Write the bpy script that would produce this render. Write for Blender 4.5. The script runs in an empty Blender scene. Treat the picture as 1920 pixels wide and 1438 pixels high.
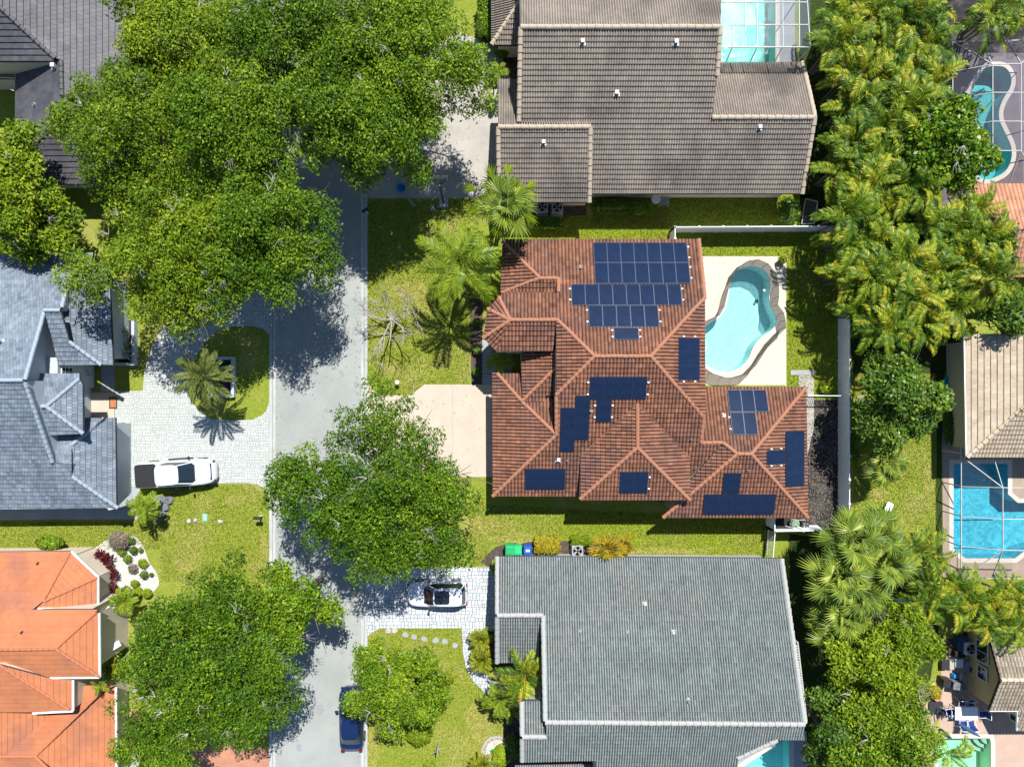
import bpy, math, random
import numpy as np
from mathutils import Vector, Matrix, geometry
R = math.radians
rnd = random.Random(7)
scene = bpy.context.scene
COL = scene.collection
H = 53.33          # camera height in metres
F = 1280.0

# ------------------------------------------------------------------ camera, sky, sun, exposure
cam_data = bpy.data.cameras.new('camera')
cam = bpy.data.objects.new('camera', cam_data)
COL.objects.link(cam)
cam.location = (0, 0, H)
cam.rotation_euler = (0, 0, 0)
cam_data.sensor_width = 36.0
cam_data.lens = 24.0
cam_data.clip_end = 1000.0
scene.camera = cam

SUN_DIR = Vector((4.7, 15.0, 24.0)).normalized()      # towards the sun
world = bpy.data.worlds.new('World')
scene.world = world
world.use_nodes = True
wn = world.node_tree.nodes
sky = wn.new('ShaderNodeTexSky')
sky.sky_type = 'NISHITA'
sky.sun_disc = False
sky.sun_elevation = math.asin(SUN_DIR.z)
sky.ozone_density = 4.0; sky.dust_density = 0.2
sky.sun_rotation = math.atan2(SUN_DIR.x, SUN_DIR.y)
wn['Background'].inputs['Strength'].default_value = 0.085
world.node_tree.links.new(sky.outputs[0], wn['Background'].inputs['Color'])
sun_data = bpy.data.lights.new('sun', 'SUN')
sun_data.energy = 5.0
sun_data.angle = R(0.5)
sun_data.color = (1.0, 0.975, 0.925)
sun = bpy.data.objects.new('sun', sun_data)
COL.objects.link(sun)
sun.location = (20, 60, 90)
sun.rotation_euler = SUN_DIR.to_track_quat('Z', 'Y').to_euler()
scene.view_settings.view_transform = 'Standard'
scene.view_settings.look = 'None'
scene.view_settings.gamma = 1.0
scene.view_settings.use_curve_mapping = False
scene.view_settings.exposure = 0.74
scene.cycles.max_bounces = 6
scene.cycles.transparent_max_bounces = 12

# ------------------------------------------------------------------ helpers
def P(px, py, z=0.0):
    s = (H - z) / F
    return Vector(((px - 960.0) * s, (719.0 - py) * s, z))

def srgb(r, g, b):
    def c(v):
        v /= 255.0
        return v / 12.92 if v <= 0.04045 else ((v + 0.055) / 1.055) ** 2.4
    return (c(r), c(g), c(b), 1.0)

def tag(o, label=None, cat=None, group=None, kind=None):
    if label: o['label'] = label
    if cat: o['category'] = cat
    if group: o['group'] = group
    if kind: o['kind'] = kind
    return o

def root_loc(p):
    v = Vector((0, 0, 0))
    while p is not None:
        v = v + Vector(p.location); p = p.parent
    return v

def thing(name, label, cat, loc=(0, 0, 0), rz=0.0, group=None):
    o = bpy.data.objects.new(name, None)
    COL.objects.link(o)
    o.empty_display_size = 0.3
    o.location = loc
    o.rotation_euler = (0, 0, rz)
    return tag(o, label, cat, group)

def link(name, me, parent=None, loc=(0, 0, 0), rot=(0, 0, 0), scale=(1, 1, 1)):
    o = bpy.data.objects.new(name, me)
    COL.objects.link(o)
    o.parent = parent
    o.location = loc; o.rotation_euler = rot; o.scale = scale
    return o

def make_mesh(name, V, Fc, mats, mi=None, tint=None, smooth=False):
    me = bpy.data.meshes.new(name)
    me.from_pydata([tuple(v) for v in V] if not isinstance(V, list) else V, [], Fc)
    if not isinstance(mats, (list, tuple)): mats = [mats]
    for m in mats: me.materials.append(m)
    if mi is not None: me.polygons.foreach_set('material_index', np.asarray(mi, dtype=np.int32))
    if smooth: me.polygons.foreach_set('use_smooth', np.ones(len(me.polygons), dtype=bool))
    if tint is not None:
        a = me.attributes.new('tint', 'FLOAT', 'FACE')
        a.data.foreach_set('value', np.asarray(tint, dtype=np.float32))
    me.update()
    return me

def quads_mesh(name, Q, mats, tint=None, mi=None, loc=None, smooth=False):
    """Q: (n,4,3) array of quads -> mesh, quickly."""
    Q = np.asarray(Q, dtype=np.float32)
    n = len(Q)
    me = bpy.data.meshes.new(name)
    me.vertices.add(n * 4)
    co = Q.reshape(-1, 3)
    if loc is not None: co = co - np.asarray(loc, dtype=np.float32)
    me.vertices.foreach_set('co', np.ascontiguousarray(co).ravel())
    me.loops.add(n * 4)
    me.loops.foreach_set('vertex_index', np.arange(n * 4, dtype=np.int32))
    me.polygons.add(n)
    me.polygons.foreach_set('loop_start', np.arange(0, n * 4, 4, dtype=np.int32))
    me.polygons.foreach_set('loop_total', np.full(n, 4, dtype=np.int32))
    if not isinstance(mats, (list, tuple)): mats = [mats]
    for m in mats: me.materials.append(m)
    if mi is not None: me.polygons.foreach_set('material_index', np.asarray(mi, dtype=np.int32))
    if tint is not None:
        a = me.attributes.new('tint', 'FLOAT', 'FACE')
        a.data.foreach_set('value', np.asarray(tint, dtype=np.float32))
    me.update(calc_edges=True)
    return me

class MB:
    """collects shapes; build() links them as one mesh object"""
    def __init__(s): s.v = []; s.f = []; s.m = []; s.t = []
    def add(s, vs, fs, m=0, t=0.5):
        b = len(s.v)
        s.v += [tuple(v) for v in vs]
        for f in fs:
            s.f.append(tuple(b + i for i in f)); s.m.append(m); s.t.append(t)
        return s
    def box(s, c, size, rz=0.0, m=0, t=0.5, taper=1.0):
        x, y, z = [k / 2 for k in size]
        pts = []
        for sz in (-1, 1):
            k = taper if sz > 0 else 1.0
            for sx, sy in ((-1, -1), (1, -1), (1, 1), (-1, 1)):
                X, Y = sx * x * k, sy * y * k
                pts.append((c[0] + X * math.cos(rz) - Y * math.sin(rz), c[1] + X * math.sin(rz) + Y * math.cos(rz), c[2] + sz * z))
        return s.add(pts, [(3, 2, 1, 0), (4, 5, 6, 7), (0, 1, 5, 4), (1, 2, 6, 5), (2, 3, 7, 6), (3, 0, 4, 7)], m, t)
    def bar(s, a, b, w=0.06, h=None, m=0, t=0.5):
        a, b = Vector(a), Vector(b); h = h or w
        d = (b - a).normalized()
        up = Vector((0, 0, 1)) if abs(d.z) < 0.95 else Vector((0, 1, 0))
        sd = d.cross(up).normalized(); up = sd.cross(d).normalized()
        pts = []
        for p in (a, b):
            for i, j in ((-1, -1), (1, -1), (1, 1), (-1, 1)):
                pts.append(p + sd * i * w / 2 + up * j * h / 2)
        return s.add(pts, [(3, 2, 1, 0), (4, 5, 6, 7), (0, 1, 5, 4), (1, 2, 6, 5), (2, 3, 7, 6), (3, 0, 4, 7)], m, t)
    def tube(s, pts, rad, n=6, m=0, t=0.5, cap=True):
        pts = [Vector(p) for p in pts]
        rings = []
        for i, p in enumerate(pts):
            d = (pts[min(i + 1, len(pts) - 1)] - pts[max(i - 1, 0)]).normalized()
            up = Vector((0, 0, 1)) if abs(d.z) < 0.9 else Vector((0, 1, 0))
            a = d.cross(up).normalized(); b = a.cross(d).normalized()
            r = rad[i] if isinstance(rad, (list, tuple)) else rad
            rings.append([p + (a * math.cos(2 * math.pi * k / n) + b * math.sin(2 * math.pi * k / n)) * r for k in range(n)])
        vs = [v for r in rings for v in r]; fs = []
        for i in range(len(rings) - 1):
            for k in range(n):
                fs.append((i * n + k, i * n + (k + 1) % n, (i + 1) * n + (k + 1) % n, (i + 1) * n + k))
        if cap:
            fs.append(tuple(range(n)))
            fs.append(tuple((len(rings) - 1) * n + k for k in reversed(range(n))))
        return s.add(vs, fs, m, t)
    def lathe(s, c, prof, n=14, m=0, t=0.5, sx=1.0, sy=1.0):
        vs = []; fs = []
        for (r, z) in prof:
            for k in range(n):
                a = 2 * math.pi * k / n
                vs.append((c[0] + r * math.cos(a) * sx, c[1] + r * math.sin(a) * sy, c[2] + z))
        L = len(prof)
        for i in range(L - 1):
            for k in range(n):
                fs.append((i * n + k, i * n + (k + 1) % n, (i + 1) * n + (k + 1) % n, (i + 1) * n + k))
        if prof[-1][0] > 1e-4: fs.append(tuple((L - 1) * n + k for k in range(n)))
        if prof[0][0] > 1e-4: fs.append(tuple(reversed(range(n))))
        return s.add(vs, fs, m, t)
    def prism(s, poly, z0, z1, m=0, t=0.5):
        """poly: list of (x, y); z1 may be a list of heights"""
        n = len(poly)
        area = sum(poly[i][0] * poly[(i + 1) % n][1] - poly[(i + 1) % n][0] * poly[i][1] for i in range(n))
        if area < 0: poly = list(reversed(poly)); z1 = list(reversed(z1)) if isinstance(z1, list) else z1; z0 = list(reversed(z0)) if isinstance(z0, list) else z0
        zt = z1 if isinstance(z1, list) else [z1] * n
        zb = z0 if isinstance(z0, list) else [z0] * n
        vs = [(p[0], p[1], zb[i]) for i, p in enumerate(poly)] + [(p[0], p[1], zt[i]) for i, p in enumerate(poly)]
        tris = geometry.tessellate_polygon([[Vector((p[0], p[1], 0)) for p in poly]])
        fs = []
        for a, b, c in tris:
            ar = (poly[b][0] - poly[a][0]) * (poly[c][1] - poly[a][1]) - (poly[c][0] - poly[a][0]) * (poly[b][1] - poly[a][1])
            if ar < 0: a, c = c, a
            fs.append((n + a, n + b, n + c)); fs.append((c, b, a))
        for i in range(n): fs.append((i, (i + 1) % n, n + (i + 1) % n, n + i))
        return s.add(vs, fs, m, t)
    def build(s, name, mats, parent=None, local=False, smooth=False):
        V = s.v
        if parent is not None and not local:
            o = root_loc(parent)
            V = [(v[0] - o.x, v[1] - o.y, v[2] - o.z) for v in V]
        me = make_mesh(name, V, s.f, mats, s.m, s.t, smooth)
        return link(name, me, parent)

def sheet(name, outer, z, mat, holes=(), parent=None, kind='structure'):
    loops = [[Vector((p[0], p[1], 0)) for p in outer]] + [[Vector((p[0], p[1], 0)) for p in h] for h in holes]
    flat = [v for l in loops for v in l]
    fs = []
    for a, b, c in geometry.tessellate_polygon(loops):
        A, B, C_ = flat[a], flat[b], flat[c]
        if (B - A).cross(C_ - A).z < 0: a, c = c, a
        fs.append((a, b, c))
    me = make_mesh(name, [(v.x, v.y, z) for v in flat], fs, mat)
    o = link(name, me, parent)
    if kind: o['kind'] = kind
    return o

def PX(pts, z=0.0): return [tuple(P(a, b, z)[:2]) for a, b in pts]

def smooth_loop(pts, n=4):
    """closed Catmull-Rom through the points"""
    out = []; L = len(pts)
    for i in range(L):
        p0, p1, p2, p3 = [np.array(pts[(i + k) % L], float) for k in (-1, 0, 1, 2)]
        for j in range(n):
            t = j / n
            out.append(tuple(0.5 * ((2 * p1) + (-p0 + p2) * t + (2 * p0 - 5 * p1 + 4 * p2 - p3) * t * t + (-p0 + 3 * p1 - 3 * p2 + p3) * t ** 3)))
    return out

def offset_poly(poly, d, flags=None):
    """move edges inward by d (positive = inward for any orientation)"""
    n = len(poly)
    area = sum(poly[i][0] * poly[(i + 1) % n][1] - poly[(i + 1) % n][0] * poly[i][1] for i in range(n))
    sg = 1 if area > 0 else -1
    L = []
    for i in range(n):
        a = np.array(poly[i][:2], float); b = np.array(poly[(i + 1) % n][:2], float)
        e = b - a; ln = max(np.linalg.norm(e), 1e-6); e /= ln
        nn = np.array([-e[1], e[0]]) * sg
        k = d if (flags is None or flags[i]) else 0.0
        L.append((a + nn * k, e))
    out = []
    for i in range(n):
        (a, e), (b, g) = L[i - 1], L[i]
        den = e[0] * g[1] - e[1] * g[0]
        if abs(den) < 0.08: out.append(tuple(b)); continue
        t = ((b[0] - a[0]) * g[1] - (b[1] - a[1]) * g[0]) / den
        q = a + e * t
        if np.linalg.norm(q - np.array(poly[i][:2])) > abs(d) * 4 + 0.3: q = b
        out.append(tuple(q))
    return out

# ------------------------------------------------------------------ materials
def nt(name):
    m = bpy.data.materials.new(name); m.use_nodes = True
    return m, m.node_tree, m.node_tree.nodes, m.node_tree.links

def surf(name, c1, c2=None, scale=1.0, rough=0.8, bump=0.0, bscale=None, tint=0.0, c3=None, s3=0.15, amt3=0.5,
         spec=0.3, metal=0.0, detail=6.0, contrast=(0.35, 0.65), stretch=None, coat=0.0, grain=0.0, gscale=30.0):
    """noise-mixed colour, optional larger stains (c3), per-piece tint attribute, bump"""
    m, t, N, L = nt(name)
    b = N['Principled BSDF']
    b.inputs['Roughness'].default_value = rough
    b.inputs['Specular IOR Level'].default_value = spec
    b.inputs['Metallic'].default_value = metal
    b.inputs['Coat Weight'].default_value = coat
    tc = N.new('ShaderNodeTexCoord')
    vec = tc.outputs['Object']
    if stretch:
        mp = N.new('ShaderNodeMapping'); mp.inputs['Scale'].default_value = stretch
        L.new(vec, mp.inputs['Vector']); vec = mp.outputs[0]
    def ramped(sc, lo, hi, det=detail, v=vec):
        n = N.new('ShaderNodeTexNoise'); n.inputs['Scale'].default_value = sc; n.inputs['Detail'].default_value = det
        n.inputs['Roughness'].default_value = 0.62
        L.new(v, n.inputs['Vector'])
        r = N.new('ShaderNodeMapRange'); r.inputs['From Min'].default_value = lo; r.inputs['From Max'].default_value = hi
        L.new(n.outputs['Fac'], r.inputs['Value']); return r.outputs[0], n
    col = None
    if c2 is None: c2 = tuple(k * 0.8 for k in c1[:3]) + (1,)
    f, n1 = ramped(scale, *contrast)
    mx = N.new('ShaderNodeMix'); mx.data_type = 'RGBA'
    L.new(f, mx.inputs['Factor']); mx.inputs['A'].default_value = c1; mx.inputs['B'].default_value = c2
    col = mx.outputs['Result']
    if c3 is not None:
        f3, _ = ramped(s3, 0.48, 0.66, v=tc.outputs['Object'])
        ml = N.new('ShaderNodeMath'); ml.operation = 'MULTIPLY'; L.new(f3, ml.inputs[0]); ml.inputs[1].default_value = amt3
        m3 = N.new('ShaderNodeMix'); m3.data_type = 'RGBA'
        L.new(ml.outputs[0], m3.inputs['Factor']); L.new(col, m3.inputs['A']); m3.inputs['B'].default_value = c3
        col = m3.outputs['Result']
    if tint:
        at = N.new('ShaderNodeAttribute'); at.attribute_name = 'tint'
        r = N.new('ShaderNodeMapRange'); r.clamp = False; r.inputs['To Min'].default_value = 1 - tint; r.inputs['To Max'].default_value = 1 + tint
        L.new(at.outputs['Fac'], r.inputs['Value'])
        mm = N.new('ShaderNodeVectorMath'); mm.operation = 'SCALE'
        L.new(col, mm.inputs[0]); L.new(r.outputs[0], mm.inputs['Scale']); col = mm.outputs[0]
    if grain:
        fg, _ = ramped(gscale, 0.3, 0.7, 3.0, tc.outputs['Object'])
        r = N.new('ShaderNodeMapRange'); r.inputs['To Min'].default_value = 1 - grain; r.inputs['To Max'].default_value = 1 + grain
        L.new(fg, r.inputs['Value'])
        mm = N.new('ShaderNodeVectorMath'); mm.operation = 'SCALE'
        L.new(col, mm.inputs[0]); L.new(r.outputs[0], mm.inputs['Scale']); col = mm.outputs[0]
    L.new(col, b.inputs['Base Color'])
    if bump:
        nb = N.new('ShaderNodeTexNoise'); nb.inputs['Scale'].default_value = bscale or scale * 4; nb.inputs['Detail'].default_value = 5
        L.new(tc.outputs['Object'], nb.inputs['Vector'])
        bp = N.new('ShaderNodeBump'); bp.inputs['Strength'].default_value = bump; bp.inputs['Distance'].default_value = 0.05
        L.new(nb.outputs['Fac'], bp.inputs['Height']); L.new(bp.outputs[0], b.inputs['Normal'])
    return m

def leafm(name, dark, mid, light, trans=0.35, rough=0.55, wild=None, vary=0.14):
    """leaf: colour from the per-leaf tint attribute, diffuse + translucent"""
    m, t, N, L = nt(name)
    b = N['Principled BSDF']; b.inputs['Roughness'].default_value = rough; b.inputs['Specular IOR Level'].default_value = 0.2
    at = N.new('ShaderNodeAttribute'); at.attribute_name = 'tint'
    cr = N.new('ShaderNodeValToRGB'); e = cr.color_ramp.elements
    e[0].position = 0.0; e[0].color = dark; e[1].position = 1.0; e[1].color = light
    x = e.new(0.5); x.color = mid
    if wild: y = e.new(0.97); y.color = light; e[-1].color = wild
    oi = N.new('ShaderNodeObjectInfo')
    r = N.new('ShaderNodeMapRange'); r.inputs['To Min'].default_value = -vary; r.inputs['To Max'].default_value = vary
    L.new(oi.outputs['Random'], r.inputs['Value'])
    ad = N.new('ShaderNodeMath'); ad.operation = 'ADD'; ad.use_clamp = True
    L.new(at.outputs['Fac'], ad.inputs[0]); L.new(r.outputs[0], ad.inputs[1])
    L.new(ad.outputs[0], cr.inputs['Fac'])
    L.new(cr.outputs['Color'], b.inputs['Base Color'])
    tr = N.new('ShaderNodeBsdfTranslucent')
    g = N.new('ShaderNodeMix'); g.data_type = 'RGBA'; g.blend_type = 'MULTIPLY'; g.inputs['Factor'].default_value = 1.0
    L.new(cr.outputs['Color'], g.inputs['A']); g.inputs['B'].default_value = (1.25, 1.2, 0.5, 1)
    L.new(g.outputs['Result'], tr.inputs['Color'])
    ms = N.new('ShaderNodeMixShader'); ms.inputs[0].default_value = trans
    L.new(b.outputs[0], ms.inputs[1]); L.new(tr.outputs[0], ms.inputs[2])
    L.new(ms.outputs[0], N['Material Output'].inputs['Surface'])
    return m

def plain(name, c, rough=0.5, metal=0.0, spec=0.5, coat=0.0):
    m, t, N, L = nt(name); b = N['Principled BSDF']
    tc = N.new('ShaderNodeTexCoord'); n = N.new('ShaderNodeTexNoise'); n.inputs['Scale'].default_value = 2.5
    L.new(tc.outputs['Object'], n.inputs['Vector'])
    r = N.new('ShaderNodeMapRange'); r.inputs['To Min'].default_value = 0.9; r.inputs['To Max'].default_value = 1.08
    L.new(n.outputs['Fac'], r.inputs['Value'])
    mm = N.new('ShaderNodeVectorMath'); mm.operation = 'SCALE'; mm.inputs[0].default_value = c[:3]
    L.new(r.outputs[0], mm.inputs['Scale']); L.new(mm.outputs[0], b.inputs['Base Color'])
    b.inputs['Roughness'].default_value = rough; b.inputs['Metallic'].default_value = metal
    b.inputs['Specular IOR Level'].default_value = spec; b.inputs['Coat Weight'].default_value = coat
    b.inputs['Coat Roughness'].default_value = 0.05
    return m

def water(name, tr_col, rs=3.0, strength=0.25):
    m, t, N, L = nt(name); N.remove(N['Principled BSDF'])
    tc = N.new('ShaderNodeTexCoord')
    n = N.new('ShaderNodeTexNoise'); n.inputs['Scale'].default_value = rs; n.inputs['Detail'].default_value = 3; n.inputs['Distortion'].default_value = 1.5
    L.new(tc.outputs['Object'], n.inputs['Vector'])
    bp = N.new('ShaderNodeBump'); bp.inputs['Strength'].default_value = strength; bp.inputs['Distance'].default_value = 0.1
    L.new(n.outputs['Fac'], bp.inputs['Height'])
    g = N.new('ShaderNodeBsdfGlossy'); g.inputs['Roughness'].default_value = 0.05; L.new(bp.outputs[0], g.inputs['Normal'])
    a = N.new('ShaderNodeBsdfTransparent'); a.inputs['Color'].default_value = tr_col
    f = N.new('ShaderNodeFresnel'); f.inputs['IOR'].default_value = 1.33; L.new(bp.outputs[0], f.inputs['Normal'])
    ms = N.new('ShaderNodeMixShader'); L.new(f.outputs[0], ms.inputs[0]); L.new(a.outputs[0], ms.inputs[1]); L.new(g.outputs[0], ms.inputs[2])
    L.new(ms.outputs[0], N['Material Output'].inputs['Surface'])
    return m

def screen(name, col, opacity=0.25):
    m, t, N, L = nt(name); N.remove(N['Principled BSDF'])
    d = N.new('ShaderNodeBsdfDiffuse'); d.inputs['Color'].default_value = col
    a = N.new('ShaderNodeBsdfTransparent')
    ms = N.new('ShaderNodeMixShader'); ms.inputs[0].default_value = opacity
    L.new(a.outputs[0], ms.inputs[1]); L.new(d.outputs[0], ms.inputs[2])
    L.new(ms.outputs[0], N['Material Output'].inputs['Surface'])
    return m

M = {}
M['grass'] = surf('grass', (0.225, 0.260, 0.032, 1), (0.140, 0.185, 0.020, 1), scale=5, rough=0.95, bump=0.9, bscale=14, c3=(0.32, 0.275, 0.10, 1), s3=0.30, amt3=0.6, spec=0.1, grain=0.42, gscale=11, contrast=(0.3, 0.7))
M['grass_dry'] = surf('dry_grass', (0.30, 0.275, 0.075, 1), (0.21, 0.205, 0.045, 1), scale=3, rough=0.95, bump=0.8, bscale=14, spec=0.1, grain=0.4, gscale=11)
M['grass_shade_painted'] = surf('shade_painted_grass', (0.040, 0.062, 0.012, 1), (0.022, 0.036, 0.010, 1), scale=4, rough=0.95, bump=0.8, bscale=12, spec=0.1, grain=0.4, gscale=10)  # grass colour darkened to stand in for shade
M['grass_lush'] = surf('lush_grass', (0.20, 0.255, 0.014, 1), (0.130, 0.180, 0.012, 1), scale=4, rough=0.95, bump=0.8, bscale=14, spec=0.1, grain=0.35, gscale=11, c3=(0.20, 0.19, 0.05, 1), s3=0.3, amt3=0.4)
M['soil'] = surf('soil', (0.10, 0.075, 0.055, 1), (0.045, 0.035, 0.03, 1), scale=3, rough=0.95, bump=1.0, bscale=10, grain=0.4, gscale=14)
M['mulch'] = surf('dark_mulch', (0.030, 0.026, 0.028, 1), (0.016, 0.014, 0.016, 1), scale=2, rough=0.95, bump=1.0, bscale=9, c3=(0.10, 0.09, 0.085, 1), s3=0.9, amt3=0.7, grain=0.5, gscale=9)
M['asphalt'] = surf('road_concrete', (0.280, 0.295, 0.278, 1), (0.245, 0.260, 0.246, 1), scale=0.5, rough=0.9, bump=0.25, bscale=20, c3=(0.335, 0.345, 0.32, 1), s3=0.10, amt3=0.7, grain=0.07, gscale=22)
M['road_stain'] = surf('road_stain', (0.22, 0.235, 0.24, 1), (0.25, 0.262, 0.265, 1), scale=3, rough=0.85, grain=0.1)
M['curb'] = surf('curb_concrete', (0.42, 0.43, 0.41, 1), (0.30, 0.31, 0.30, 1), scale=1.6, rough=0.9, bump=0.3, grain=0.1, stretch=(1, 0.25, 1))
M['drive_cream'] = surf('cream_driveway', (0.47, 0.395, 0.32, 1), (0.42, 0.35, 0.28, 1), scale=0.8, rough=0.9, bump=0.15, bscale=18, c3=(0.44, 0.37, 0.29, 1), s3=0.4, amt3=0.5, grain=0.04)
M['concrete'] = surf('concrete', (0.36, 0.335, 0.30, 1), (0.30, 0.28, 0.25, 1), scale=0.7, rough=0.9, bump=0.2, bscale=16, c3=(0.42, 0.39, 0.35, 1), s3=0.3, amt3=0.5, grain=0.08)
M['concrete_grey'] = surf('grey_concrete', (0.32, 0.33, 0.34, 1), (0.26, 0.27, 0.28, 1), scale=0.9, rough=0.9, bump=0.2, grain=0.07)
M['deck_cream'] = surf('cream_pool_deck', (0.50, 0.445, 0.38, 1), (0.46, 0.41, 0.35, 1), scale=1.2, rough=0.85, grain=0.03)
M['coping'] = surf('coping', (0.52, 0.47, 0.42, 1), (0.45, 0.40, 0.35, 1), scale=4, rough=0.8, grain=0.06)
M['paver_white'] = surf('white_pavers', (0.50, 0.53, 0.55, 1), (0.42, 0.45, 0.475, 1), scale=1.2, rough=0.85, bump=0.2, tint=0.13, grain=0.06)
M['paver_beige'] = surf('beige_pavers', (0.44, 0.465, 0.44, 1), (0.39, 0.41, 0.39, 1), scale=1.0, rough=0.88, bump=0.2, tint=0.09, grain=0.05)
M['paver_joint'] = surf('paver_joints', (0.12, 0.13, 0.13, 1), (0.085, 0.09, 0.09, 1), scale=4, rough=0.95)
M['paver_joint_light'] = surf('pale_paver_joints', (0.29, 0.30, 0.285, 1), (0.24, 0.25, 0.24, 1), scale=4, rough=0.95)
M['drive_red'] = surf('terracotta_driveway', (0.42, 0.20, 0.12, 1), (0.34, 0.16, 0.10, 1), scale=1.5, rough=0.85, grain=0.05)
M['deck_pink'] = surf('pink_pool_deck', (0.43, 0.31, 0.24, 1), (0.38, 0.27, 0.21, 1), scale=1.0, rough=0.85, grain=0.05)
M['deck_brown'] = surf('brown_pool_deck', (0.33, 0.25, 0.19, 1), (0.27, 0.205, 0.16, 1), scale=1.2, rough=0.85, grain=0.08)
M['deck_shade_mauve'] = surf('shade_mauve_pool_deck', (0.15, 0.122, 0.13, 1), (0.115, 0.095, 0.105, 1), scale=1.0, rough=0.85, grain=0.08)  # shade over a cream deck, painted in as dark mauve
M['gravel'] = surf('white_gravel', (0.62, 0.59, 0.54, 1), (0.40, 0.38, 0.35, 1), scale=9, rough=0.9, bump=1.0, bscale=16, grain=0.25, gscale=14)
M['patio_cream'] = surf('cream_patio', (0.55, 0.50, 0.40, 1), (0.5, 0.45, 0.36, 1), scale=1.0, rough=0.85)
# roofs
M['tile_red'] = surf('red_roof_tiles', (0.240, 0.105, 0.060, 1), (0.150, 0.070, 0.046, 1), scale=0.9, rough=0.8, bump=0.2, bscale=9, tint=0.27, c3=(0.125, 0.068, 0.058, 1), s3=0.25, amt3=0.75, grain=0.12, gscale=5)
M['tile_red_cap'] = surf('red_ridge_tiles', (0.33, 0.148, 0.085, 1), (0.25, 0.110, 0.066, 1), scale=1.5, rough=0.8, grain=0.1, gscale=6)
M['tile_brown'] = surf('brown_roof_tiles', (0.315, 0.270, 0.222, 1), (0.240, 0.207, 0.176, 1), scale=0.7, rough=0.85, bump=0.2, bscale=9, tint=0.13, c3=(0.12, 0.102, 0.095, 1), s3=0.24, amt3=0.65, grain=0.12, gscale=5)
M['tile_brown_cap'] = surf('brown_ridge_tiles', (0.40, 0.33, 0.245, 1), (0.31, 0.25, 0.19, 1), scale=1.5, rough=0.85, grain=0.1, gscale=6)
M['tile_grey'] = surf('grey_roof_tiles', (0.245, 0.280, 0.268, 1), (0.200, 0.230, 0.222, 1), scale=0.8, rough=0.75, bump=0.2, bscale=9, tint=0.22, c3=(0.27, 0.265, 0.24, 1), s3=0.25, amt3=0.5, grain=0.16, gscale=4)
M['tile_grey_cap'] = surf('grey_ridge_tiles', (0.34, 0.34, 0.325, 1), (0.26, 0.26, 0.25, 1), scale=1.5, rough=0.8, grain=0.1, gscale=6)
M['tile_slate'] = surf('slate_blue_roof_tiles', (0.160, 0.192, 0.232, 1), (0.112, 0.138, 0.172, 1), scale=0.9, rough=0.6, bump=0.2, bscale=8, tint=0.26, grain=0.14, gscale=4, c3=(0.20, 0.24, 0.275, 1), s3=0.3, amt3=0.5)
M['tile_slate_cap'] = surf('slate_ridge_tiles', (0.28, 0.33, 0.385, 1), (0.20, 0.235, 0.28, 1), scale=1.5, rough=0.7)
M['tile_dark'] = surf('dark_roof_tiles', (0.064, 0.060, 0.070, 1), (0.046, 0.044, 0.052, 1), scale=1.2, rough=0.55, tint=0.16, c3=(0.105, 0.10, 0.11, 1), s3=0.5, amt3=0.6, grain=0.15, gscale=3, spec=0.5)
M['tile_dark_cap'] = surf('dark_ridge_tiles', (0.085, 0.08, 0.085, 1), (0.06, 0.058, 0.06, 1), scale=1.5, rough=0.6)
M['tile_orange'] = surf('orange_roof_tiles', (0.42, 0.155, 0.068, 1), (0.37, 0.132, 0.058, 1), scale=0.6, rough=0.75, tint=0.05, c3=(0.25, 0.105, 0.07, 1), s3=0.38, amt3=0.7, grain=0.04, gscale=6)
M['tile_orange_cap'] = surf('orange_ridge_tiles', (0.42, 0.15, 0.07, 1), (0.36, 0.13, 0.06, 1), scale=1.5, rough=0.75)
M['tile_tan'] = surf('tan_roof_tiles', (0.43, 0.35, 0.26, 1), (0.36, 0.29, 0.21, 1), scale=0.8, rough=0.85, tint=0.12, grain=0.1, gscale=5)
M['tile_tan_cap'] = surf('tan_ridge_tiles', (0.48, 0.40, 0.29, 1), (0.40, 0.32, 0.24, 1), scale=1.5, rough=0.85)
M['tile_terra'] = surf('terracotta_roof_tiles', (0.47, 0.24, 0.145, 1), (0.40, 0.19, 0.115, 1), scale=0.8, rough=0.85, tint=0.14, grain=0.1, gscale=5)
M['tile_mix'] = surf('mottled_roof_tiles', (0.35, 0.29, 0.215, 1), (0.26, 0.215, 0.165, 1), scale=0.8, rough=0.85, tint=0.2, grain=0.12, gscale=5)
M['deck_under'] = surf('roof_underlay', (0.06, 0.045, 0.04, 1), (0.05, 0.04, 0.035, 1), scale=2, rough=0.9)
M['deck_under_grey'] = surf('grey_roof_underlay', (0.05, 0.052, 0.056, 1), (0.04, 0.042, 0.045, 1), scale=2, rough=0.9)
M['wall_cream'] = surf('cream_stucco', (0.55, 0.48, 0.38, 1), (0.5, 0.43, 0.34, 1), scale=2, rough=0.9, bump=0.2, bscale=20)
M['wall_blue'] = surf('pale_blue_stucco', (0.42, 0.46, 0.49, 1), (0.38, 0.42, 0.45, 1), scale=2, rough=0.9, bump=0.2, bscale=20)
M['wall_yellow'] = surf('yellow_stucco', (0.64, 0.47, 0.23, 1), (0.58, 0.42, 0.21, 1), scale=2, rough=0.9, bump=0.2, bscale=20)
M['wall_grey'] = surf('grey_stucco', (0.36, 0.36, 0.35, 1), (0.32, 0.32, 0.31, 1), scale=2, rough=0.9, bump=0.2, bscale=20)
M['white'] = surf('white_paint', (0.72, 0.73, 0.73, 1), (0.62, 0.63, 0.64, 1), scale=2, rough=0.5)
M['vinyl'] = surf('white_vinyl', (0.80, 0.81, 0.82, 1), (0.74, 0.76, 0.78, 1), scale=1.2, rough=0.45, spec=0.4)
M['alu'] = surf('white_aluminium', (0.50, 0.49, 0.465, 1), (0.42, 0.41, 0.39, 1), scale=3, rough=0.5)
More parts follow.
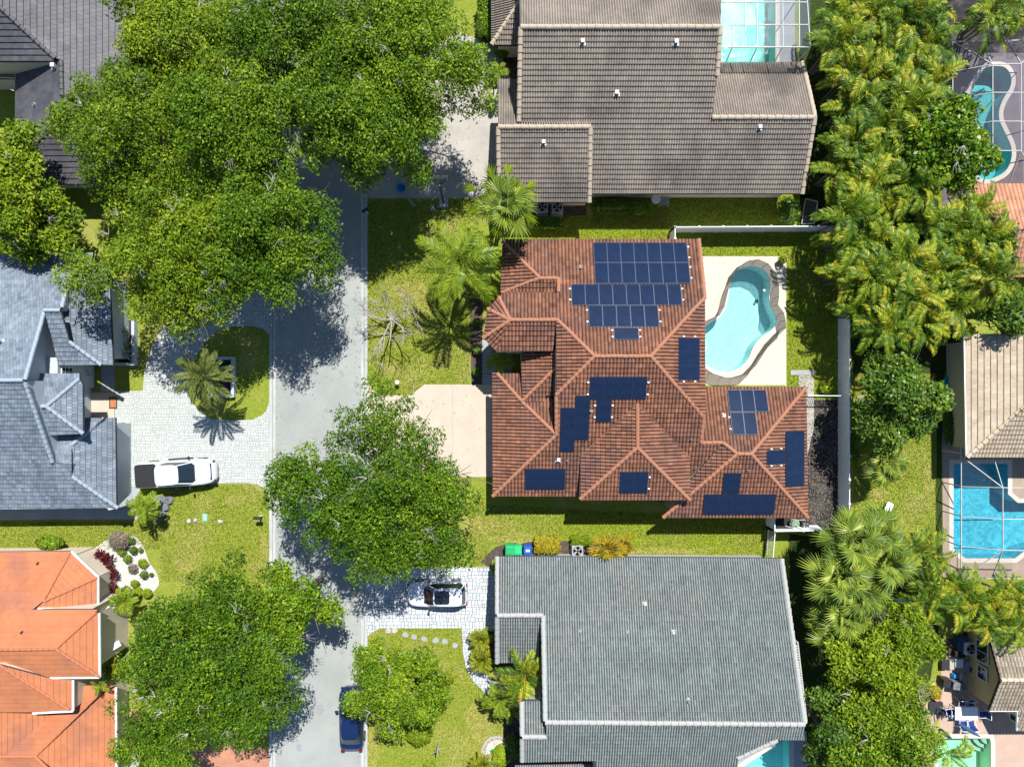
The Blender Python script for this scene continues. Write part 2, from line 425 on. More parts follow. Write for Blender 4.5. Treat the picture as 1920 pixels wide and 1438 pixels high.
M['black'] = plain('black_plastic', (0.018, 0.018, 0.02), 0.5)
M['dark_metal'] = plain('dark_metal', (0.05, 0.05, 0.055), 0.45, 0.4)
M['steel'] = plain('galvanised_steel', (0.30, 0.31, 0.32), 0.5, 0.3)
M['glass'] = plain('dark_glass', (0.012, 0.02, 0.028), 0.05, 0.0, 0.6, 0.3)
M['solar'] = surf('solar_glass', (0.008, 0.017, 0.043, 1), (0.011, 0.021, 0.052, 1), scale=1.5, rough=0.12, spec=0.22)
M['solar_frame'] = plain('solar_frame', (0.05, 0.065, 0.10), 0.4, 0.5)
M['bark'] = surf('bark', (0.20, 0.17, 0.15, 1), (0.11, 0.09, 0.08, 1), scale=6, rough=0.95, bump=0.8, bscale=14)
M['bark_pale'] = surf('pale_twigs', (0.38, 0.35, 0.34, 1), (0.26, 0.235, 0.23, 1), scale=5, rough=0.9, bump=0.5)
M['palm_trunk'] = surf('palm_trunk', (0.22, 0.19, 0.16, 1), (0.12, 0.10, 0.085, 1), scale=5, rough=0.95, bump=0.8, stretch=(1, 1, 4))
M['rock'] = surf('rock', (0.17, 0.175, 0.185, 1), (0.09, 0.095, 0.105, 1), scale=3, rough=0.9, bump=0.6, grain=0.3, gscale=9)
M['rock_pale'] = surf('pale_rock', (0.5, 0.45, 0.4, 1), (0.3, 0.27, 0.25, 1), scale=5, rough=0.9, bump=0.6)
# leaves
M['oak'] = leafm('oak_leaves', (0.026, 0.075, 0.003, 1), (0.092, 0.182, 0.005, 1), (0.26, 0.345, 0.016, 1), 0.22)
M['oak_olive'] = leafm('olive_oak_leaves', (0.045, 0.098, 0.004, 1), (0.130, 0.212, 0.006, 1), (0.31, 0.37, 0.018, 1), 0.22)
M['ficus'] = leafm('ficus_leaves', (0.030, 0.080, 0.006, 1), (0.095, 0.190, 0.010, 1), (0.29, 0.37, 0.020, 1), 0.3, 0.35)
M['round'] = leafm('glossy_leaves', (0.032, 0.078, 0.012, 1), (0.078, 0.155, 0.018, 1), (0.21, 0.30, 0.03, 1), 0.25, 0.35)
M['lime'] = leafm('lime_leaves', (0.075, 0.145, 0.006, 1), (0.20, 0.29, 0.012, 1), (0.38, 0.44, 0.020, 1), 0.35)
M['gold'] = leafm('golden_leaves', (0.14, 0.15, 0.012, 1), (0.34, 0.32, 0.022, 1), (0.55, 0.45, 0.03, 1), 0.35, wild=(0.50, 0.16, 0.02, 1))
M['areca'] = leafm('areca_leaves', (0.022, 0.068, 0.008, 1), (0.115, 0.200, 0.012, 1), (0.42, 0.43, 0.026, 1), 0.28, 0.45, wild=(0.45, 0.27, 0.03, 1), vary=.3)
M['coco'] = leafm('coconut_leaves', (0.05, 0.11, 0.008, 1), (0.17, 0.25, 0.016, 1), (0.34, 0.39, 0.03, 1), 0.32, 0.38)
M['fan'] = leafm('fan_palm_leaves', (0.045, 0.100, 0.022, 1), (0.180, 0.255, 0.035, 1), (0.46, 0.48, 0.06, 1), 0.28, 0.38)
M['datepalm'] = leafm('date_palm_leaves', (0.035, 0.06, 0.015, 1), (0.09, 0.13, 0.028, 1), (0.25, 0.24, 0.055, 1), 0.2, 0.5)
M['cycad'] = leafm('cycad_leaves', (0.06, 0.10, 0.008, 1), (0.17, 0.22, 0.012, 1), (0.40, 0.36, 0.02, 1), 0.3, wild=(0.5, 0.24, 0.02, 1))
M['croton'] = leafm('orange_leaves', (0.10, 0.10, 0.01, 1), (0.30, 0.22, 0.012, 1), (0.52, 0.36, 0.02, 1), 0.3, wild=(0.6, 0.16, 0.02, 1))
M['red_leaf'] = leafm('crimson_leaves', (0.05, 0.008, 0.014, 1), (0.17, 0.018, 0.03, 1), (0.36, 0.06, 0.08, 1), 0.25)
M['grey_leaf'] = leafm('grey_brown_grass_leaves', (0.10, 0.08, 0.06, 1), (0.22, 0.18, 0.13, 1), (0.36, 0.31, 0.23, 1), 0.2)
M['agave'] = leafm('pale_agave_leaves', (0.16, 0.24, 0.17, 1), (0.28, 0.38, 0.27, 1), (0.4, 0.5, 0.33, 1), 0.15)

# ------------------------------------------------------------------ clipping of small pieces to a polygon (u, w, h)
def clip_quads(Q, T, poly):
    """Q (n,4,3) with plan coords in [:, :, :2]; keeps what lies inside poly (any shape). -> list of vertex lists, tints"""
    polys, tints, full, ft = [], [], [], []
    pts = [Vector((p[0], p[1], 0)) for p in poly]
    for tri in geometry.tessellate_polygon([pts]):
        t = np.array([poly[i] for i in tri], float)
        ar = (t[1, 0] - t[0, 0]) * (t[2, 1] - t[0, 1]) - (t[2, 0] - t[0, 0]) * (t[1, 1] - t[0, 1])
        if abs(ar) < 1e-6: continue
        if ar < 0: t = t[::-1]
        D = []
        for i in range(3):
            a, b = t[i], t[(i + 1) % 3]
            n = np.array([-(b[1] - a[1]), b[0] - a[0]]); n /= np.linalg.norm(n)
            D.append((Q[:, :, :2] - a) @ n)
        D = np.stack(D, 2)                         # n,4,3edges
        inside = (D >= -1e-5).all(axis=(1, 2))
        out = (D < 1e-5).all(axis=1).any(axis=1)
        full.append(Q[inside]); ft.append(T[inside])
        for qi in np.nonzero(~inside & ~out)[0]:
            pl = [Q[qi, k] for k in range(4)]
            for i in range(3):
                a, b = t[i], t[(i + 1) % 3]
                n = np.array([-(b[1] - a[1]), b[0] - a[0]]); n /= np.linalg.norm(n)
                res = []
                for k in range(len(pl)):
                    p, q = pl[k], pl[(k + 1) % len(pl)]
                    dp, dq = (p[:2] - a) @ n, (q[:2] - a) @ n
                    if dp >= 0: res.append(p)
                    if (dp >= 0) != (dq >= 0): res.append(p + (q - p) * (dp / (dp - dq)))
                pl = res
                if len(pl) < 3: break
            if len(pl) >= 3: polys.append(pl); tints.append(T[qi])
    return full, ft, polys, tints

PROFILES = {
    'barrel': dict(w=0.25, course=0.37, prof=[(0, 0), (0.14, 0.04), (0.32, 0.085), (0.5, 0.10), (0.68, 0.085), (0.86, 0.04), (1, 0)], thk=0.085),
    'double': dict(w=0.178, course=0.345, prof=[(0, 0), (0.20, 0.02), (0.38, 0.075), (0.60, 0.09), (0.80, 0.03), (1, 0)], thk=0.085),
    'mission': dict(w=0.30, course=0.36, prof=[(0, 0), (0.16, 0.04), (0.38, 0.08), (0.62, 0.08), (0.84, 0.04), (1, 0)], thk=0.04),
    'flat': dict(w=0.22, course=0.34, prof=[(0, 0), (0.07, 0.03), (0.93, 0.03), (1, 0)], thk=0.06),
    'slab': dict(w=0.33, course=0.40, prof=[(0, 0.015), (0.03, 0.022), (0.97, 0.022), (1, 0.015)], thk=0.08),
    'smooth': dict(w=0.33, course=0.40, prof=[(0, 0.016), (0.03, 0.020), (0.97, 0.020), (1, 0.016)], thk=0.05),
}

class House:
    def __init__(s, name, label, px, py, profile, mt, mcap, mwall, pitch, under='deck_under', inset=0.55, group=None):
        c = P(px, py)
        s.root = thing(name, label, 'house', (c.x, c.y, 0), group=group)
        s.prof = profile; s.mt = mt; s.mcap = mcap; s.mwall = mwall; s.pitch = pitch; s.under = under; s.inset = inset
        s.faces = {}; s.capn = 0; s.nocut = set()
        s.capme = None
        s.roof = None
    def face(s, key, d, ref, poly, m=None, z=None, wall=True, tiles=True, profile=None):
        """d: plan direction of fall; ref: (px, py, z) a point on the plane; poly: pixels"""
        d = Vector((d[0], d[1])).normalized(); m = s.pitch if m is None else m
        if isinstance(ref, str):                       # ref 'key:px,py' = the point where that pixel meets face key
            k, q = ref.split(':'); a, b = [float(v) for v in q.split(',')]
            h = s.hit(k, a, b); p0 = Vector((h.x, h.y)); z0 = h.z
        else:
            q = P(*ref); p0 = Vector((q.x, q.y)); z0 = q.z
        s.faces[key] = dict(d=d, m=m, p0=p0, z0=z0, wall=wall, tiles=tiles, profile=profile or s.prof)
        s.faces[key]['pts'] = [s.hit(key, a, b) for a, b in poly]
    def hit(s, key, px, py, lift=0.0):
        f = s.faces[key]; v = Vector(((px - 960) / F, (719 - py) / F))
        t = (H - (f['z0'] + lift) - f['m'] * f['d'].dot(f['p0'])) / (1 - f['m'] * f['d'].dot(v))
        return Vector((v.x * t, v.y * t, H - t))
    def zat(s, key, x, y):
        f = s.faces[key]
        return f['z0'] - f['m'] * (f['d'].x * (x - f['p0'].x) + f['d'].y * (y - f['p0'].y))
    def caps(s, key, pix, r=0.13, L=0.40, lift=0.07):
        pts = [s.hit(key, a, b) if not isinstance(key, dict) else None for a, b in pix]
        if s.capme is None:
            vs, fs = [], []
            n = 6
            for i, (x, k, dz) in enumerate(((0, 1.12, 0.02), (1, 0.92, -0.005))):
                for j in range(n + 1):
                    a = math.pi * j / n
                    vs.append((x * L * 1.04, math.cos(a) * r * k, math.sin(a) * r * k * 0.8 + dz))
                vs.append((x * L * 1.04, math.cos(math.pi) * r * k, -0.06)); vs.append((x * L * 1.04, r * k, -0.06))
            q = n + 3
            for j in range(n): fs.append((j, q + j, q + j + 1, j + 1))
            fs.append((n, q + n, q + n + 1, n + 1)); fs.append((n + 2, q + n + 2, q, 0))
            fs.append(tuple([n + 2] + list(range(0, n + 2))))
            s.capme = make_mesh('ridge_tile', vs, fs, M[s.mcap])
        o = root_loc(s.root)
        for a, b in zip(pts[:-1], pts[1:]):
            d = b - a; n = max(1, round(d.length / L)); sc = d.length / (n * L)
            up = d.z >= 0
            if up: a2, dd = a, d
            else: a2, dd = b, -d
            rot = dd.normalized().to_track_quat('X', 'Z').to_euler()
            for i in range(n):
                p = a2 + dd * (i / n) + Vector((rnd.uniform(-.008, .008), rnd.uniform(-.008, .008), lift)) - o
                link('ridge_tile', s.capme, s.roof_obj(), p, (rot.x, rot.y, rot.z + rnd.uniform(-.02, .02)), (sc, 1, 1))
    def roof_obj(s):
        if s.roof is None:
            s.roof = link('roof', bpy.data.meshes.new('roof'), s.root)
        return s.roof
    def finish(s):
        # every course of every slope, cut to the outline of its slope
        allV, allF, allT = [], [], []
        base = 0
        deck = MB(); walls = MB()
        keys = list(s.faces)
        plans = {k: [(p.x, p.y) for p in s.faces[k]['pts']] for k in keys}
        def inside(poly, x, y):
            r = False; n = len(poly)
            for i in range(n):
                (x1, y1), (x2, y2) = poly[i], poly[(i + 1) % n]
                if (y1 > y) != (y2 > y) and x < (x2 - x1) * (y - y1) / (y2 - y1) + x1: r = not r
            return r
        for k in keys:
            f = s.faces[k]; d = f['d']; a = Vector((-d.y, d.x)); m = f['m']
            pl = plans[k]
            deck.prism(pl, [s.zat(k, x, y) - 0.14 for x, y in pl], [s.zat(k, x, y) + 0.006 for x, y in pl])
            if f['wall']:
                n = len(pl)
                ar = sum(pl[i][0] * pl[(i + 1) % n][1] - pl[(i + 1) % n][0] * pl[i][1] for i in range(n)); sg = 1 if ar > 0 else -1
                flags = []
                for i in range(n):
                    p, q = pl[i], pl[(i + 1) % n]
                    ex, ey = q[0] - p[0], q[1] - p[1]; ln = max(math.hypot(ex, ey), 1e-6)
                    mx, my = (p[0] + q[0]) / 2 + ey / ln * sg * 0.3, (p[1] + q[1]) / 2 - ex / ln * sg * 0.3
                    flags.append(not any(inside(plans[k2], mx, my) for k2 in keys if k2 != k))
                ip = offset_poly(pl, s.inset, flags)
                walls.prism(ip, 0.0, [max(0.5, s.zat(k, x, y) - 0.16) for x, y in ip])
            if not f['tiles']: continue
            pr = PROFILES[f['profile']]; cw = pr['w']; cl = pr['course'] / math.sqrt(1 + m * m)
            uv = [((x - f['p0'].x) * a.x + (y - f['p0'].y) * a.y, (x - f['p0'].x) * d.x + (y - f['p0'].y) * d.y) for x, y in pl]
            u0, u1 = min(p[0] for p in uv), max(p[0] for p in uv); w0, w1 = min(p[1] for p in uv), max(p[1] for p in uv)
            c0, c1 = math.floor(u0 / cw) - 1, math.ceil(u1 / cw) + 1
            r1 = math.ceil((w1 - w0) / cl) + 1
            nc, nr = c1 - c0, r1
            prof = pr['prof']; ns = len(prof) - 1
            cc, rr = np.meshgrid(np.arange(c0, c1), np.arange(nr), indexing='xy')
            cc = cc.ravel().astype(float); rr = rr.ravel().astype(float)
            N = len(cc)
            rg = np.random.default_rng(abs(hash(k)) % 1000 + int(w1 * 100) % 97)
            tint = rg.normal(0.5, 0.10 if f['profile'] == 'double' else 0.24, N).clip(0, 1)
            rowt = rg.normal(0, 0.04, nr); tint = (tint + rowt[rr.astype(int)]).clip(0, 1)
            jit = rg.uniform(-0.006, 0.006, N)
            top = w1 - (rr + 1) * cl; bot = w1 - rr * cl
            stag = (rr % 2) * (cw * 0.5) if f['profile'] in ('flat', 'slab') else 0.0
            Qs, Ts = [], []
            for i in range(ns):
                ua, ub = (cc + prof[i][0]) * cw + stag, (cc + prof[i + 1][0]) * cw + stag
                ha, hb = prof[i][1], prof[i + 1][1]; th = pr['thk']
                q = np.empty((N, 4, 3))
                q[:, 0] = np.stack([ua, top, ha + 0.012 + jit * 0], 1); q[:, 1] = np.stack([ua, bot, ha + th + jit], 1)
                q[:, 2] = np.stack([ub, bot, hb + th + jit], 1); q[:, 3] = np.stack([ub, top, hb + 0.012 + jit * 0], 1)
                Qs.append(q); pan = f['profile'] in ('barrel', 'double', 'mission') and (ha + hb) < 0.06; Ts.append(tint - ((1.7 if f['profile'] == 'double' else 0.9) if pan else 0.0))     # painted shade and grime darken the pans
                r = np.empty((N, 4, 3))                                     # the thick lower edge of the tile
                b2 = bot + 0.004
                r[:, 0] = np.stack([ua, bot, ha + th + jit], 1); r[:, 1] = np.stack([ua, b2, np.full(N, -0.01)], 1)
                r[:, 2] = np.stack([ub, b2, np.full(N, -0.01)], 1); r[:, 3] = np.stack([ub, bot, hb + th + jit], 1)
                Qs.append(r); Ts.append(tint - 0.7)                              # painted shade and grime on the butt ends too
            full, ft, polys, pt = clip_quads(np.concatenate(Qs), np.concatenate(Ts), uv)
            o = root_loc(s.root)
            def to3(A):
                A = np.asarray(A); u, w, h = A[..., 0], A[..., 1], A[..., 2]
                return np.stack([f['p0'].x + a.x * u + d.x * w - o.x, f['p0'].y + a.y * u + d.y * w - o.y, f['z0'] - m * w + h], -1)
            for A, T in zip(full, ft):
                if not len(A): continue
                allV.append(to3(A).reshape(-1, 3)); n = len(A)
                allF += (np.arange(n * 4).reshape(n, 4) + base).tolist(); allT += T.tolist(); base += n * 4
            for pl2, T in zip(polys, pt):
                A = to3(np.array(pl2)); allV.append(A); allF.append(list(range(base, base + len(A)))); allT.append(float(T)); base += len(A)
        # the roof itself is the deck mesh; caps already hang from the placeholder
        o = root_loc(s.root)
        s.roof_obj().data = make_mesh('roof', [(v[0] - o.x, v[1] - o.y, v[2]) for v in deck.v], deck.f, M[s.under], deck.m)
        if allV:
            V = np.concatenate(allV)
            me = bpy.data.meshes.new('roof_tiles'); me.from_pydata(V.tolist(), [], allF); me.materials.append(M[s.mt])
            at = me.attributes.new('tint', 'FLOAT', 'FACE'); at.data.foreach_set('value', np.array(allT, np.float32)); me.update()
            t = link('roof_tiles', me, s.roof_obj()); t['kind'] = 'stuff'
        if walls.v: walls.build('wall', M[s.mwall], s.root)
    # fittings
    def vent(s, key, px, py, w=0.32, h=0.25, name='roof_vent', mat='alu'):
        p = s.hit(key, px, py)
        f = s.faces[key]; tilt = math.atan(f['m'])
        mb = MB()
        mb.box((p.x, p.y, p.z + 0.03), (w * 1.9, w * 1.9, 0.05)); mb.box((p.x, p.y, p.z + h / 2 + 0.05), (w, w, h)); mb.box((p.x, p.y, p.z + h + 0.07), (w * 1.15, w * 1.15, 0.04))
        mb.build(name, M[mat], s.root)
    def pipe(s, key, px, py, r=0.055, h=0.3, mat='steel'):
        p = s.hit(key, px, py); mb = MB()
        mb.lathe((p.x, p.y, p.z), [(r * 2.4, 0.02), (r * 1.4, 0.09), (r, 0.12), (r, h), (r * 0.7, h), (r * 0.7, h - 0.1)], 10)
        mb.build('vent_pipe', M[mat], s.root)
    def solar(s, key, x0, y0, x1, y1, nx, ny, sides=''):
        f = s.faces[key]; d = f['d']; a = Vector((-d.y, d.x)); m = f['m']; lift = 0.2
        def uv(px, py):
            p = s.hit(key, px, py, lift); q = Vector((p.x, p.y)) - f['p0']; return q.dot(a), q.dot(d)
        (ua, wa), (ub, wb) = uv(x0, y0), uv(x1, y1)
        u0, u1 = sorted((ua, ub)); w0, w1 = sorted((wa, wb))
        if abs(d.x) > 0.5: nu, nw = ny, nx
        else: nu, nw = nx, ny
        o = root_loc(s.root); sl = math.sqrt(1 + m * m)
        U, W = (u1 - u0) / nu, (w1 - w0) / nw
        def pt(u, w, h): return Vector((f['p0'].x + a.x * u + d.x * w - o.x, f['p0'].y + a.y * u + d.y * w - o.y, f['z0'] - m * w + h))
        for i in range(nu):
            for j in range(nw):
                c = pt(u0 + (i + .5) * U, w0 + (j + .5) * W, lift)
                key2 = (round(U, 2), round(W, 2), key)
                me = SOLAR.get(key2)
                if me is None:
                    hu, hw = U / 2 - 0.008, W / 2 - 0.008; g = 0.012
                    vs, fs, mi = [], [], []
                    def q(u, w, h): return (a.x * u + d.x * w, a.y * u + d.y * w, -m * w + h)
                    for (hh, k) in ((-0.035, 0), (0.0, 0)):
                        for su, sw in ((-1, -1), (1, -1), (1, 1), (-1, 1)): vs.append(q(su * hu, sw * hw, hh))
                    for su, sw in ((-1, -1), (1, -1), (1, 1), (-1, 1)): vs.append(q(su * (hu - g), sw * (hw - g), 0.0))
                    for su, sw in ((-1, -1), (1, -1), (1, 1), (-1, 1)): vs.append(q(su * (hu - g), sw * (hw - g), -0.006))
                    fs = [(3, 2, 1, 0)] + [(i2, (i2 + 1) % 4, 4 + (i2 + 1) % 4, 4 + i2) for i2 in range(4)]
                    fs += [(4 + i2, 4 + (i2 + 1) % 4, 8 + (i2 + 1) % 4, 8 + i2) for i2 in range(4)]
                    fs += [(8 + i2, 8 + (i2 + 1) % 4, 12 + (i2 + 1) % 4, 12 + i2) for i2 in range(4)]
                    mi = [0] * len(fs)
                    fs.append((12, 13, 14, 15)); mi.append(1)
                    me = make_mesh('solar_panel', vs, fs, [M['solar_frame'], M['solar']], mi)
                    SOLAR[key2] = me
                link('solar_panel', me, s.root, c)
        # rail ends: the pale brackets beside the array
        def bracket(u, w, ang=0):
            me = SOLAR.get('bracket')
            if me is None:
                b = MB(); b.box((0, 0, 0), (0.13, 0.10, 0.06)); me = make_mesh('rail_bracket', b.v, b.f, M['white'], b.m); SOLAR['bracket'] = me
            link('rail_bracket', me, s.root, pt(u, w, 0.17))
        for sd in sides:
            if sd in 'lr':
                e = (u0 - 0.10) if sd == 'l' else (u1 + 0.10)
                for j in range(nw):
                    for q_ in (0.25, 0.78): bracket(e, w0 + (j + q_) * W)
            else:
                e = (w0 - 0.10) if sd == 't' else (w1 + 0.10)
                for j in range(nu):
                    for q_ in (0.25, 0.78): bracket(u0 + (j + q_) * U, e)
SOLAR = {}

# ================================================================== GROUND
POOL = smooth_loop(PX([(1375, 513), (1388, 503), (1408, 499), (1429, 504), (1441, 516), (1444, 533), (1442, 555), (1446, 575), (1454, 592), (1456, 605),
                       (1447, 619), (1426, 634), (1413, 650), (1405, 669), (1393, 685), (1376, 695), (1356, 698), (1336, 693), (1321, 683), (1311, 668),
                       (1307, 648), (1310, 628), (1324, 610), (1344, 598), (1358, 583), (1365, 558), (1368, 533)]), 3)
POOL_N = PX([(1352, -60), (1454, -60), (1454, 120), (1352, 120)])
POOL_TEAL = smooth_loop(PX([(1868, 124), (1886, 128), (1896, 145), (1894, 165), (1882, 185), (1874, 205), (1874, 225), (1884, 248), (1896, 275), (1896, 300), (1885, 322),
                            (1862, 335), (1845, 337), (1825, 325), (1800, 300), (1790, 260), (1788, 215), (1790, 195), (1818, 176), (1832, 150), (1846, 128)]), 3)
POOL_BLUE = PX([(1787, 869), (1890, 869), (1890, 926), (1908, 942), (1960, 942), (1960, 1020), (1920, 1034), (1903, 1047), (1810, 1047), (1787, 1028)])
POOL_MINT = PX([(1758, 1383), (1856, 1383), (1858, 1392), (1858, 1520), (1758, 1520)])
POOL_GREY = PX([(1452, 1398), (1470, 1388), (1481, 1386), (1481, 1530), (1400, 1530), (1386, 1440)])

sheet('ground', [(-160, -140), (170, -140), (170, 140), (-160, 140)], 0.0, M['grass'], holes=[POOL, POOL_N, POOL_TEAL, POOL_BLUE, POOL_MINT, POOL_GREY])

def patch(name, pts, mat, z=0.004, px=True, holes=()): return sheet(name, PX(pts) if px else pts, z, M[mat], holes=holes)
def slab(name, pts, mat, h=0.03, z0=-0.05, px=True, holes=()):
    o = MB().prism(PX(pts) if px else pts, z0, h).build(name, M[mat]); o['kind'] = 'structure'; return o

# road with its kerbs
patch('road', [(516, -1500), (684, -1500), (684, 3000), (516, 3000)], 'asphalt', 0.004)
for nm, x0, x1 in (('gutter', 505, 517), ('gutter', 677, 689)):
    slab(nm, [(x0, -1500), (x1, -1500), (x1, 3000), (x0, 3000)], 'curb', 0.018)
def expansion_joint(nm, x, y0, y1, w=1.0): patch(nm, [(x - w / 2, y0), (x + w / 2, y0), (x + w / 2, y1), (x - w / 2, y1)], 'paver_joint', 0.0225)
for i, (x, y, r) in enumerate(((556, 760, 7), (641, 1222, 5), (600, 1330, 9), (575, 1260, 4), (640, 700, 6), (612, 770, 5), (668, 720, 6), (560, 1400, 7))):
    q = P(x, y); g_ = random.Random(i); sheet('road_stain', [(q.x + math.cos(k * .63) * r / 24 * g_.uniform(.5, 1.2), q.y + math.sin(k * .63) * r / 24 * g_.uniform(.6, 1.5)) for k in range(10)], .0085, M['road_stain'])
for x in (511, 683): expansion_joint('gutter_groove', x, -400, 1900, 0.7)

# broad tones of the lawns; the darkest sheets are painted shade
patch('shade_painted_lawn', [(1500, -200), (1760, -200), (1760, 600), (1800, 640), (1780, 700), (1600, 700), (1590, 600), (1500, 600)], 'grass_shade_painted', 0.004)
patch('shade_painted_lawn', [(1480, 1000), (1760, 1040), (1760, 1180), (1740, 1300), (1740, 1700), (1480, 1700)], 'grass_shade_painted', 0.006)
patch('shade_painted_lawn', [(1760, -300), (2100, -300), (2100, 100), (1760, 100)], 'mulch', 0.004)  # dark sheet painting the shade north of the teal cage
patch('lush_lawn', [(1110, 366), (1560, 366), (1560, 436), (1110, 436)], 'grass_lush', 0.004)
patch('lush_lawn', [(930, 408), (1270, 408), (1270, 450), (930, 450)], 'grass_lush', 0.008)
patch('lush_lawn', [(1262, 436), (1575, 436), (1575, 745), (1470, 745), (1470, 482), (1262, 482)], 'grass_lush', 0.012)
patch('lush_lawn', [(1590, 900), (1762, 900), (1762, 1060), (1590, 1060)], 'grass', 0.010)
patch('side_lawn', [(1050, 960), (1445, 960), (1445, 1046), (1200, 1046), (1050, 1010)], 'grass_lush', 0.006)
for i, (x, y, rx_, ry_) in enumerate(((770, 548, 42, 20), (735, 690, 22, 14), (905, 985, 34, 20), (960, 1010, 50, 10), (1245, 1032, 110, 7), (770, 1225, 40, 16), (900, 1350, 28, 40), (700, 1400, 10, 50), (440, 940, 26, 12), (350, 1060, 26, 16), (495, 1030, 8, 50), (120, 1024, 45, 7), (1740, 900, 12, 40), (1650, 930, 24, 14), (1300, 432, 24, 6), (470, 640, 20, 14))):
    g_ = random.Random(i); sheet('dry_grass_patch', PX([(x + math.cos(k * .349) * rx_ * g_.uniform(.55, 1.25), y + math.sin(k * .349) * ry_ * g_.uniform(.55, 1.25)) for k in range(18)]), .0165 if y < 470 and x > 1200 else .014 if x > 1590 else .0125, M['grass_dry'])
patch('planting_bed', [(880, 560), (905, 560), (905, 722), (884, 722)], 'soil', 0.006)
patch('bare_soil', [(1100, 380), (925, 380), (925, 405), (1100, 405)], 'soil', 0.010)
patch('planting_bed', [(905, 60), (990, 60), (990, 190), (918, 190), (905, 150)], 'soil', 0.006)
patch('mulch_strip', [(1513, 750), (1573, 750), (1573, 992), (1450, 992), (1450, 960), (1500, 960)], 'mulch', 0.016)
patch('mulch_strip', [(1500, 372), (1545, 365), (1575, 430), (1520, 430), (1506, 405)], 'grass_shade_painted', 0.016)  # yard corner in the shade-painted grass colour
patch('planting_bed', [(916, 1180), (1020, 1180), (1020, 1600), (930, 1600), (945, 1400), (944, 1290), (925, 1262), (905, 1235), (880, 1190)], 'soil', 0.006)
patch('gravel_strip', smooth_loop([(918, 1064), (924, 1030), (950, 1020), (1000, 1015), (1130, 1015), (1160, 1030), (1160, 1064)], 3), 'soil', 0.010)
patch('grass_shade_strip', [(1745, 560), (1775, 560), (1765, 840), (1768, 1060), (1756, 1060), (1756, 740)], 'grass_shade_painted', 0.014)  # strip in the shade-painted grass colour
patch('bare_soil', [(1822, 1170), (1800, 1190), (1770, 1200), (1768, 1230), (1830, 1230)], 'soil', 0.008)

# driveways, walks, decks
slab('driveway', [(689, 372), (689, 150), (860, 60), (935, 90), (990, 230), (990, 372)], 'concrete', 0.02)
slab('driveway', [(689, 718), (700, 730), (711, 741), (770, 741), (784, 730), (796, 721), (945, 721), (945, 894), (780, 894), (689, 922)], 'drive_cream', 0.022)
for a in ((775, 722, 776.2, 894), (848, 722, 849.2, 894)):
    patch('driveway_joint', [(a[0], a[1]), (a[2], a[1]), (a[2], a[3]), (a[0], a[3])], 'concrete', 0.0265)
slab('front_walk', [(904, 636), (960, 636), (960, 720), (904, 720)], 'concrete_grey', 0.024)
patch('walk_joint', [(904, 700), (960, 700), (960, 701), (904, 701)], 'paver_joint', 0.028)
slab('side_walk', [(-120, 940), (258, 940), (258, 973), (-120, 975)], 'concrete_grey', 0.022)
slab('side_walk', [(236, 912), (262, 912), (262, 939), (236, 939)], 'concrete_grey', 0.022)
slab('entry_porch', [(150, 736), (215, 736), (215, 792), (150, 792)], 'drive_cream', 0.05)
slab('cream_patio', smooth_loop([(140, 1034), (170, 1034), (190, 1042), (203, 1056), (210, 1075), (200, 1083), (140, 1083)], 2), 'patio_cream', 0.03)
sheet('pool_deck', PX([(1290, 481), (1472, 481), (1472, 722), (1290, 722)]), 0.020, M['deck_cream'], holes=[POOL])
MB().prism(PX([(1472, 481), (1474, 481), (1474, 724), (1472, 724)]), -0.05, 0.019).build('deck_edge', M['coping'])['kind'] = 'structure'
sheet('pool_deck', PX([(1335, -80), (1490, -80), (1490, 165), (1335, 165)]), 0.020, M['concrete_grey'], holes=[POOL_N])
sheet('pool_deck', PX([(1766, 100), (1990, 100), (1990, 420), (1766, 420)]), 0.022, M['deck_shade_mauve'], holes=[POOL_TEAL])
sheet('pool_deck', PX([(1767, 800), (1990, 800), (1990, 1082), (1767, 1082)]), 0.022, M['deck_brown'], holes=[POOL_BLUE])
sheet('patio', PX([(1719, 1300), (1719, 1290), (1722, 1281), (1730, 1278), (1762, 1280), (1768, 1230), (1990, 1215), (1990, 1600), (1700, 1600), (1705, 1400), (1722, 1370)]), 0.022, M['deck_pink'], holes=[POOL_MINT])
sheet('pool_deck', PX([(1370, 1370), (1512, 1370), (1512, 1560), (1370, 1560)]), 0.020, M['concrete_grey'], holes=[POOL_GREY])
slab('red_driveway', [(225, 1330), (262, 1330), (350, 1395), (505, 1405), (505, 1700), (225, 1700)], 'drive_red', 0.024)
patch('pale_pad', smooth_loop([(228, 1406), (300, 1402), (352, 1394), (350, 1412), (332, 1440), (330, 1520), (228, 1520)], 2), 'curb', 0.03)
slab('garden_walk', [(1497, 695), (1526, 695), (1526, 800), (1512, 860), (1497, 860)], 'concrete', 0.03)
slab('pad', [(1482, 694), (1526, 694), (1526, 703), (1482, 703)], 'concrete_grey', 0.06)

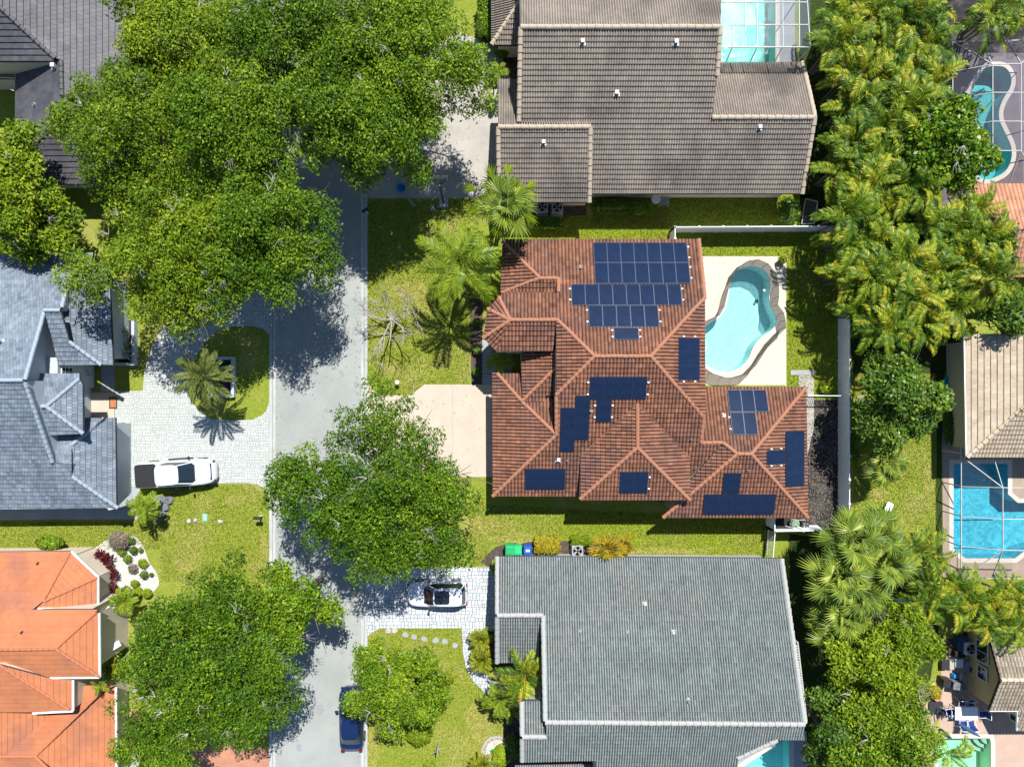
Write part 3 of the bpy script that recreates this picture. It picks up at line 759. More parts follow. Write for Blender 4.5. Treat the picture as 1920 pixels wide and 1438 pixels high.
def pavers(name, outline, blk, mat, jmat, seed=1, parent=None, rot=0.0, holes=None, gap=0.012, top=0.045):
    """paving stones in a random ashlar bond, cut to the outline, over their bed"""
    rg = random.Random(seed)
    sheet(name, outline, 0.024, M[jmat])
    x0, x1 = min(p[0] for p in outline), max(p[0] for p in outline); y0, y1 = min(p[1] for p in outline), max(p[1] for p in outline)
    lay = [
        [(0, 0, .5, .5), (.5, 0, 1, .5), (0, .5, .5, 1), (.5, .5, 1, 1)],
        [(0, 0, 1, .5), (0, .5, .5, 1), (.5, .5, 1, 1)],
        [(0, 0, .5, 1), (.5, 0, 1, .5), (.5, .5, 1, 1)],
        [(0, 0, .67, .67), (.67, 0, 1, .67), (0, .67, .5, 1), (.5, .67, 1, 1)],
        [(0, 0, .33, .5), (.33, 0, 1, .5), (0, .5, .67, 1), (.67, .5, 1, 1)],
        [(0, 0, .5, .67), (.5, 0, 1, .33), (.5, .33, 1, 1), (0, .67, .5, 1)]]
    Q, T = [], []
    nx, ny = int((x1 - x0) / blk) + 2, int((y1 - y0) / blk) + 2
    for i in range(nx):
        for j in range(ny):
            L = rg.choice(lay); fl = rg.random() < .5; fm = rg.random() < .5
            bx, by = x0 + i * blk - (j % 2) * blk * 0.33, y0 + j * blk
            for a, b, c, d in L:
                if fl: a, c = 1 - c, 1 - a
                if fm: b, d = 1 - d, 1 - b
                X0, Y0, X1, Y1 = bx + a * blk + gap, by + b * blk + gap, bx + c * blk - gap, by + d * blk - gap
                h = top + rg.uniform(-.004, .004); e = 0.012; t = rg.gauss(.5, .26)
                o = [(X0, Y0), (X1, Y0), (X1, Y1), (X0, Y1)]; n = [(X0 + e, Y0 + e), (X1 - e, Y0 + e), (X1 - e, Y1 - e), (X0 + e, Y1 - e)]
                Q.append([(*p, h) for p in n]); T.append(t)
                for k in range(4):
                    Q.append([(*o[k], 0.018), (*o[(k + 1) % 4], 0.018), (*n[(k + 1) % 4], h), (*n[k], h)]); T.append(t * .8)
    full, ft, polys, pt = clip_quads(np.array(Q), np.array(T), outline)
    V, Fc, TT, base = [], [], [], 0
    for A, t in zip(full, ft):
        n = len(A)
        if n: V.append(A.reshape(-1, 3)); Fc += (np.arange(n * 4).reshape(n, 4) + base).tolist(); TT += t.tolist(); base += 4 * n
    for pl, t in zip(polys, pt): V.append(np.array(pl)); Fc.append(list(range(base, base + len(pl)))); TT.append(float(t)); base += len(pl)
    me = bpy.data.meshes.new('pavers'); me.from_pydata(np.concatenate(V).tolist(), [], Fc); me.materials.append(M[mat])
    at = me.attributes.new('tint', 'FLOAT', 'FACE'); at.data.foreach_set('value', np.clip(np.array(TT, np.float32), 0, 1))
    me.update(); o = link('pavers', me); o['kind'] = 'stuff'; tag(o, {'paved_driveway': 'grey white paving stones of the driveway under the white car', 'paver_drive': 'beige grey paving stones of the curved driveway under the pickup', 'garden_path': 'pale paving stones of the curving garden path'}[name], 'paving')

# left drive: island of grass inside
ISL = [(399, 627), (381, 649), (366, 672), (353, 700), (350, 725), (359, 752), (373, 769), (395, 785), (430, 788), (473, 787), (490, 779), (500, 770), (505, 752), (505, 627), (492, 616), (473, 612), (440, 612), (415, 617)]
DR = [(216, 733), (268, 733), (271, 700), (278, 672), (290, 640), (308, 610), (350, 570), (420, 550), (505, 545)] + \
     [(505, 627), (492, 616), (473, 612), (440, 612), (415, 617), (399, 627), (381, 649), (366, 672), (353, 700), (350, 725), (359, 752), (373, 769), (395, 785), (430, 788), (473, 787), (490, 779), (500, 770), (505, 752)] + \
     [(505, 928), (498, 917), (485, 909), (465, 905), (403, 906), (330, 911), (236, 912), (236, 792), (216, 792)]
pavers('paver_drive', PX(DR), 0.42, 'paver_beige', 'paver_joint_light', 3)
pavers('paved_driveway', PX([(689, 1192), (700, 1184), (713, 1177), (866, 1177), (866, 1182), (884, 1182), (945, 1182), (945, 1063), (689, 1063)]), 0.56, 'paver_white', 'paver_joint', 5)
pavers('garden_path', PX([(866, 1182.5), (884, 1182.5), (881, 1200), (884, 1225), (892, 1245), (907, 1260), (925, 1275), (945, 1288), (960, 1310), (940, 1318), (915, 1302), (890, 1280), (873, 1250), (868, 1220)]), 0.5, 'paver_white', 'paver_joint', 6)
slab('planting_bed_edge', [(190, 684), (215, 684), (215, 734), (190, 734)], 'concrete_grey', 0.02)

# white gravel bed
GB = smooth_loop([(173, 1034), (190, 1018), (206, 1010), (230, 1004), (255, 1007), (269, 1025), (279, 1052), (295, 1077), (296, 1099), (275, 1116), (235, 1118), (222, 1110), (214, 1085), (205, 1060), (190, 1044)], 3)
o = sheet('gravel_bed', PX(GB), 0.012, M['gravel'])
rg = np.random.default_rng(4)
def scatter_in(poly, n, seed=0):
    g = np.random.default_rng(seed); p = np.array(poly); lo, hi = p.min(0), p.max(0); out = []
    x2, y2 = np.roll(p[:, 0], -1), np.roll(p[:, 1], -1)
    while len(out) < n:
        q = g.uniform(lo, hi, (n * 2, 2))
        c = ((p[:, 1][None] > q[:, 1:]) != (y2[None] > q[:, 1:])) & (q[:, :1] < (x2 - p[:, 0])[None] * (q[:, 1:] - p[:, 1][None]) / np.where(np.abs(y2 - p[:, 1]) < 1e-9, 1e-9, y2 - p[:, 1])[None] + p[:, 0][None])
        out += q[c.sum(1) % 2 == 1].tolist()
    return np.array(out[:n])
pts = scatter_in(PX(GB), 2600, 2)
Q = []
for x, y in pts:
    r = rnd.uniform(.03, .075); a = rnd.uniform(0, 6.28)
    c, s_ = math.cos(a) * r, math.sin(a) * r
    h = 0.012 + r * .7
    Q.append([(x - c, y - s_, .012), (x + s_ * .8, y - c * .8, h * .8), (x + c, y + s_, .012), (x - s_ * .2, y + c * .2, h)])
    Q.append([(x - c, y - s_, .012), (x - s_ * .2, y + c * .2, h), (x + c, y + s_, .012), (x - s_ * .9, y + c * .9, .012)])
o = link('pebbles', quads_mesh('pebbles', Q, M['gravel'])); tag(o, 'loose white pebbles covering the curved garden bed', 'gravel', kind='stuff')

# ================================================================== POOLS
def pool(label, outline, depth, plaster, tr, rim='coping', rim_w=0.32, lvl=-0.10, steps=None, rs=3.0, strength=.25):
    cx = sum(p[0] for p in outline) / len(outline); cy = sum(p[1] for p in outline) / len(outline)
    t = thing('swimming_pool', label, 'pool', (cx, cy, 0))
    n = len(outline)
    ar = sum(outline[i][0] * outline[(i + 1) % n][1] - outline[(i + 1) % n][0] * outline[i][1] for i in range(n))
    if ar < 0: outline = outline[::-1]
    b = MB()
    vs = [(x, y, 0.01) for x, y in outline] + [(x, y, -depth) for x, y in outline]
    b.add(vs, [(i, n + i, n + (i + 1) % n, (i + 1) % n) for i in range(n)] )
    tr_ = geometry.tessellate_polygon([[Vector((x, y, 0)) for x, y in outline]])
    fs = []
    for a, c, d in tr_:
        if (outline[c][0] - outline[a][0]) * (outline[d][1] - outline[a][1]) - (outline[d][0] - outline[a][0]) * (outline[c][1] - outline[a][1]) < 0: a, d = d, a
        fs.append((a, c, d))
    b.add([(x, y, -depth) for x, y in outline], fs)
    b.build('basin', plaster, t)
    w = MB(); w.add([(x, y, lvl) for x, y in outline], fs)
    w.build('water', water(label[:12].replace(' ', '_') + '_water', tr, rs, strength), t)
    if rim:
        io = offset_poly(outline, 0.02); oo = offset_poly(outline, -rim_w)
        c = MB()
        vs = [(x, y, .032) for x, y in io] + [(x, y, .032) for x, y in oo] + [(x, y, .0) for x, y in oo] + [(x, y, -.04) for x, y in io]
        c.add(vs, [(i, n + i, n + (i + 1) % n, (i + 1) % n) for i in range(n)] + [(n + i, 2 * n + i, 2 * n + (i + 1) % n, n + (i + 1) % n) for i in range(n)] +
              [(3 * n + i, i, (i + 1) % n, 3 * n + (i + 1) % n) for i in range(n)])
        c.build('coping', M[rim], t)
    return t
def plaster(name, a, b): return surf(name, a, b, scale=3.5, rough=0.7, detail=4, contrast=(.4, .6))
p1 = pool('curvy kidney shaped swimming pool with a mesh safety fence around it', POOL, 1.5, plaster('pool_plaster_aqua', (0.62, 0.70, 0.68, 1), (0.5, 0.62, 0.62, 1)), (0.62, 0.90, 0.915, 1))
b = MB(); q = P(1418, 565, -1.49); b.lathe((q.x, q.y, -1.495), [(.16, 0), (.16, .02), (.02, .03)], 12); b.build('drain', M['black'], p1)
b = MB(); q = P(1433, 545, -.06); b.lathe((q.x, q.y, -.12), [(.02, 0), (.1, .03), (.11, .06), (.06, .11), (.01, .12)], 10); b.build('chlorine_float', M['white'], p1)
b = MB(); b.tube([P(1322 + 3 * math.sin(k * .5), 640 + k * 3, -.08) for k in range(9)], .025, 5); b.build('hose', M['white'], p1)
pool('rectangular turquoise pool inside the flat topped screen enclosure', POOL_N, 1.5, plaster('pool_plaster_turquoise', (0.30, 0.56, 0.50, 1), (0.25, 0.49, 0.45, 1)), (0.66, 0.93, 0.92, 1))
pool('teal kidney shaped pool in shade under the hipped screen cage', POOL_TEAL, 1.4, plaster('pool_plaster_shade_teal', (0.22, 0.50, 0.50, 1), (0.18, 0.42, 0.44, 1)), (0.52, 0.90, 0.92, 1))  # plaster colour darkened to paint in the shade on this pool
pool('deep blue rippled pool with clipped corners under the white cage beams', POOL_BLUE, 1.6, plaster('pool_plaster_blue', (0.20, 0.50, 0.56, 1), (0.11, 0.36, 0.44, 1)), (0.52, 0.88, 0.94, 1), rs=5, strength=.6)
pt_ = pool('pale mint green pool below the patio dining set', POOL_MINT, 1.3, plaster('pool_plaster_mint', (0.62, 0.72, 0.52, 1), (0.58, 0.68, 0.5, 1)), (0.60, 0.93, 0.84, 1), strength=.06)
for k in range(3):
    b = MB(); q = P(1858, 1384, 0)
    r0 = .6 + .45 * k
    ring = [(q.x - r0 * math.cos(a), q.y - r0 * math.sin(a)) for a in [j * math.pi / 2 / 8 for j in range(9)]]
    b.prism([(q.x, q.y)] + ring, -1.3, -.3 - .3 * k); b.build('step', M['deck_cream'], pt_)
pool('bright cyan pool tucked into the notch of the grey tiled roof', POOL_GREY, 1.4, plaster('pool_plaster_cyan', (0.50, 0.72, 0.70, 1), (0.45, 0.66, 0.66, 1)), (0.55, 0.93, 0.95, 1))

# safety fence around the main pool
SF = [(1319, 604), (1340, 594), (1349, 578), (1356, 548), (1366, 520), (1380, 503), (1395, 494), (1412, 492), (1430, 500), (1445, 520), (1449, 540), (1449, 560), (1447, 575), (1458, 590), (1461, 604), (1462, 617),
      (1448, 630), (1433, 646), (1420, 665), (1407, 686), (1391, 702), (1371, 708), (1349, 708), (1328, 701), (1312, 690)]
t = thing('safety_fence', 'brown mesh safety fence on thin posts circling the kidney pool', 'fence', (P(1400, 600).x, P(1400, 600).y, 0))
scr_brown = screen('brown_mesh', (0.13, 0.095, 0.075, 1), 0.72)
W = [P(a, b) for a, b in SF]
for i, p in enumerate(W):
    b = MB(); b.tube([(p.x, p.y, 0), (p.x, p.y, 1.22)], .018, 5); b.build('post', M['dark_metal'], t)
    if i + 1 < len(W):
        q = W[i + 1]; d = (q - p).normalized(); nrm = Vector((-d.y, d.x, 0)) * .004
        b = MB(); b.add([p + Vector((0, 0, .03)), q + Vector((0, 0, .03)), q + Vector((0, 0, 1.2)), p + Vector((0, 0, 1.2))], [(0, 1, 2, 3)]); b.bar(p + Vector((0, 0, 1.2)), q + Vector((0, 0, 1.2)), .02, .03, m=1)
        b.build('mesh_panel', [scr_brown, M['dark_metal']], t)

# ================================================================== HOUSES
N_, S_, E_, W_ = (0, 1), (0, -1), (1, 0), (-1, 0)
# ---- the red tiled house with the solar panels
h = House('red_tiled_house', 'red barrel tiled house with dark blue solar panels beside the kidney pool', 1200, 700, 'barrel', 'tile_red', 'tile_red_cap', 'wall_cream', 0.369)
h.face('n', N_, (1200, 449, 3.5), [(942, 453), (942, 449), (1310, 449), (1321, 558), (1220, 668), (1115, 668), (1045, 600), (957, 600), (936, 561), (942, 549), (1047, 549), (1047, 522), (1012, 522)])
h.face('s', S_, 'n:1150,668', [(1115, 668), (1220, 668), (1319, 783), (1314, 830), (1355, 830), (1290, 897), (1290, 925), (1095, 925), (1089, 930), (924, 930), (1043, 815), (1043, 740)])
h.face('w', W_, 'n:1115,668', [(1115, 668), (1043, 740), (1043, 601), (1045, 600)])
h.face('e', E_, 'n:1220,668', [(1220, 668), (1321, 558), (1322, 780), (1319, 783)])
h.face('nw', W_, 'n:1012,522', [(942, 453), (1012, 522), (941, 549), (938, 549)])
h.face('nws', S_, 'n:1012,522', [(1012, 522), (1047, 522), (1047, 549), (945, 549)], m=.3, wall=False)
h.face('oct_nw', (-.6, .8), 'n:957,600', [(957, 601), (935, 557), (914, 579)], m=.30)
h.face('oct_w', W_, 'n:957,600', [(957, 601), (914, 579), (906, 634)], m=.33)
h.face('oct_sw', (-.7, -.7), 'n:957,600', [(957, 602), (906, 634), (930, 658)], m=.33)
h.face('ws', S_, 'n:1000,600', [(957, 600), (1045, 600), (1043, 612), (1036, 658), (930, 658)])
h.face('gw', W_, 's:1043,815', [(1043, 815), (924, 930), (923, 698), (932, 700)])
h.face('gn', N_, 'gw:979,753', [(933, 700), (1038, 700), (1043, 815), (979, 753)])
h.face('ew', W_, 'gw:979,752', [(979, 752), (977, 662), (1041, 655), (1041, 691)], m=.36)
h.face('es', S_, 'ew:1010,722', [(979, 753), (1041, 691), (1041, 742), (1024, 742), (1022, 753)], m=.33)
h.face('fw', W_, 's:1195,756', [(1195, 756), (1195, 839), (1088, 935), (1088, 850)])
h.face('fe', E_, 's:1195,756', [(1195, 756), (1293, 850), (1293, 935), (1195, 839)])
h.face('fs', S_, 'fw:1195,839', [(1195, 839), (1293, 937), (1088, 937)])
h.face('sn', N_, (1400, 725, 2.9), [(1318, 725), (1511, 725), (1408, 851), (1382, 851), (1355, 830), (1314, 830), (1319, 783)])
h.face('se', E_, 'sn:1408,851', [(1408, 851), (1511, 725), (1514, 968)])
h.face('ss', S_, 'sn:1400,851', [(1382, 851), (1408, 851), (1514, 970), (1243, 970)])
h.face('sw', W_, 'sn:1382,851', [(1382, 851), (1355, 830), (1293, 900), (1293, 924), (1295, 925)])
h.caps('n', [(942, 453), (1012, 522)]); h.caps('n', [(1012, 522), (1047, 522)]); h.caps('n', [(1047, 522), (1047, 548)]); h.caps('nw', [(941, 549), (1012, 522)])
h.caps('n', [(957, 600), (1045, 600)]); h.caps('n', [(1045, 600), (1115, 668)]); h.caps('n', [(1115, 668), (1220, 668)]); h.caps('n', [(1220, 668), (1321, 558)])
h.caps('n', [(1310, 449), (1321, 558)])
h.caps('s', [(1115, 668), (1043, 740)]); h.caps('s', [(1220, 668), (1319, 783)]); h.caps('s', [(1319, 783), (1314, 830)]); h.caps('s', [(1043, 742), (1043, 815)])
h.caps('s', [(1043, 815), (924, 930)]); h.caps('gw', [(1043, 815), (979, 753)]); h.caps('gw', [(979, 753), (932, 700)]); h.caps('ew', [(1041, 691), (979, 752)])
h.caps('oct_nw', [(935, 557), (957, 601)]); h.caps('oct_w', [(914, 579), (957, 601)]); h.caps('oct_w', [(906, 634), (957, 601)])
h.caps('fw', [(1195, 756), (1195, 839)]); h.caps('fw', [(1195, 839), (1088, 935)]); h.caps('fs', [(1293, 937), (1195, 839)])
h.caps('sn', [(1314, 830), (1355, 830)]); h.caps('sn', [(1355, 830), (1382, 851)]); h.caps('sn', [(1382, 851), (1408, 851)]); h.caps('sn', [(1408, 851), (1511, 726)])
h.caps('ss', [(1382, 851), (1243, 970)]); h.caps('ss', [(1408, 851), (1514, 970)])
h.solar('n', 1112.5, 454.6, 1295, 531, 7, 2, 'l'); h.solar('n', 1071, 532.7, 1279.7, 572, 8, 1, 'lr'); h.solar('n', 1103, 572.5, 1236.6, 613, 5, 1, 'lr'); h.solar('n', 1150.5, 614, 1198.5, 637, 1, 1, 'lr')
h.solar('e', 1272.4, 633, 1312.3, 712.5, 1, 3, 'lr')
h.solar('s', 1106.3, 706.3, 1211, 748.5, 4, 1, 'lr'); h.solar('s', 1079.5, 741.7, 1103, 825, 1, 2); h.solar('s', 1052, 764.2, 1075.8, 847, 1, 2); h.solar('s', 1119.2, 749.5, 1144.4, 791.3, 1, 1, 'lr'); h.solar('s', 985, 878.6, 1059, 918.2, 3, 1)
h.solar('fs', 1162.6, 884.4, 1213.4, 924.9, 2, 1, 'r')
h.solar('sn', 1363.5, 730.7, 1442, 772, 3, 1); h.solar('sn', 1369, 772.8, 1422, 815, 2, 1, 'r')
h.solar('se', 1473.3, 809, 1508.5, 910, 1, 4); h.solar('se', 1438, 844.7, 1472.8, 869.6, 1, 1, 'lr')
h.solar('ss', 1322, 926.6, 1450, 965, 5, 1); h.solar('ss', 1359, 886.5, 1385, 926, 1, 1)
h.finish()
h.vent('s', 1047, 861, .22, .2); h.pipe('n', 1089, 502, .09, .28); h.pipe('s', 1108, 770, .09, .28); h.vent('sn', 1356, 779, .2, .15); h.pipe('s', 1295, 824); h.pipe('ss', 1400, 881); h.pipe('s', 1064, 863, .06)
red = h
# ---- brown house
h = House('brown_tiled_house', 'brown striped tile house at the top beside the screened rectangular pool', 1200, 230, 'double', 'tile_brown', 'tile_brown_cap', 'wall_cream', 0.448)
h.face('s', S_, (1200, 364, 3.0), [(976, 52), (1350, 52), (1344, 143), (1334, 221), (1527, 221), (1503, 364), (1104, 364), (1107, 239), (1000, 231), (973, 231)])
h.face('n', N_, 's:1200,52', [(976, 52), (972, -110), (1356, -110), (1350, 52)])
h.face('rn', N_, 's:1400,221', [(1335, 219), (1344, 119), (1504, 118), (1527, 219)])
h.face('ls', S_, (1000, 380, 3.0), [(934, 239), (1107, 239), (1105, 380), (936, 380)])
h.face('ln', N_, 'ls:1000,239', [(934, 239), (933, 150), (974, 150), (973, 228), (1108, 231), (1108, 239)])
h.face('tw', W_, (921, 60, 3.0), [(921, 86), (921, -110), (974, -110), (974, 5)])
h.face('ts', S_, 'tw:922,85', [(922, 86), (974, 6), (976, 86)])
h.caps('s', [(976, 52), (1350, 52)], .16, .55); h.caps('s', [(1334, 221), (1527, 221)], .16, .55); h.caps('ls', [(934, 239), (1107, 239)], .16, .55); h.caps('tw', [(922, 85), (973, 7)], .16, .5)
h.caps('s', [(1350, 52), (1344, 143)], .12, .5); h.caps('s', [(1527, 221), (1503, 364)], .12, .5); h.caps('ls', [(1107, 239), (1105, 380)], .12, .5); h.caps('ls', [(934, 240), (936, 380)], .12, .5)
h.caps('s', [(976, 54), (973, 229)], .12, .5); h.caps('rn', [(1504, 118), (1527, 219)], .12, .5)
for x, y in ((1092, 80), (1267, 81), (1156, 176), (1423, 240)): h.vent('s', x, y, .22, .22, mat='steel')
h.vent('ls', 1019, 268, .22, .22, mat='steel')
h.finish()
# ---- grey house at the bottom
h = House('grey_tiled_house', 'big grey striped tile house at the bottom with a cyan pool in its corner', 1210, 1240, 'double', 'tile_grey', 'tile_grey_cap', 'wall_grey', 0.38, under='deck_under_grey')
h.face('n', N_, (1200, 1044, 3.0), [(932, 1042), (1465, 1046), (1508, 1357), (1023, 1351), (1018, 1153), (932, 1153)])
h.face('s', S_, 'n:1200,1355', [(1024, 1352), (1508, 1358), (1506, 1386), (1457, 1386), (1383, 1420), (1378, 1500), (1120, 1500), (1116, 1424), (978, 1427), (979, 1380), (1024, 1380)])
h.face('s2', S_, 'n:980,1153', [(932, 1154), (1018, 1154), (1008, 1241), (932, 1241)])
h.face('n2', N_, 's:1000,1380', [(979, 1379), (978, 1312), (1016, 1312), (1022, 1379)])
h.face('n3', N_, (1050, 1432, 2.8), [(966, 1432), (1116, 1430), (1120, 1520), (966, 1520)])
h.caps('n', [(1022, 1353), (1508, 1357)], .16, .5); h.caps('s2', [(932, 1153), (1018, 1153)], .15, .5); h.caps('n', [(1018, 1153), (1022, 1350)], .12, .5); h.caps('n', [(932, 1043), (932, 1150)], .12, .5)
h.caps('n', [(1465, 1047), (1508, 1355)], .12, .5); h.caps('s', [(979, 1380), (1024, 1380)], .14, .5); h.caps('s2', [(932, 1155), (932, 1241)], .1, .5); h.caps('s', [(979, 1382), (979, 1425)], .1, .5); h.caps('n2', [(978, 1314), (979, 1378)], .1, .5)
h.caps('s', [(1383, 1420), (1457, 1386)], .1, .5)
h.finish()
h.vent('n', 1209, 1131, .17, .10); h.pipe('n', 1088, 1184, .06, .35); h.pipe('n', 1177, 1186, .07, .3); h.vent('n', 1262, 1184, .16, .16); h.pipe('n', 1290, 1312, .08, .35)
# lattice of pale slats beside the roof
t = thing('slatted_screen', 'pale slanted slat screen along the right edge of the grey tiled roof', 'screen', (P(1490, 1280).x, P(1490, 1280).y, 0))
a, bq = P(1488, 1205, 3.9), P(1505, 1345, 3.9)
for k in range(30):
    p = a.lerp(bq, k / 29); b = MB(); b.bar(p + Vector((-.45, .35, 0)), p + Vector((.30, -.25, 0)), .05, .12); b.build('slat', M['alu'], t)
b = MB(); b.bar(a + Vector((.3, 0, 0)), bq + Vector((.3, -.3, 0)), .06, .12); b.bar(a + Vector((.3, 0, 0)), (a.x + .3, a.y, 0), .1); b.bar(bq + Vector((.3, -.3, 0)), (bq.x + .3, bq.y - .3, 0), .1); b.build('frame', M['alu'], t)
# ---- slate blue house
h = House('slate_blue_house', 'slate blue tiled house at the left with pale gables behind the pickup', 60, 715, 'flat', 'tile_slate', 'tile_slate_cap', 'wall_blue', 0.45, under='deck_under_grey')
h.face('n', N_, (100, 474, 3.0), [(-260, 474), (176, 474), (168, 502), (127, 531), (117, 577), (110, 582), (84, 582), (48, 713), (-260, 714)])
h.face('s', S_, 'n:40,713', [(-260, 715), (47, 714), (100, 866), (135, 871), (136, 893), (222, 952), (-260, 958)])
h.face('ue', E_, 'n:127,531', [(127, 531), (168, 502), (205, 502), (213, 684), (191, 684), (131, 641), (117, 578)], m=.30)
h.face('us', S_, (100, 684, 4.2), [(84, 582), (114, 582), (131, 641), (191, 684), (110, 685), (100, 640)], m=.34, wall=False)
h.face('mn', N_, (68, 762, 5.6), [(68, 761), (88, 761), (150, 710), (150, 700), (62, 700)], m=.30, wall=False)
h.face('me', E_, 'mn:88,762', [(88, 762), (150, 710), (156, 722), (157, 812)], m=.36, wall=False)
h.face('ms', S_, 'me:88,762', [(68, 762), (88, 762), (157, 813), (89, 816)], m=.36, wall=False)
h.face('le', E_, 's:137,893', [(136, 893), (135, 834), (196, 784), (217, 783), (219, 950), (222, 952)])
h.face('ln', N_, 'le:137,834', [(196, 784), (135, 834), (135, 870), (100, 866), (99, 800), (160, 783)], m=.30)
h.caps('n', [(127, 531), (168, 502)]); h.caps('n', [(-60, 713), (45, 713)]); h.caps('us', [(84, 582), (114, 582)]); h.caps('us', [(131, 641), (191, 684)]); h.caps('ms', [(68, 762), (88, 762)]); h.caps('me', [(88, 762), (150, 710)])
h.caps('ms', [(88, 762), (157, 813)]); h.caps('le', [(135, 834), (196, 784)]); h.caps('le', [(136, 893), (222, 952)]); h.caps('n', [(84, 584), (48, 712)], .09); h.caps('s', [(48, 716), (100, 866)], .09); h.caps('n', [(127, 531), (117, 577)], .09)
h.finish()
h.pipe('n', 4, 641, .1, .3)
slate = h
# arched and square windows in the gable
wx = P(150, 700, 2.5)
# ---- orange house
h = House('orange_tiled_house', 'smooth orange tiled house at the lower left with white gutters', 90, 1240, 'smooth', 'tile_orange', 'tile_orange_cap', 'wall_cream', 0.36, inset=.45)
h.face('n', N_, (60, 1033, 3.1), [(-220, 1036), (133, 1033), (82, 1126), (62, 1142), (184, 1142), (181, 1147), (105, 1216), (-220, 1219)])
h.face('ne', (.72, .70), 'n:133,1034', [(134, 1034), (184, 1081), (83, 1126)], m=.36)
h.face('ue', E_, 'n:84,1125', [(184, 1082), (184, 1138), (70, 1139), (83, 1127)], m=.36)
h.face('ee', E_, 'n:105,1216', [(182, 1147), (186, 1150), (187, 1266), (105, 1216)])
h.face('us', S_, 'n:60,1217', [(-220, 1219), (105, 1216), (186, 1267), (95, 1270), (0, 1246), (-220, 1246)])
h.face('te', E_, 'us:20,1222', [(0, 1246), (95, 1271), (137, 1273), (137, 1329), (131, 1329)], m=.30)
h.face('ts', S_, 'te:0,1246', [(-220, 1246), (0, 1246), (131, 1330), (62, 1334), (-220, 1334)], m=.34)
h.face('gn', N_, (165, 1284, 2.9), [(140, 1284), (215, 1284), (189, 1298), (67, 1417), (8, 1417), (96, 1338), (140, 1334)], m=.22)
h.face('ge', E_, 'gn:67,1417', [(189, 1298), (217, 1286), (219, 1500), (120, 1500), (67, 1417)], m=.30)
h.face('gs', S_, 'gn:67,1417', [(-220, 1418), (67, 1417), (120, 1500), (-220, 1500)], m=.25)
h.face('gl', E_, 'gn:8,1417', [(-220, 1335), (62, 1335), (96, 1338), (8, 1417), (-220, 1417)], m=.2, wall=False)
h.caps('n', [(133, 1034), (82, 1126)], .08); h.caps('ue', [(184, 1082), (83, 1127)], .09); h.caps('n', [(181, 1147), (105, 1216)], .08); h.caps('n', [(-60, 1218), (105, 1216)], .09); h.caps('us', [(105, 1216), (186, 1267)], .09)
h.caps('te', [(0, 1246), (131, 1329)], .09); h.caps('gn', [(189, 1298), (67, 1417)], .08); h.caps('gn', [(0, 1417), (67, 1417)], .08); h.caps('gn', [(67, 1417), (91, 1440)], .08)
h.finish()
def gutter(hh, key, pts, drop=.03):
    b = MB(); w = [hh.hit(key, a, c) + Vector((0, 0, drop)) for a, c in pts]
    for p, q in zip(w[:-1], w[1:]): b.bar(p, q, .13, .12)
    b.build('gutter', M['white'], hh.root)
gutter(h, 'ue', [(185, 1081), (185, 1140)]); gutter(h, 'ue', [(72, 1140), (184, 1140)]); gutter(h, 'ee', [(187, 1149), (188, 1268)]); gutter(h, 'us', [(95, 1270), (187, 1269)]); gutter(h, 'te', [(138, 1274), (138, 1331)]); gutter(h, 'ts', [(62, 1336), (138, 1332)])
gutter(h, 'ge', [(218, 1287), (220, 1500)]); gutter(h, 'ne', [(134, 1033), (185, 1081)])
for x, y in ((72, 1056), (42, 1185)): h.pipe('n', x, y, .05, .2, 'dark_metal')
orange = h
for (a1, b1, c1, d1) in ((188, 1152, 217, 1130), (190, 1226, 224, 1205)):
    b = MB(); b.bar(P(a1, b1, 2.8), P(c1, d1, 1.6), .45, .16); b.build('buttress', M['white'], orange.root)
# ---- dark roof, top left
h = House('dark_tiled_house', 'charcoal tiled house at the upper left corner behind the big oaks', 110, 150, 'slab', 'tile_dark', 'tile_dark_cap', 'wall_cream', 0.42, under='deck_under_grey')
h.face('e', E_, (238, 100, 3.0), [(-120, -110), (240, -110), (240, 250), (180, 290), (132, 232), (117, 180), (116, 112), (104, 111), (0, 14), (-120, -95)])
h.face('s', S_, 'e:104,111', [(-120, -95), (0, 15), (105, 113), (104, 116), (-120, 116)])
h.face('w', W_, 'e:114,170', [(116, 112), (116, 180), (110, 234), (28, 300), (30, 124)], profile='smooth')
h.face('ls', S_, 'w:110,234', [(110, 234), (132, 232), (184, 292), (184, 346), (20, 346), (30, 300)])
h.caps('e', [(0, 14), (104, 111)], .13); h.caps('e', [(116, 114), (117, 180)], .13); h.caps('ls', [(30, 300), (110, 234)], .1); h.caps('e', [(184, 292), (132, 232)], .1); h.caps('e', [(110, 232), (132, 232)], .1)
h.finish()
h.vent('w', 104, 126, .25, .3); h.pipe('w', 66, 198, .09, .25)
# ---- tan house, right
h = House('tan_tiled_house', 'pale tan tiled hip roof house at the right edge beside the blue pool', 1880, 750, 'slab', 'tile_tan', 'tile_tan_cap', 'wall_cream', 0.40)
h.face('w', W_, (1808, 740, 3.0), [(1808, 626), (2005, 626), (2005, 690), (1812, 857)])
h.face('s', S_, 'w:1812,857', [(1812, 857), (2005, 690), (2100, 690), (2100, 857)], profile='barrel')
h.caps('w', [(1812, 857), (1935, 750)], .15, .5)
h.finish()
gutter(h, 'w', [(1807, 626), (1811, 857)])
# ---- terracotta house, right
h = House('terracotta_tiled_house', 'terracotta tiled gable house at the right edge below the teal pool', 1890, 430, 'mission', 'tile_terra', 'tile_terra', 'wall_yellow', 0.33)
h.face('n', N_, (1880, 345, 3.0), [(1821, 345), (2080, 345), (2090, 429), (1842, 429)])
h.face('s', S_, 'n:1900,429', [(1842, 429), (2090, 429), (2080, 520), (1836, 520)])
h.caps('n', [(1842, 429), (1990, 429)], .13)
h.finish()
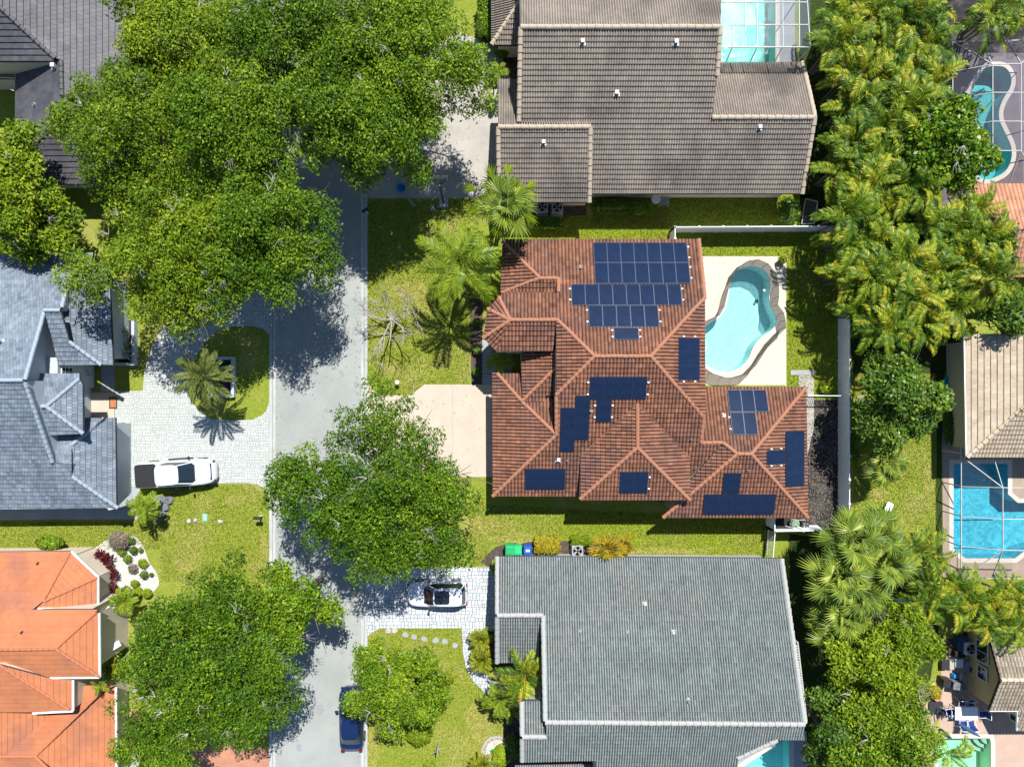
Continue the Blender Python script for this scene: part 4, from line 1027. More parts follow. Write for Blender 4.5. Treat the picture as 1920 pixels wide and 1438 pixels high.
# ---- yellow house, lower right
h = House('yellow_walled_house', 'yellow walled house with mottled tan tiles beside the patio', 1890, 1260, 'barrel', 'tile_mix', 'tile_tan_cap', 'wall_yellow', 0.42, inset=.5)
h.face('n', N_, (1880, 1188, 3.0), [(1852, 1188), (2080, 1188), (2090, 1274), (1875, 1274)])
h.face('s', S_, 'n:1900,1274', [(1875, 1274), (2090, 1274), (2080, 1330), (1854, 1330)])
h.face('s2', S_, 's:1930,1322', [(1908, 1322), (2080, 1322), (2080, 1368), (1906, 1368)])
h.caps('n', [(1875, 1274), (1990, 1274)], .14, .45)
h.finish()
gutter(h, 's', [(1854, 1331), (1908, 1331)]); gutter(h, 's2', [(1907, 1332), (1906, 1368)])
yellow = h

def window(parent, c, w, hgt, face='w', panes=(2, 1)):
    """framed window on a wall; face = outward direction"""
    f = {'w': Vector((-1, 0, 0)), 'e': Vector((1, 0, 0)), 's': Vector((0, -1, 0)), 'n': Vector((0, 1, 0))}[face]
    a = Vector((-f.y, f.x, 0)); c = Vector(c)
    b = MB(); t = .07
    for sgn in (-1, 1):
        b.bar(c + a * sgn * w / 2 - Vector((0, 0, hgt / 2)), c + a * sgn * w / 2 + Vector((0, 0, hgt / 2)), t, t)
        b.bar(c - a * w / 2 + Vector((0, 0, sgn * hgt / 2)), c + a * w / 2 + Vector((0, 0, sgn * hgt / 2)), t, t)
    for k in range(1, panes[0]):
        x = -w / 2 + w * k / panes[0]; b.bar(c + a * x - Vector((0, 0, hgt / 2)), c + a * x + Vector((0, 0, hgt / 2)), .04, .04)
    for k in range(1, panes[1]):
        z = -hgt / 2 + hgt * k / panes[1]; b.bar(c - a * w / 2 + Vector((0, 0, z)), c + a * w / 2 + Vector((0, 0, z)), .04, .04)
    wo = b.build('window', M['white'], parent)
    q = c - f * .0
    p = MB(); p.add([q - a * w / 2 - Vector((0, 0, hgt / 2)), q + a * w / 2 - Vector((0, 0, hgt / 2)), q + a * w / 2 + Vector((0, 0, hgt / 2)), q - a * w / 2 + Vector((0, 0, hgt / 2))], [(0, 1, 2, 3)])
    g = p.build('pane', M['glass'], parent); g.parent = wo

# ================================================================== TREES AND PLANTS
def leaves(centers, normals, size, g, aspect=0.5, spread=0.7, bend=0.0):
    """one small diamond-shaped quad per leaf"""
    n = len(centers)
    nr = normals + g.normal(0, spread, (n, 3)); nr /= np.linalg.norm(nr, axis=1)[:, None]
    t = g.normal(0, 1, (n, 3)); t -= (t * nr).sum(1)[:, None] * nr; t /= np.linalg.norm(t, axis=1)[:, None]
    b = np.cross(nr, t)
    L = (size * np.where(g.random(n) < .2, g.uniform(1.2, 1.75, n), g.uniform(.6, 1.2, n)))[:, None]
    Q = np.empty((n, 4, 3))
    Q[:, 0] = centers - t * L * .5; Q[:, 1] = centers + b * L * aspect * .5 + nr * L * bend; Q[:, 2] = centers + t * L * .5; Q[:, 3] = centers - b * L * aspect * .5 + nr * L * bend
    return Q

def crown_quads(rx, ry, rz, npuff, nleaf, lsize, g, puff=(.9, 1.5), low=-0.35, flat=1.0, aspect=0.5):
    """leaf quads in small sprays, the sprays gathered into boughs with gaps between them"""
    Qs, Ts = [], []
    nb = max(7, int(npuff / 5)); rr_ = math.sqrt(rx * ry)
    ga = g.uniform(0, 2 * math.pi, 6); gk = np.array([2, 3, 4, 5, 7, 9]); gw = g.uniform(.03, .10, 6)
    for i in range(nb):
        f = math.sqrt((i + .4) / nb); a = i * 2.39996 + g.normal(0, .22)
        lob = 1 + (gw * np.cos(gk * a + ga)).sum()
        R0 = f * g.uniform(.9, 1.02) * lob * .86
        br = g.uniform(.22, .34) * rr_ * (1.0 if f < .75 else .82)
        bc = np.array([math.cos(a) * R0 * rx, math.sin(a) * R0 * ry, math.sqrt(max(.02, 1 - min(f * .95, .99) ** 2)) * rz + g.normal(0, .6)])
        bt = g.normal(0, .07); ph = g.uniform(0, 6.28)
        for j in range(6):
            a2 = ph + j * 2.39996; r2 = br * math.sqrt((j + .5) / 6) * g.uniform(.75, 1.15)
            out = np.array([math.cos(a2) * r2, math.sin(a2) * r2, -r2 * r2 / (br * 1.15) + g.normal(0, .15)])
            c = bc + out
            pr = g.uniform(*puff) * .82
            m = int(nleaf * (pr / np.mean(puff)) ** 2 * g.uniform(.6, 1.25))
            d = g.normal(0, 1, (m, 3)); d[:, 2] = np.abs(d[:, 2]) - .45; d /= np.linalg.norm(d, axis=1)[:, None]
            rad = pr * g.uniform(.2, 1.0, m) ** .55
            th = np.arctan2(d[:, 1], d[:, 0]); k_ = g.integers(4, 8)
            fing = .86 + .34 * np.maximum(0, np.sin(k_ * th + g.uniform(0, 6))) * (rad / pr)
            p = c + d * (rad * fing)[:, None] * np.array([1, 1, .72 * flat])
            nrm = d * .7 + np.array([0, 0, .8])
            Qs.append(leaves(p, nrm, lsize, g, aspect, .75))
            Ts.append((g.normal(.45 + bt + g.normal(0, .07), .25, m)).clip(0, 1))
    return np.concatenate(Qs), np.concatenate(Ts)

def tree(name, label, px, py, zc, rpx, rpy, rz=2.6, npuff=90, nleaf=230, lsize=.2, mat='oak', puff=(.85, 1.35), trunk_r=.22, seed=1, group=None, cat='tree', limbs=9, low=-.35, twig='bark', base=None, aspect=.5):
    g = np.random.default_rng(seed)
    c = P(px, py, zc); s = (H - zc) / F
    rx, ry = rpx * s * 1.07, rpy * s * 1.07
    bx, by = (c.x, c.y) if base is None else (P(*base).x, P(*base).y)
    t = thing(name, label, cat, (bx, by, 0), group=group)
    Q, T = crown_quads(rx, ry, rz, npuff, nleaf, lsize, g, puff, low, aspect=aspect)
    Q = Q + np.array([c.x - bx, c.y - by, zc - rz * .45])
    Q[:, :, 2] = np.maximum(Q[:, :, 2], .08)
    link('crown', quads_mesh('crown', Q, M[mat], T), t)
    b = MB()
    off = Vector((c.x - bx, c.y - by, 0))
    th = max(.4, zc - rz * 1.2)
    b.tube([(0, 0, 0), (.02, .03, .25), (off.x * .4, off.y * .4, th * .6), (off.x * .7, off.y * .7, th)], [trunk_r * 1.35, trunk_r, trunk_r * .85, trunk_r * .75], 8)
    top = Vector((off.x * .7, off.y * .7, th))
    for k in range(limbs):
        a = k * 2.4 + g.uniform(-.3, .3); e = g.uniform(.5, .92)
        q = Vector((off.x + math.cos(a) * rx * e, off.y + math.sin(a) * ry * e, zc - rz * .45 + rz * g.uniform(.1, .75) * math.sqrt(1 - e * e * .9)))
        m1 = top.lerp(q, .45) + Vector((g.normal(0, .2), g.normal(0, .2), .35))
        b.tube([top, m1, q], [trunk_r * .5, trunk_r * .3, trunk_r * .1], 5)
        for j in range(4):
            r_ = q + Vector((g.normal(0, .8), g.normal(0, .8), g.uniform(-.1, .6)))
            b.tube([m1.lerp(q, .35 + .15 * j), r_], [trunk_r * .16, trunk_r * .05], 4)
    b.build('trunk', M[twig], t, local=True)
    b = MB()                                            # pale bare twigs showing between the boughs
    for k in range(int(rx * ry * .42)):
        a = g.uniform(0, 6.28); e = math.sqrt(g.uniform(.02, .8))
        p = Vector((off.x + math.cos(a) * rx * e * .86, off.y + math.sin(a) * ry * e * .86, zc - rz * .45 + rz * math.sqrt(1 - (e * .9) ** 2) * g.uniform(.85, 1.22)))
        a2 = a + g.normal(0, .6)
        for j in range(4):
            a3 = a2 + g.normal(0, .7); l = g.uniform(.35, .95)
            b.tube([p, p + Vector((math.cos(a3) * l * .5, math.sin(a3) * l * .5, .08)), p + Vector((math.cos(a3 + .3) * l, math.sin(a3 + .3) * l, .05))], [.022, .014, .006], 3, cap=False)
    b.build('twigs', M['bark_pale'], t, local=True)
    return t

OAK = 'street oaks over the road and driveways'
tree('oak_tree', 'broad oak over the dark roof at the upper left, its crown reaching the top edge', 345, 60, 8.0, 135, 110, 2.6, 120, 494, .175, 'oak_olive', seed=11)
tree('oak_tree', 'large yellowish oak west of the road, between the dark roof and the slate roof', 245, 240, 8.0, 135, 140, 3.0, 132, 494, .175, 'oak_olive', seed=12)
tree('oak_tree', 'large oak whose crown ends just above the curved paver driveway', 330, 480, 7.8, 172, 142, 3.2, 143, 510, .175, 'oak_olive', seed=13)
tree('oak_tree', 'oak at the west kerb whose east side overhangs the road below the bend of shade', 512, 440, 8.2, 116, 135, 3.0, 114, 494, .175, 'oak', seed=14)
tree('oak_tree', 'oak in the middle of the upper left thicket, west of the road', 455, 235, 8.8, 140, 130, 3.0, 126, 494, .175, 'oak', seed=15)
tree('oak_tree', 'oak spanning the road at the very top of the photo', 530, 40, 9.0, 150, 125, 2.8, 114, 494, .175, 'oak', seed=16)
tree('oak_tree', 'dense dark oak over the top driveway, left of the brown tiled roof', 760, 100, 9.0, 150, 130, 3.2, 143, 510, .175, 'oak', seed=17)
tree('oak_tree', 'oak whose lowest branches hang over the basketball hoop driveway', 715, 225, 8.2, 118, 112, 2.8, 109, 494, .175, 'oak', seed=18)
tree('oak_tree', 'oak directly over the road between the two upper thickets', 612, 175, 8.6, 112, 135, 2.8, 103, 494, .175, 'oak', seed=19)
tree('oak_tree', 'tall oak beside the cream driveway, left of the red tiled house', 709, 924, 7.6, 188, 168, 3.4, 172, 510, .175, 'oak', seed=20)
tree('oak_tree', 'wide oak below the gravel bed, over the left lawn and terracotta driveway', 398, 1243, 7.0, 182, 168, 3.2, 172, 510, .175, 'oak', seed=21)
tree('oak_tree', 'low oak spreading over the terracotta driveway at the bottom edge', 305, 1392, 5.2, 72, 55, 2.0, 50, 480, .175, 'oak', seed=36, puff=(.8, 1.2))
tree('oak_tree', 'small oak at the west kerb across from the white car', 552, 1135, 6.6, 76, 72, 2.2, 42, 320, .24, 'oak', puff=(.8, 1.2), seed=22)
tree('loose_tree', 'yellow green tree at the left edge beside the dark roof', 14, 330, 6.0, 82, 92, 2.6, 70, 300, .24, 'oak_olive', seed=23, puff=(.8, 1.3))
tree('loose_tree', 'dim green tree at the left edge touching the slate roof', 46, 430, 5.0, 92, 50, 2.2, 55, 280, .24, 'oak_olive', seed=24, puff=(.7, 1.2))
tree('fine_leaved_tree', 'fine leaved bright green tree over the dark blue car', 742, 1290, 4.6, 92, 92, 2.3, 85, 330, .16, 'oak', seed=25, puff=(.6, 1.0), aspect=.6)
tree('ficus_tree', 'glossy bright ficus beside the teal pool cage', 1774, 277, 5.5, 82, 86, 2.8, 75, 260, .27, 'ficus', seed=26, puff=(.7, 1.15), aspect=.65)
tree('round_tree', 'round dark green tree right of the long white fence', 1676, 755, 4.6, 86, 80, 2.8, 75, 260, .24, 'round', seed=27, puff=(.7, 1.1), aspect=.6)
tree('leafy_tree', 'small leaved green tree below the terracotta roof', 1868, 460, 4.6, 52, 48, 2.0, 34, 260, .20, 'ficus', seed=28, puff=(.6, .9))
tree('leafy_tree', 'dark green tree between the terracotta roof and the tan roof', 1885, 585, 4.5, 60, 48, 2.0, 38, 260, .24, 'round', seed=29, puff=(.6, 1.0))
tree('bushy_tree', 'bright yellow green tree left of the patio with the white table', 1645, 1268, 5.0, 98, 92, 2.6, 80, 300, .21, 'lime', seed=30, puff=(.7, 1.2))
tree('bushy_tree', 'yellow green tree at the bottom right, left of the mint pool', 1640, 1395, 5.0, 112, 82, 2.6, 85, 300, .21, 'ficus', seed=31, puff=(.7, 1.2))
tree('bushy_tree', 'shaded green tree along the right side of the grey tiled roof', 1556, 1375, 4.2, 48, 95, 2.2, 45, 260, .21, 'round', seed=32, puff=(.6, 1.0))
tree('bushy_tree', 'lime green tree above the patio storage corner', 1690, 1195, 4.6, 72, 52, 2.0, 45, 280, .21, 'lime', seed=33, puff=(.6, 1.0))

def shrub(name, label, px, py, r_px, zc, mat, seed, ry_px=None, rz=.5, lsize=.12, n=1400, group=None, box=False, cat='shrub', aspect=.55, spread=.5):
    g = np.random.default_rng(seed)
    c = P(px, py, zc); s = (H - zc) / F; rx = r_px * s; ry = (ry_px or r_px) * s
    t = thing(name, label, cat, (c.x, c.y, 0), group=group)
    d = g.normal(0, 1, (n, 3)); d[:, 2] = np.abs(d[:, 2]) if not box else d[:, 2]; d /= np.linalg.norm(d, axis=1)[:, None]
    if box:
        d = np.sign(d) * np.abs(d) ** .45; m_ = n // 2
        d[:m_, :2] = g.uniform(-.95, .95, (m_, 2)); d[:m_, 2] = g.uniform(.8, 1.0, m_)
    k = g.uniform(.78, 1.03, n) * (1 + .05 * np.sin(6 * np.arctan2(d[:, 1], d[:, 0]) + seed) + .05 * np.sin(9 * d[:, 0] * 3))
    p = d * k[:, None] * np.array([rx, ry, rz]) + np.array([0, 0, zc * .9 if not box else zc - rz * .5])
    p[:, 2] = np.maximum(p[:, 2], .04)
    Q = leaves(p, d * 1.0 + np.array([0, 0, .35]), lsize, g, aspect, spread)
    link('foliage', quads_mesh('foliage', Q, M[mat], g.normal(.5, .25, n).clip(0, 1)), t)
    b = MB(); hc = zc + rz * (-.25 if box else .3); b.lathe((0, 0, 0), [(rx * .5, 0), (rx * .62, hc * .7), (rx * .45, hc * .9), (.02, hc)], 9, sy=ry / rx)
    core = b.build('stems', M['bark'], t, local=True)
    return t

# ---- fronds
def feather(L, n, ll, th0, droop, seed, lw=.055, hang=.35, sweep=.6, curl=0.0, petiole=.15):
    g = np.random.default_rng(seed); Q, T = [], []
    pts = []; x = z = y = 0.0; N = 14
    for i in range(N + 1):
        t = i / N; th = th0 - droop * t ** 1.25; pts.append(np.array([x, y, z])); x += math.cos(th) * L / N; z += math.sin(th) * L / N; y += curl * t * L / N
    pts = np.array(pts)
    def at(t):
        f = min(t * N, N - 1e-6); i = int(f); return pts[i] + (pts[i + 1] - pts[i]) * (f - i), (pts[i + 1] - pts[i]) / (L / N)
    for i in range(n):
        t = petiole + (1 - petiole) * (i + .5) / n; p, d = at(t)
        side0 = np.array([-d[1], d[0], 0.0]); side0 = np.array([0, 1.0, 0]) if np.linalg.norm(side0) < .05 else side0 / np.linalg.norm(side0)
        up = np.cross(d, side0)
        if up[2] < 0: up = -up
        l0 = ll * (math.sin(math.pi * min(1, .16 + .78 * t)) ** .55)
        for sg in (-1, 1):
            l = l0 * g.uniform(.85, 1.1)
            dr = side0 * sg * 1.0 + d * (sweep + .5 * t) + up * g.normal(.22, .12); dr /= np.linalg.norm(dr)
            w = np.cross(dr, up); w /= max(np.linalg.norm(w), 1e-6)
            tw = up * g.normal(0, .35)
            ww = (w + tw) * lw * .5
            mid = p + dr * l * .5; tip = p + dr * l + np.array([0, 0, -hang * l * g.uniform(.6, 1.3)])
            tt = float(np.clip(g.normal(.5, .2), 0, 1))
            Q.append([p, mid + ww, tip, mid - ww]); T.append(tt)
    for i in range(N):
        a, b = pts[i], pts[i + 1]; r = .028 * L / 2.5 * (1 - i / N * .8)
        for u, v in (((0, r, 0), (0, 0, r)), ((0, 0, r), (0, -r, 0))):
            Q.append([a + np.array(u), b + np.array(u), b + np.array(v), a + np.array(v)]); T.append(.72)
    return np.array(Q), np.array(T)

def fanleaf(pet, Rf, nseg, th0, seed, spread=5.0, hang=.3, w=.8):
    g = np.random.default_rng(seed); Q, T = [], []
    d = np.array([math.cos(th0), 0, math.sin(th0)]); hub = d * pet + np.array([0, 0, -.05 * pet])
    up = np.array([-d[2], 0, d[0]]); side = np.array([0, 1.0, 0])
    for u, v in (((0, .022, 0), (0, 0, .022)), ((0, 0, .022), (0, -.022, 0))):
        Q.append([np.array(u), hub + np.array(u), hub + np.array(v), np.array(v)]); T.append(.75)
    f = d * .8 + np.array([0, 0, -.35]); f /= np.linalg.norm(f); nrm = np.cross(f, side)
    if nrm[2] < 0: nrm = -nrm
    for i in range(nseg):
        a = -spread / 2 + spread * (i + .5) / nseg
        dr = f * math.cos(a) + side * math.sin(a); l = Rf * (1 - .18 * abs(a) / (spread / 2)) * g.uniform(.9, 1.08)
        da = spread / nseg * .5 * 1.02
        e1 = f * math.cos(a - da) + side * math.sin(a - da); e2 = f * math.cos(a + da) + side * math.sin(a + da)
        m = .55; fold = nrm * .05 * (1 if i % 2 else -1)
        tip = hub + dr * l + np.array([0, 0, -hang * l * g.uniform(.6, 1.4)])
        tt = float(np.clip(g.normal(.5, .2), 0, 1))
        c = hub + dr * l * m + nrm * .05
        Q.append([hub, hub + e1 * l * m, tip, c]); T.append(tt); Q.append([hub, c, tip, hub + e2 * l * m]); T.append(float(np.clip(tt - .12, 0, 1)))
    return np.array(Q), np.array(T)

FR = {}
def frond_set(key, mat, maker, variants):
    L = []
    for i, kw in enumerate(variants):
        Q, T = maker(**kw)
        L.append(quads_mesh('frond', Q, M[mat], T))
    FR[key] = L
up_, mid_, low_, hang_ = 1.25, .85, .42, .0
frond_set('areca', 'areca', feather, [dict(L=2.6, n=26, ll=.62, th0=t0, droop=dp, seed=i, lw=.085, hang=.3, curl=c) for i, (t0, dp, c) in enumerate([(1.35, 1.6, .3), (1.15, 1.7, -.3), (.9, 1.7, .2), (.65, 1.5, -.25), (.4, 1.3, .3), (1.2, 2.1, 0)])])
frond_set('coco', 'coco', feather, [dict(L=3.6, n=40, ll=.85, th0=t0, droop=dp, seed=20 + i, lw=.075, hang=.45, curl=c) for i, (t0, dp, c) in enumerate([(1.1, 1.4, .2), (.7, 1.4, -.2), (.35, 1.3, .15), (.0, 1.0, -.1)])])
frond_set('date', 'datepalm', feather, [dict(L=1.9, n=30, ll=.42, th0=t0, droop=dp, seed=40 + i, lw=.04, hang=.1, curl=c, sweep=.9) for i, (t0, dp, c) in enumerate([(1.2, 1.4, .1), (.8, 1.2, -.1), (.4, 1.1, .1), (.0, .9, 0)])])
frond_set('cycad', 'cycad', feather, [dict(L=1.0, n=20, ll=.30, th0=t0, droop=dp, seed=60 + i, lw=.05, hang=.15, petiole=.05) for i, (t0, dp) in enumerate([(1.1, 1.2), (.7, 1.1), (.35, .9)])])
frond_set('small', 'coco', feather, [dict(L=1.5, n=20, ll=.48, th0=t0, droop=dp, seed=80 + i, lw=.085, hang=.35) for i, (t0, dp) in enumerate([(1.1, 1.4), (.75, 1.3), (.35, 1.1)])])
frond_set('fan', 'fan', fanleaf, [dict(pet=p_, Rf=r_, nseg=20, th0=t0, seed=100 + i, spread=4.6, hang=h_) for i, (p_, r_, t0, h_) in enumerate([(.7, .8, 1.2, .15), (.95, .9, .8, .25), (1.1, .95, .4, .35), (1.1, .9, .0, .45)])])
frond_set('fanbig', 'fan', fanleaf, [dict(pet=p_, Rf=r_, nseg=22, th0=t0, seed=120 + i, spread=4.2, hang=h_) for i, (p_, r_, t0, h_) in enumerate([(.8, 1.0, 1.2, .15), (1.1, 1.15, .85, .25), (1.3, 1.2, .45, .35), (1.25, 1.1, .05, .45)])])
frond_set('paddle', 'lime', fanleaf, [dict(pet=p_, Rf=.95, nseg=7, th0=t0, seed=140 + i, spread=1.1, hang=.15) for i, (p_, t0) in enumerate([(1.2, 1.0), (1.5, .6), (1.6, .3)])])
frond_set('croton', 'croton', fanleaf, [dict(pet=p_, Rf=.75, nseg=5, th0=t0, seed=160 + i, spread=1.7, hang=.12) for i, (p_, t0) in enumerate([(.35, 1.1), (.5, .7), (.6, .3)])])
frond_set('ti', 'red_leaf', fanleaf, [dict(pet=.08, Rf=.42, nseg=3, th0=t0, seed=180 + i, spread=.5, hang=.1) for i, t0 in enumerate([1.15, .8, .45, .15])])
frond_set('agave', 'agave', fanleaf, [dict(pet=.05, Rf=.6, nseg=3, th0=t0, seed=200 + i, spread=.35, hang=.05) for i, t0 in enumerate([1.1, .7, .3])])

def palm(name, label, px, py, zc, kind, n, scale=1.0, base=None, trunk=.12, seed=1, group=None, stems=1, spreadr=0.0, tilt=(0, 0), cat='palm', dz=.5, golden=True):
    g = random.Random(seed)
    c = P(px, py, zc)
    bq = P(*base) if base else Vector((c.x, c.y, 0))
    t = thing(name, label, cat, (bq.x, bq.y, 0), group=group)
    off = Vector((c.x - bq.x, c.y - bq.y, zc))
    crowns = []
    tb = MB()
    for s_ in range(stems):
        a = s_ * 2.4 + g.uniform(0, 1); r = spreadr * math.sqrt((s_ + .3) / stems) if stems > 1 else 0
        cp = off + Vector((math.cos(a) * r, math.sin(a) * r, g.uniform(-dz, dz) if stems > 1 else 0))
        b0 = Vector((math.cos(a) * r * .35, math.sin(a) * r * .35, 0))
        tb.tube([b0, b0.lerp(cp, .5) + Vector((0, 0, -.05)), cp], [trunk * 1.2, trunk, trunk * .85], 7)
        crowns.append(cp)
    tb.build('trunk', M['palm_trunk'], t, local=True)
    V = FR[kind]; k = 0
    for ci, cp in enumerate(crowns):
        m = n // stems + (1 if ci < n % stems else 0)
        for i in range(m):
            az = i * 2.39996 + g.uniform(-.25, .25) + ci
            v = V[min(len(V) - 1, int(len(V) * (i + g.random() * .8) / m))] if m > 1 else V[0]
            sc = scale * g.uniform(.82, 1.12)
            link('frond', v, t, cp, (g.uniform(-.35, .35), g.uniform(-.12, .12), az), (sc, sc, sc))
            k += 1
    return t

# ---- palms
ORD = ['leftmost', 'second from left', 'third from left', 'fourth from left', 'fifth from left', 'sixth from left', 'seventh from left', 'eighth from left', 'rightmost']
ORDT = ['topmost', 'second from top', 'third from top', 'fourth from top', 'fifth from top', 'sixth from top', 'seventh from top', 'eighth from top', 'bottommost']
rnd2 = random.Random(99)
SEG = [((1570, 1738, 0, 170), 'left of the teal pool cage', 'areca palms in the upper thicket', 13),
       ((1570, 1720, 175, 360), 'between brown roof and ficus', 'areca palms beside the brown roof', 12),
       ((1580, 1850, 385, 520), 'left of the terracotta roof', 'areca palms beside the terracotta roof', 14),
       ((1600, 1810, 530, 620), 'above the round dark tree', 'areca palms above the round tree', 9)]
for (x0, x1, y0, y1), lab, grp, n in SEG:
    pl = []
    tries = 0
    while len(pl) < n and tries < 4000:
        tries += 1
        q = (rnd2.uniform(x0, x1), rnd2.uniform(y0, y1))
        dm = 46 - tries * .006
        if all((q[0] - a) ** 2 + (q[1] - b) ** 2 > dm * dm for a, b in pl): pl.append(q)
    xs = sorted(p[0] for p in pl); t1, t2 = xs[len(xs) // 3], xs[2 * len(xs) // 3]
    col_ = lambda x: 'left' if x < t1 else ('middle' if x < t2 else 'right')
    for i, (x, y) in enumerate(pl):
        rank = sorted(p[1] for p in pl if col_(p[0]) == col_(x)).index(y)
        lab2 = 'areca palm ' + lab + ', ' + ('topmost', 'second from top', 'third from top', 'fourth from top', 'fifth from top', 'sixth from top', 'seventh from top')[min(rank, 6)] + ' on the ' + col_(x)
        palm('areca_palm', lab2, x, y, rnd2.uniform(3.4, 5.2), 'areca', 19, rnd2.uniform(.85, 1.1), None, .06, seed=300 + i + n, group=grp, stems=3, spreadr=.55)
for i, (x, y) in enumerate(((1600, 25), (1610, 120))):
    palm('areca_palm', ('upper', 'lower')[i] + ' areca palm at the shaded left fringe of the upper thicket', x, y, 3.2, 'areca', 16, .8, None, .06, seed=390 + i, group='areca palms at the left fringe', stems=3, spreadr=.5)
for i, (x, y) in enumerate(((1870, 10), (1915, 35), (1850, 40))):
    palm('areca_palm', ('middle', 'rightmost', 'leftmost')[i] + ' green areca palm over the top beam of the teal pool cage', x, y, 4.0, 'areca', 16, .9, None, .06, seed=410 + i, group='areca palms behind the teal pool cage', stems=3, spreadr=.5)
for i, (x, y) in enumerate(((1745, 1090), (1790, 1095), (1832, 1120), (1880, 1110), (1915, 1130), (1850, 1160), (1900, 1165), (1775, 1130), (1735, 1120))):
    palm('areca_palm', 'bright areca palm below the blue pool cage, ' + ORD[sorted((1745, 1790, 1832, 1880, 1915, 1850, 1900, 1775, 1735)).index(x)], x, y, 3.4, 'areca', 17, .85, None, .06, seed=430 + i, group='areca palms below the blue pool', stems=3, spreadr=.45)
palm('areca_palm', 'upright areca palm at the corner of the grass below the pale bench', 1716, 1030, 3.6, 'areca', 14, .95, None, .06, seed=450, stems=2, spreadr=.3)
palm('areca_palm', 'sparse areca palm overhanging the left edge of the mint pool', 1775, 1410, 3.2, 'areca', 9, .8, (1750, 1420), .06, seed=451)
palm('areca_palm', 'thin areca palm beside the umbrella base and the round bin', 1735, 1375, 2.6, 'areca', 8, .7, None, .05, seed=452)
palm('coconut_palm', 'bright feathery palm on the lawn left of the red tiled house', 862, 497, 6.0, 'coco', 20, .92, (868, 515), .16, seed=501)
palm('queen_palm', 'lanky palm by the driveway corner with paddle shaped outer leaves', 945, 388, 6.2, 'fanbig', 20, 1.12, (938, 420), .17, seed=502)
t = palm('traveller_plant', 'tall plant with pale paddle leaves under the lanky palm', 945, 385, 5.8, 'paddle', 12, 1.25, (935, 425), .1, seed=503)
palm('small_palm', 'shaded bushy palm between the bright feathery palm and the red roof', 918, 500, 3.0, 'small', 16, 1.0, None, .08, seed=504)
palm('pygmy_palm', 'short bright palm in the entry notch of the red tiled house', 940, 677, 2.0, 'small', 14, .75, None, .07, seed=505)
palm('date_palm', 'shaggy date palm rising from the white square planter', 385, 705, 4.6, 'date', 36, 1.15, (430, 710), .25, seed=506)
palm('young_palm', 'green palm on the lawn beside the rocks and the pickup', 274, 952, 2.2, 'small', 15, .92, None, .09, seed=507)
palm('fan_palm', 'single fan palm on the grass under the round dark tree', 1658, 866, 3.6, 'fan', 22, 1.05, None, .16, seed=508)
for i, (x, y, z, s_) in enumerate(((1600, 1010, 5.2, 1.1), (1655, 1050, 5.0, 1.05), (1570, 1075, 5.0, 1.1), (1615, 1110, 4.8, 1.05), (1580, 1150, 4.2, 1.0), (1640, 1000, 4.6, 1.0), (1560, 1180, 3.6, .9))):
    palm('fan_palm', 'tall fan palm in the clump behind the white fence corner, ' + ORDT[sorted((1010, 1050, 1075, 1110, 1150, 1000, 1180)).index(y)], x, y, z, 'fanbig', 22, s_, None, .17, seed=520 + i, group='fan palms behind the fence corner')
palm('cycad', 'orange tinted cycad at the end of the paver driveway, upper of the two', 902, 1199, 1.2, 'cycad', 26, .98, None, .14, seed=540)
palm('cycad', 'orange tinted cycad beside the curving path, lower of the two', 904, 1238, 1.2, 'cycad', 26, 1.05, None, .14, seed=541)
palm('small_palm', 'green palm between the curving path and the bottom lawn', 935, 1310, 2.2, 'small', 18, .95, None, .09, seed=542)
palm('areca_palm', 'large fronded palm in the courtyard of the grey tiled house', 985, 1265, 3.6, 'areca', 13, .98, None, .09, seed=543)
palm('small_palm', 'dark small palm beside the courtyard palm', 960, 1330, 1.6, 'small', 12, .7, None, .06, seed=544)
palm('croton_palm', 'orange and yellow broad leaved plant overhanging the grey roof edge', 1138, 1030, 2.6, 'croton', 24, 1.15, None, .07, seed=545, cat='plant')
palm('croton_palm', 'yellow leaved plant right of the orange one at the grey roof edge', 1172, 1022, 1.8, 'croton', 16, .8, None, .05, seed=546, cat='plant')
palm('yellow_palm', 'golden palm at the right side of the fine leaved tree', 822, 1272, 2.4, 'cycad', 24, 1.3, None, .08, seed=547)
palm('cycad', 'olive cycad at the bottom edge by the stone ring', 905, 1432, 1.2, 'cycad', 22, 1.0, None, .12, seed=548)
palm('lush_palm', 'lime palm beneath the wide oak at the orange roof corner', 232, 1128, 1.8, 'small', 18, .8, None, .08, seed=549)
palm('small_palm', 'yellow palm at the notch of the orange roof', 208, 1250, 2.0, 'cycad', 16, .95, None, .08, seed=550)
palm('small_palm', 'little green palm above the lower orange roof', 190, 1283, 3.4, 'small', 8, .5, (205, 1280), .05, seed=551)
palm('young_palm', 'small palm in front of the left edge of the brown tiled roof', 935, 137, 2.4, 'small', 12, .62, None, .06, seed=552)
palm('small_palm', 'small palm in the shade beside the top driveway walk', 925, 158, 1.6, 'cycad', 10, .8, None, .05, seed=553)
for i, (x, y) in enumerate(((187, 1038), (196, 1052), (180, 1048), (206, 1066), (213, 1078), (207, 1092), (214, 1106), (203, 1045))):
    palm('cordyline', 'crimson cordyline between orange roof and white gravel, ' + ORDT[sorted((1038, 1052, 1048, 1066, 1078, 1092, 1106, 1045)).index(y)], x, y, .7, 'ti', 34, 1.0, None, .03, seed=560 + i, group='crimson cordylines', cat='plant', stems=2, spreadr=.12, dz=.15)
palm('agave', 'pale spiky agave in the walled bed beside the slate blue house', 237, 664, .9, 'agave', 14, .9, None, .05, seed=580, cat='plant')
palm('agave', 'pale agave on the grass notch of the slate blue house', 155, 700, .9, 'agave', 18, 1.2, None, .05, seed=581, cat='plant')
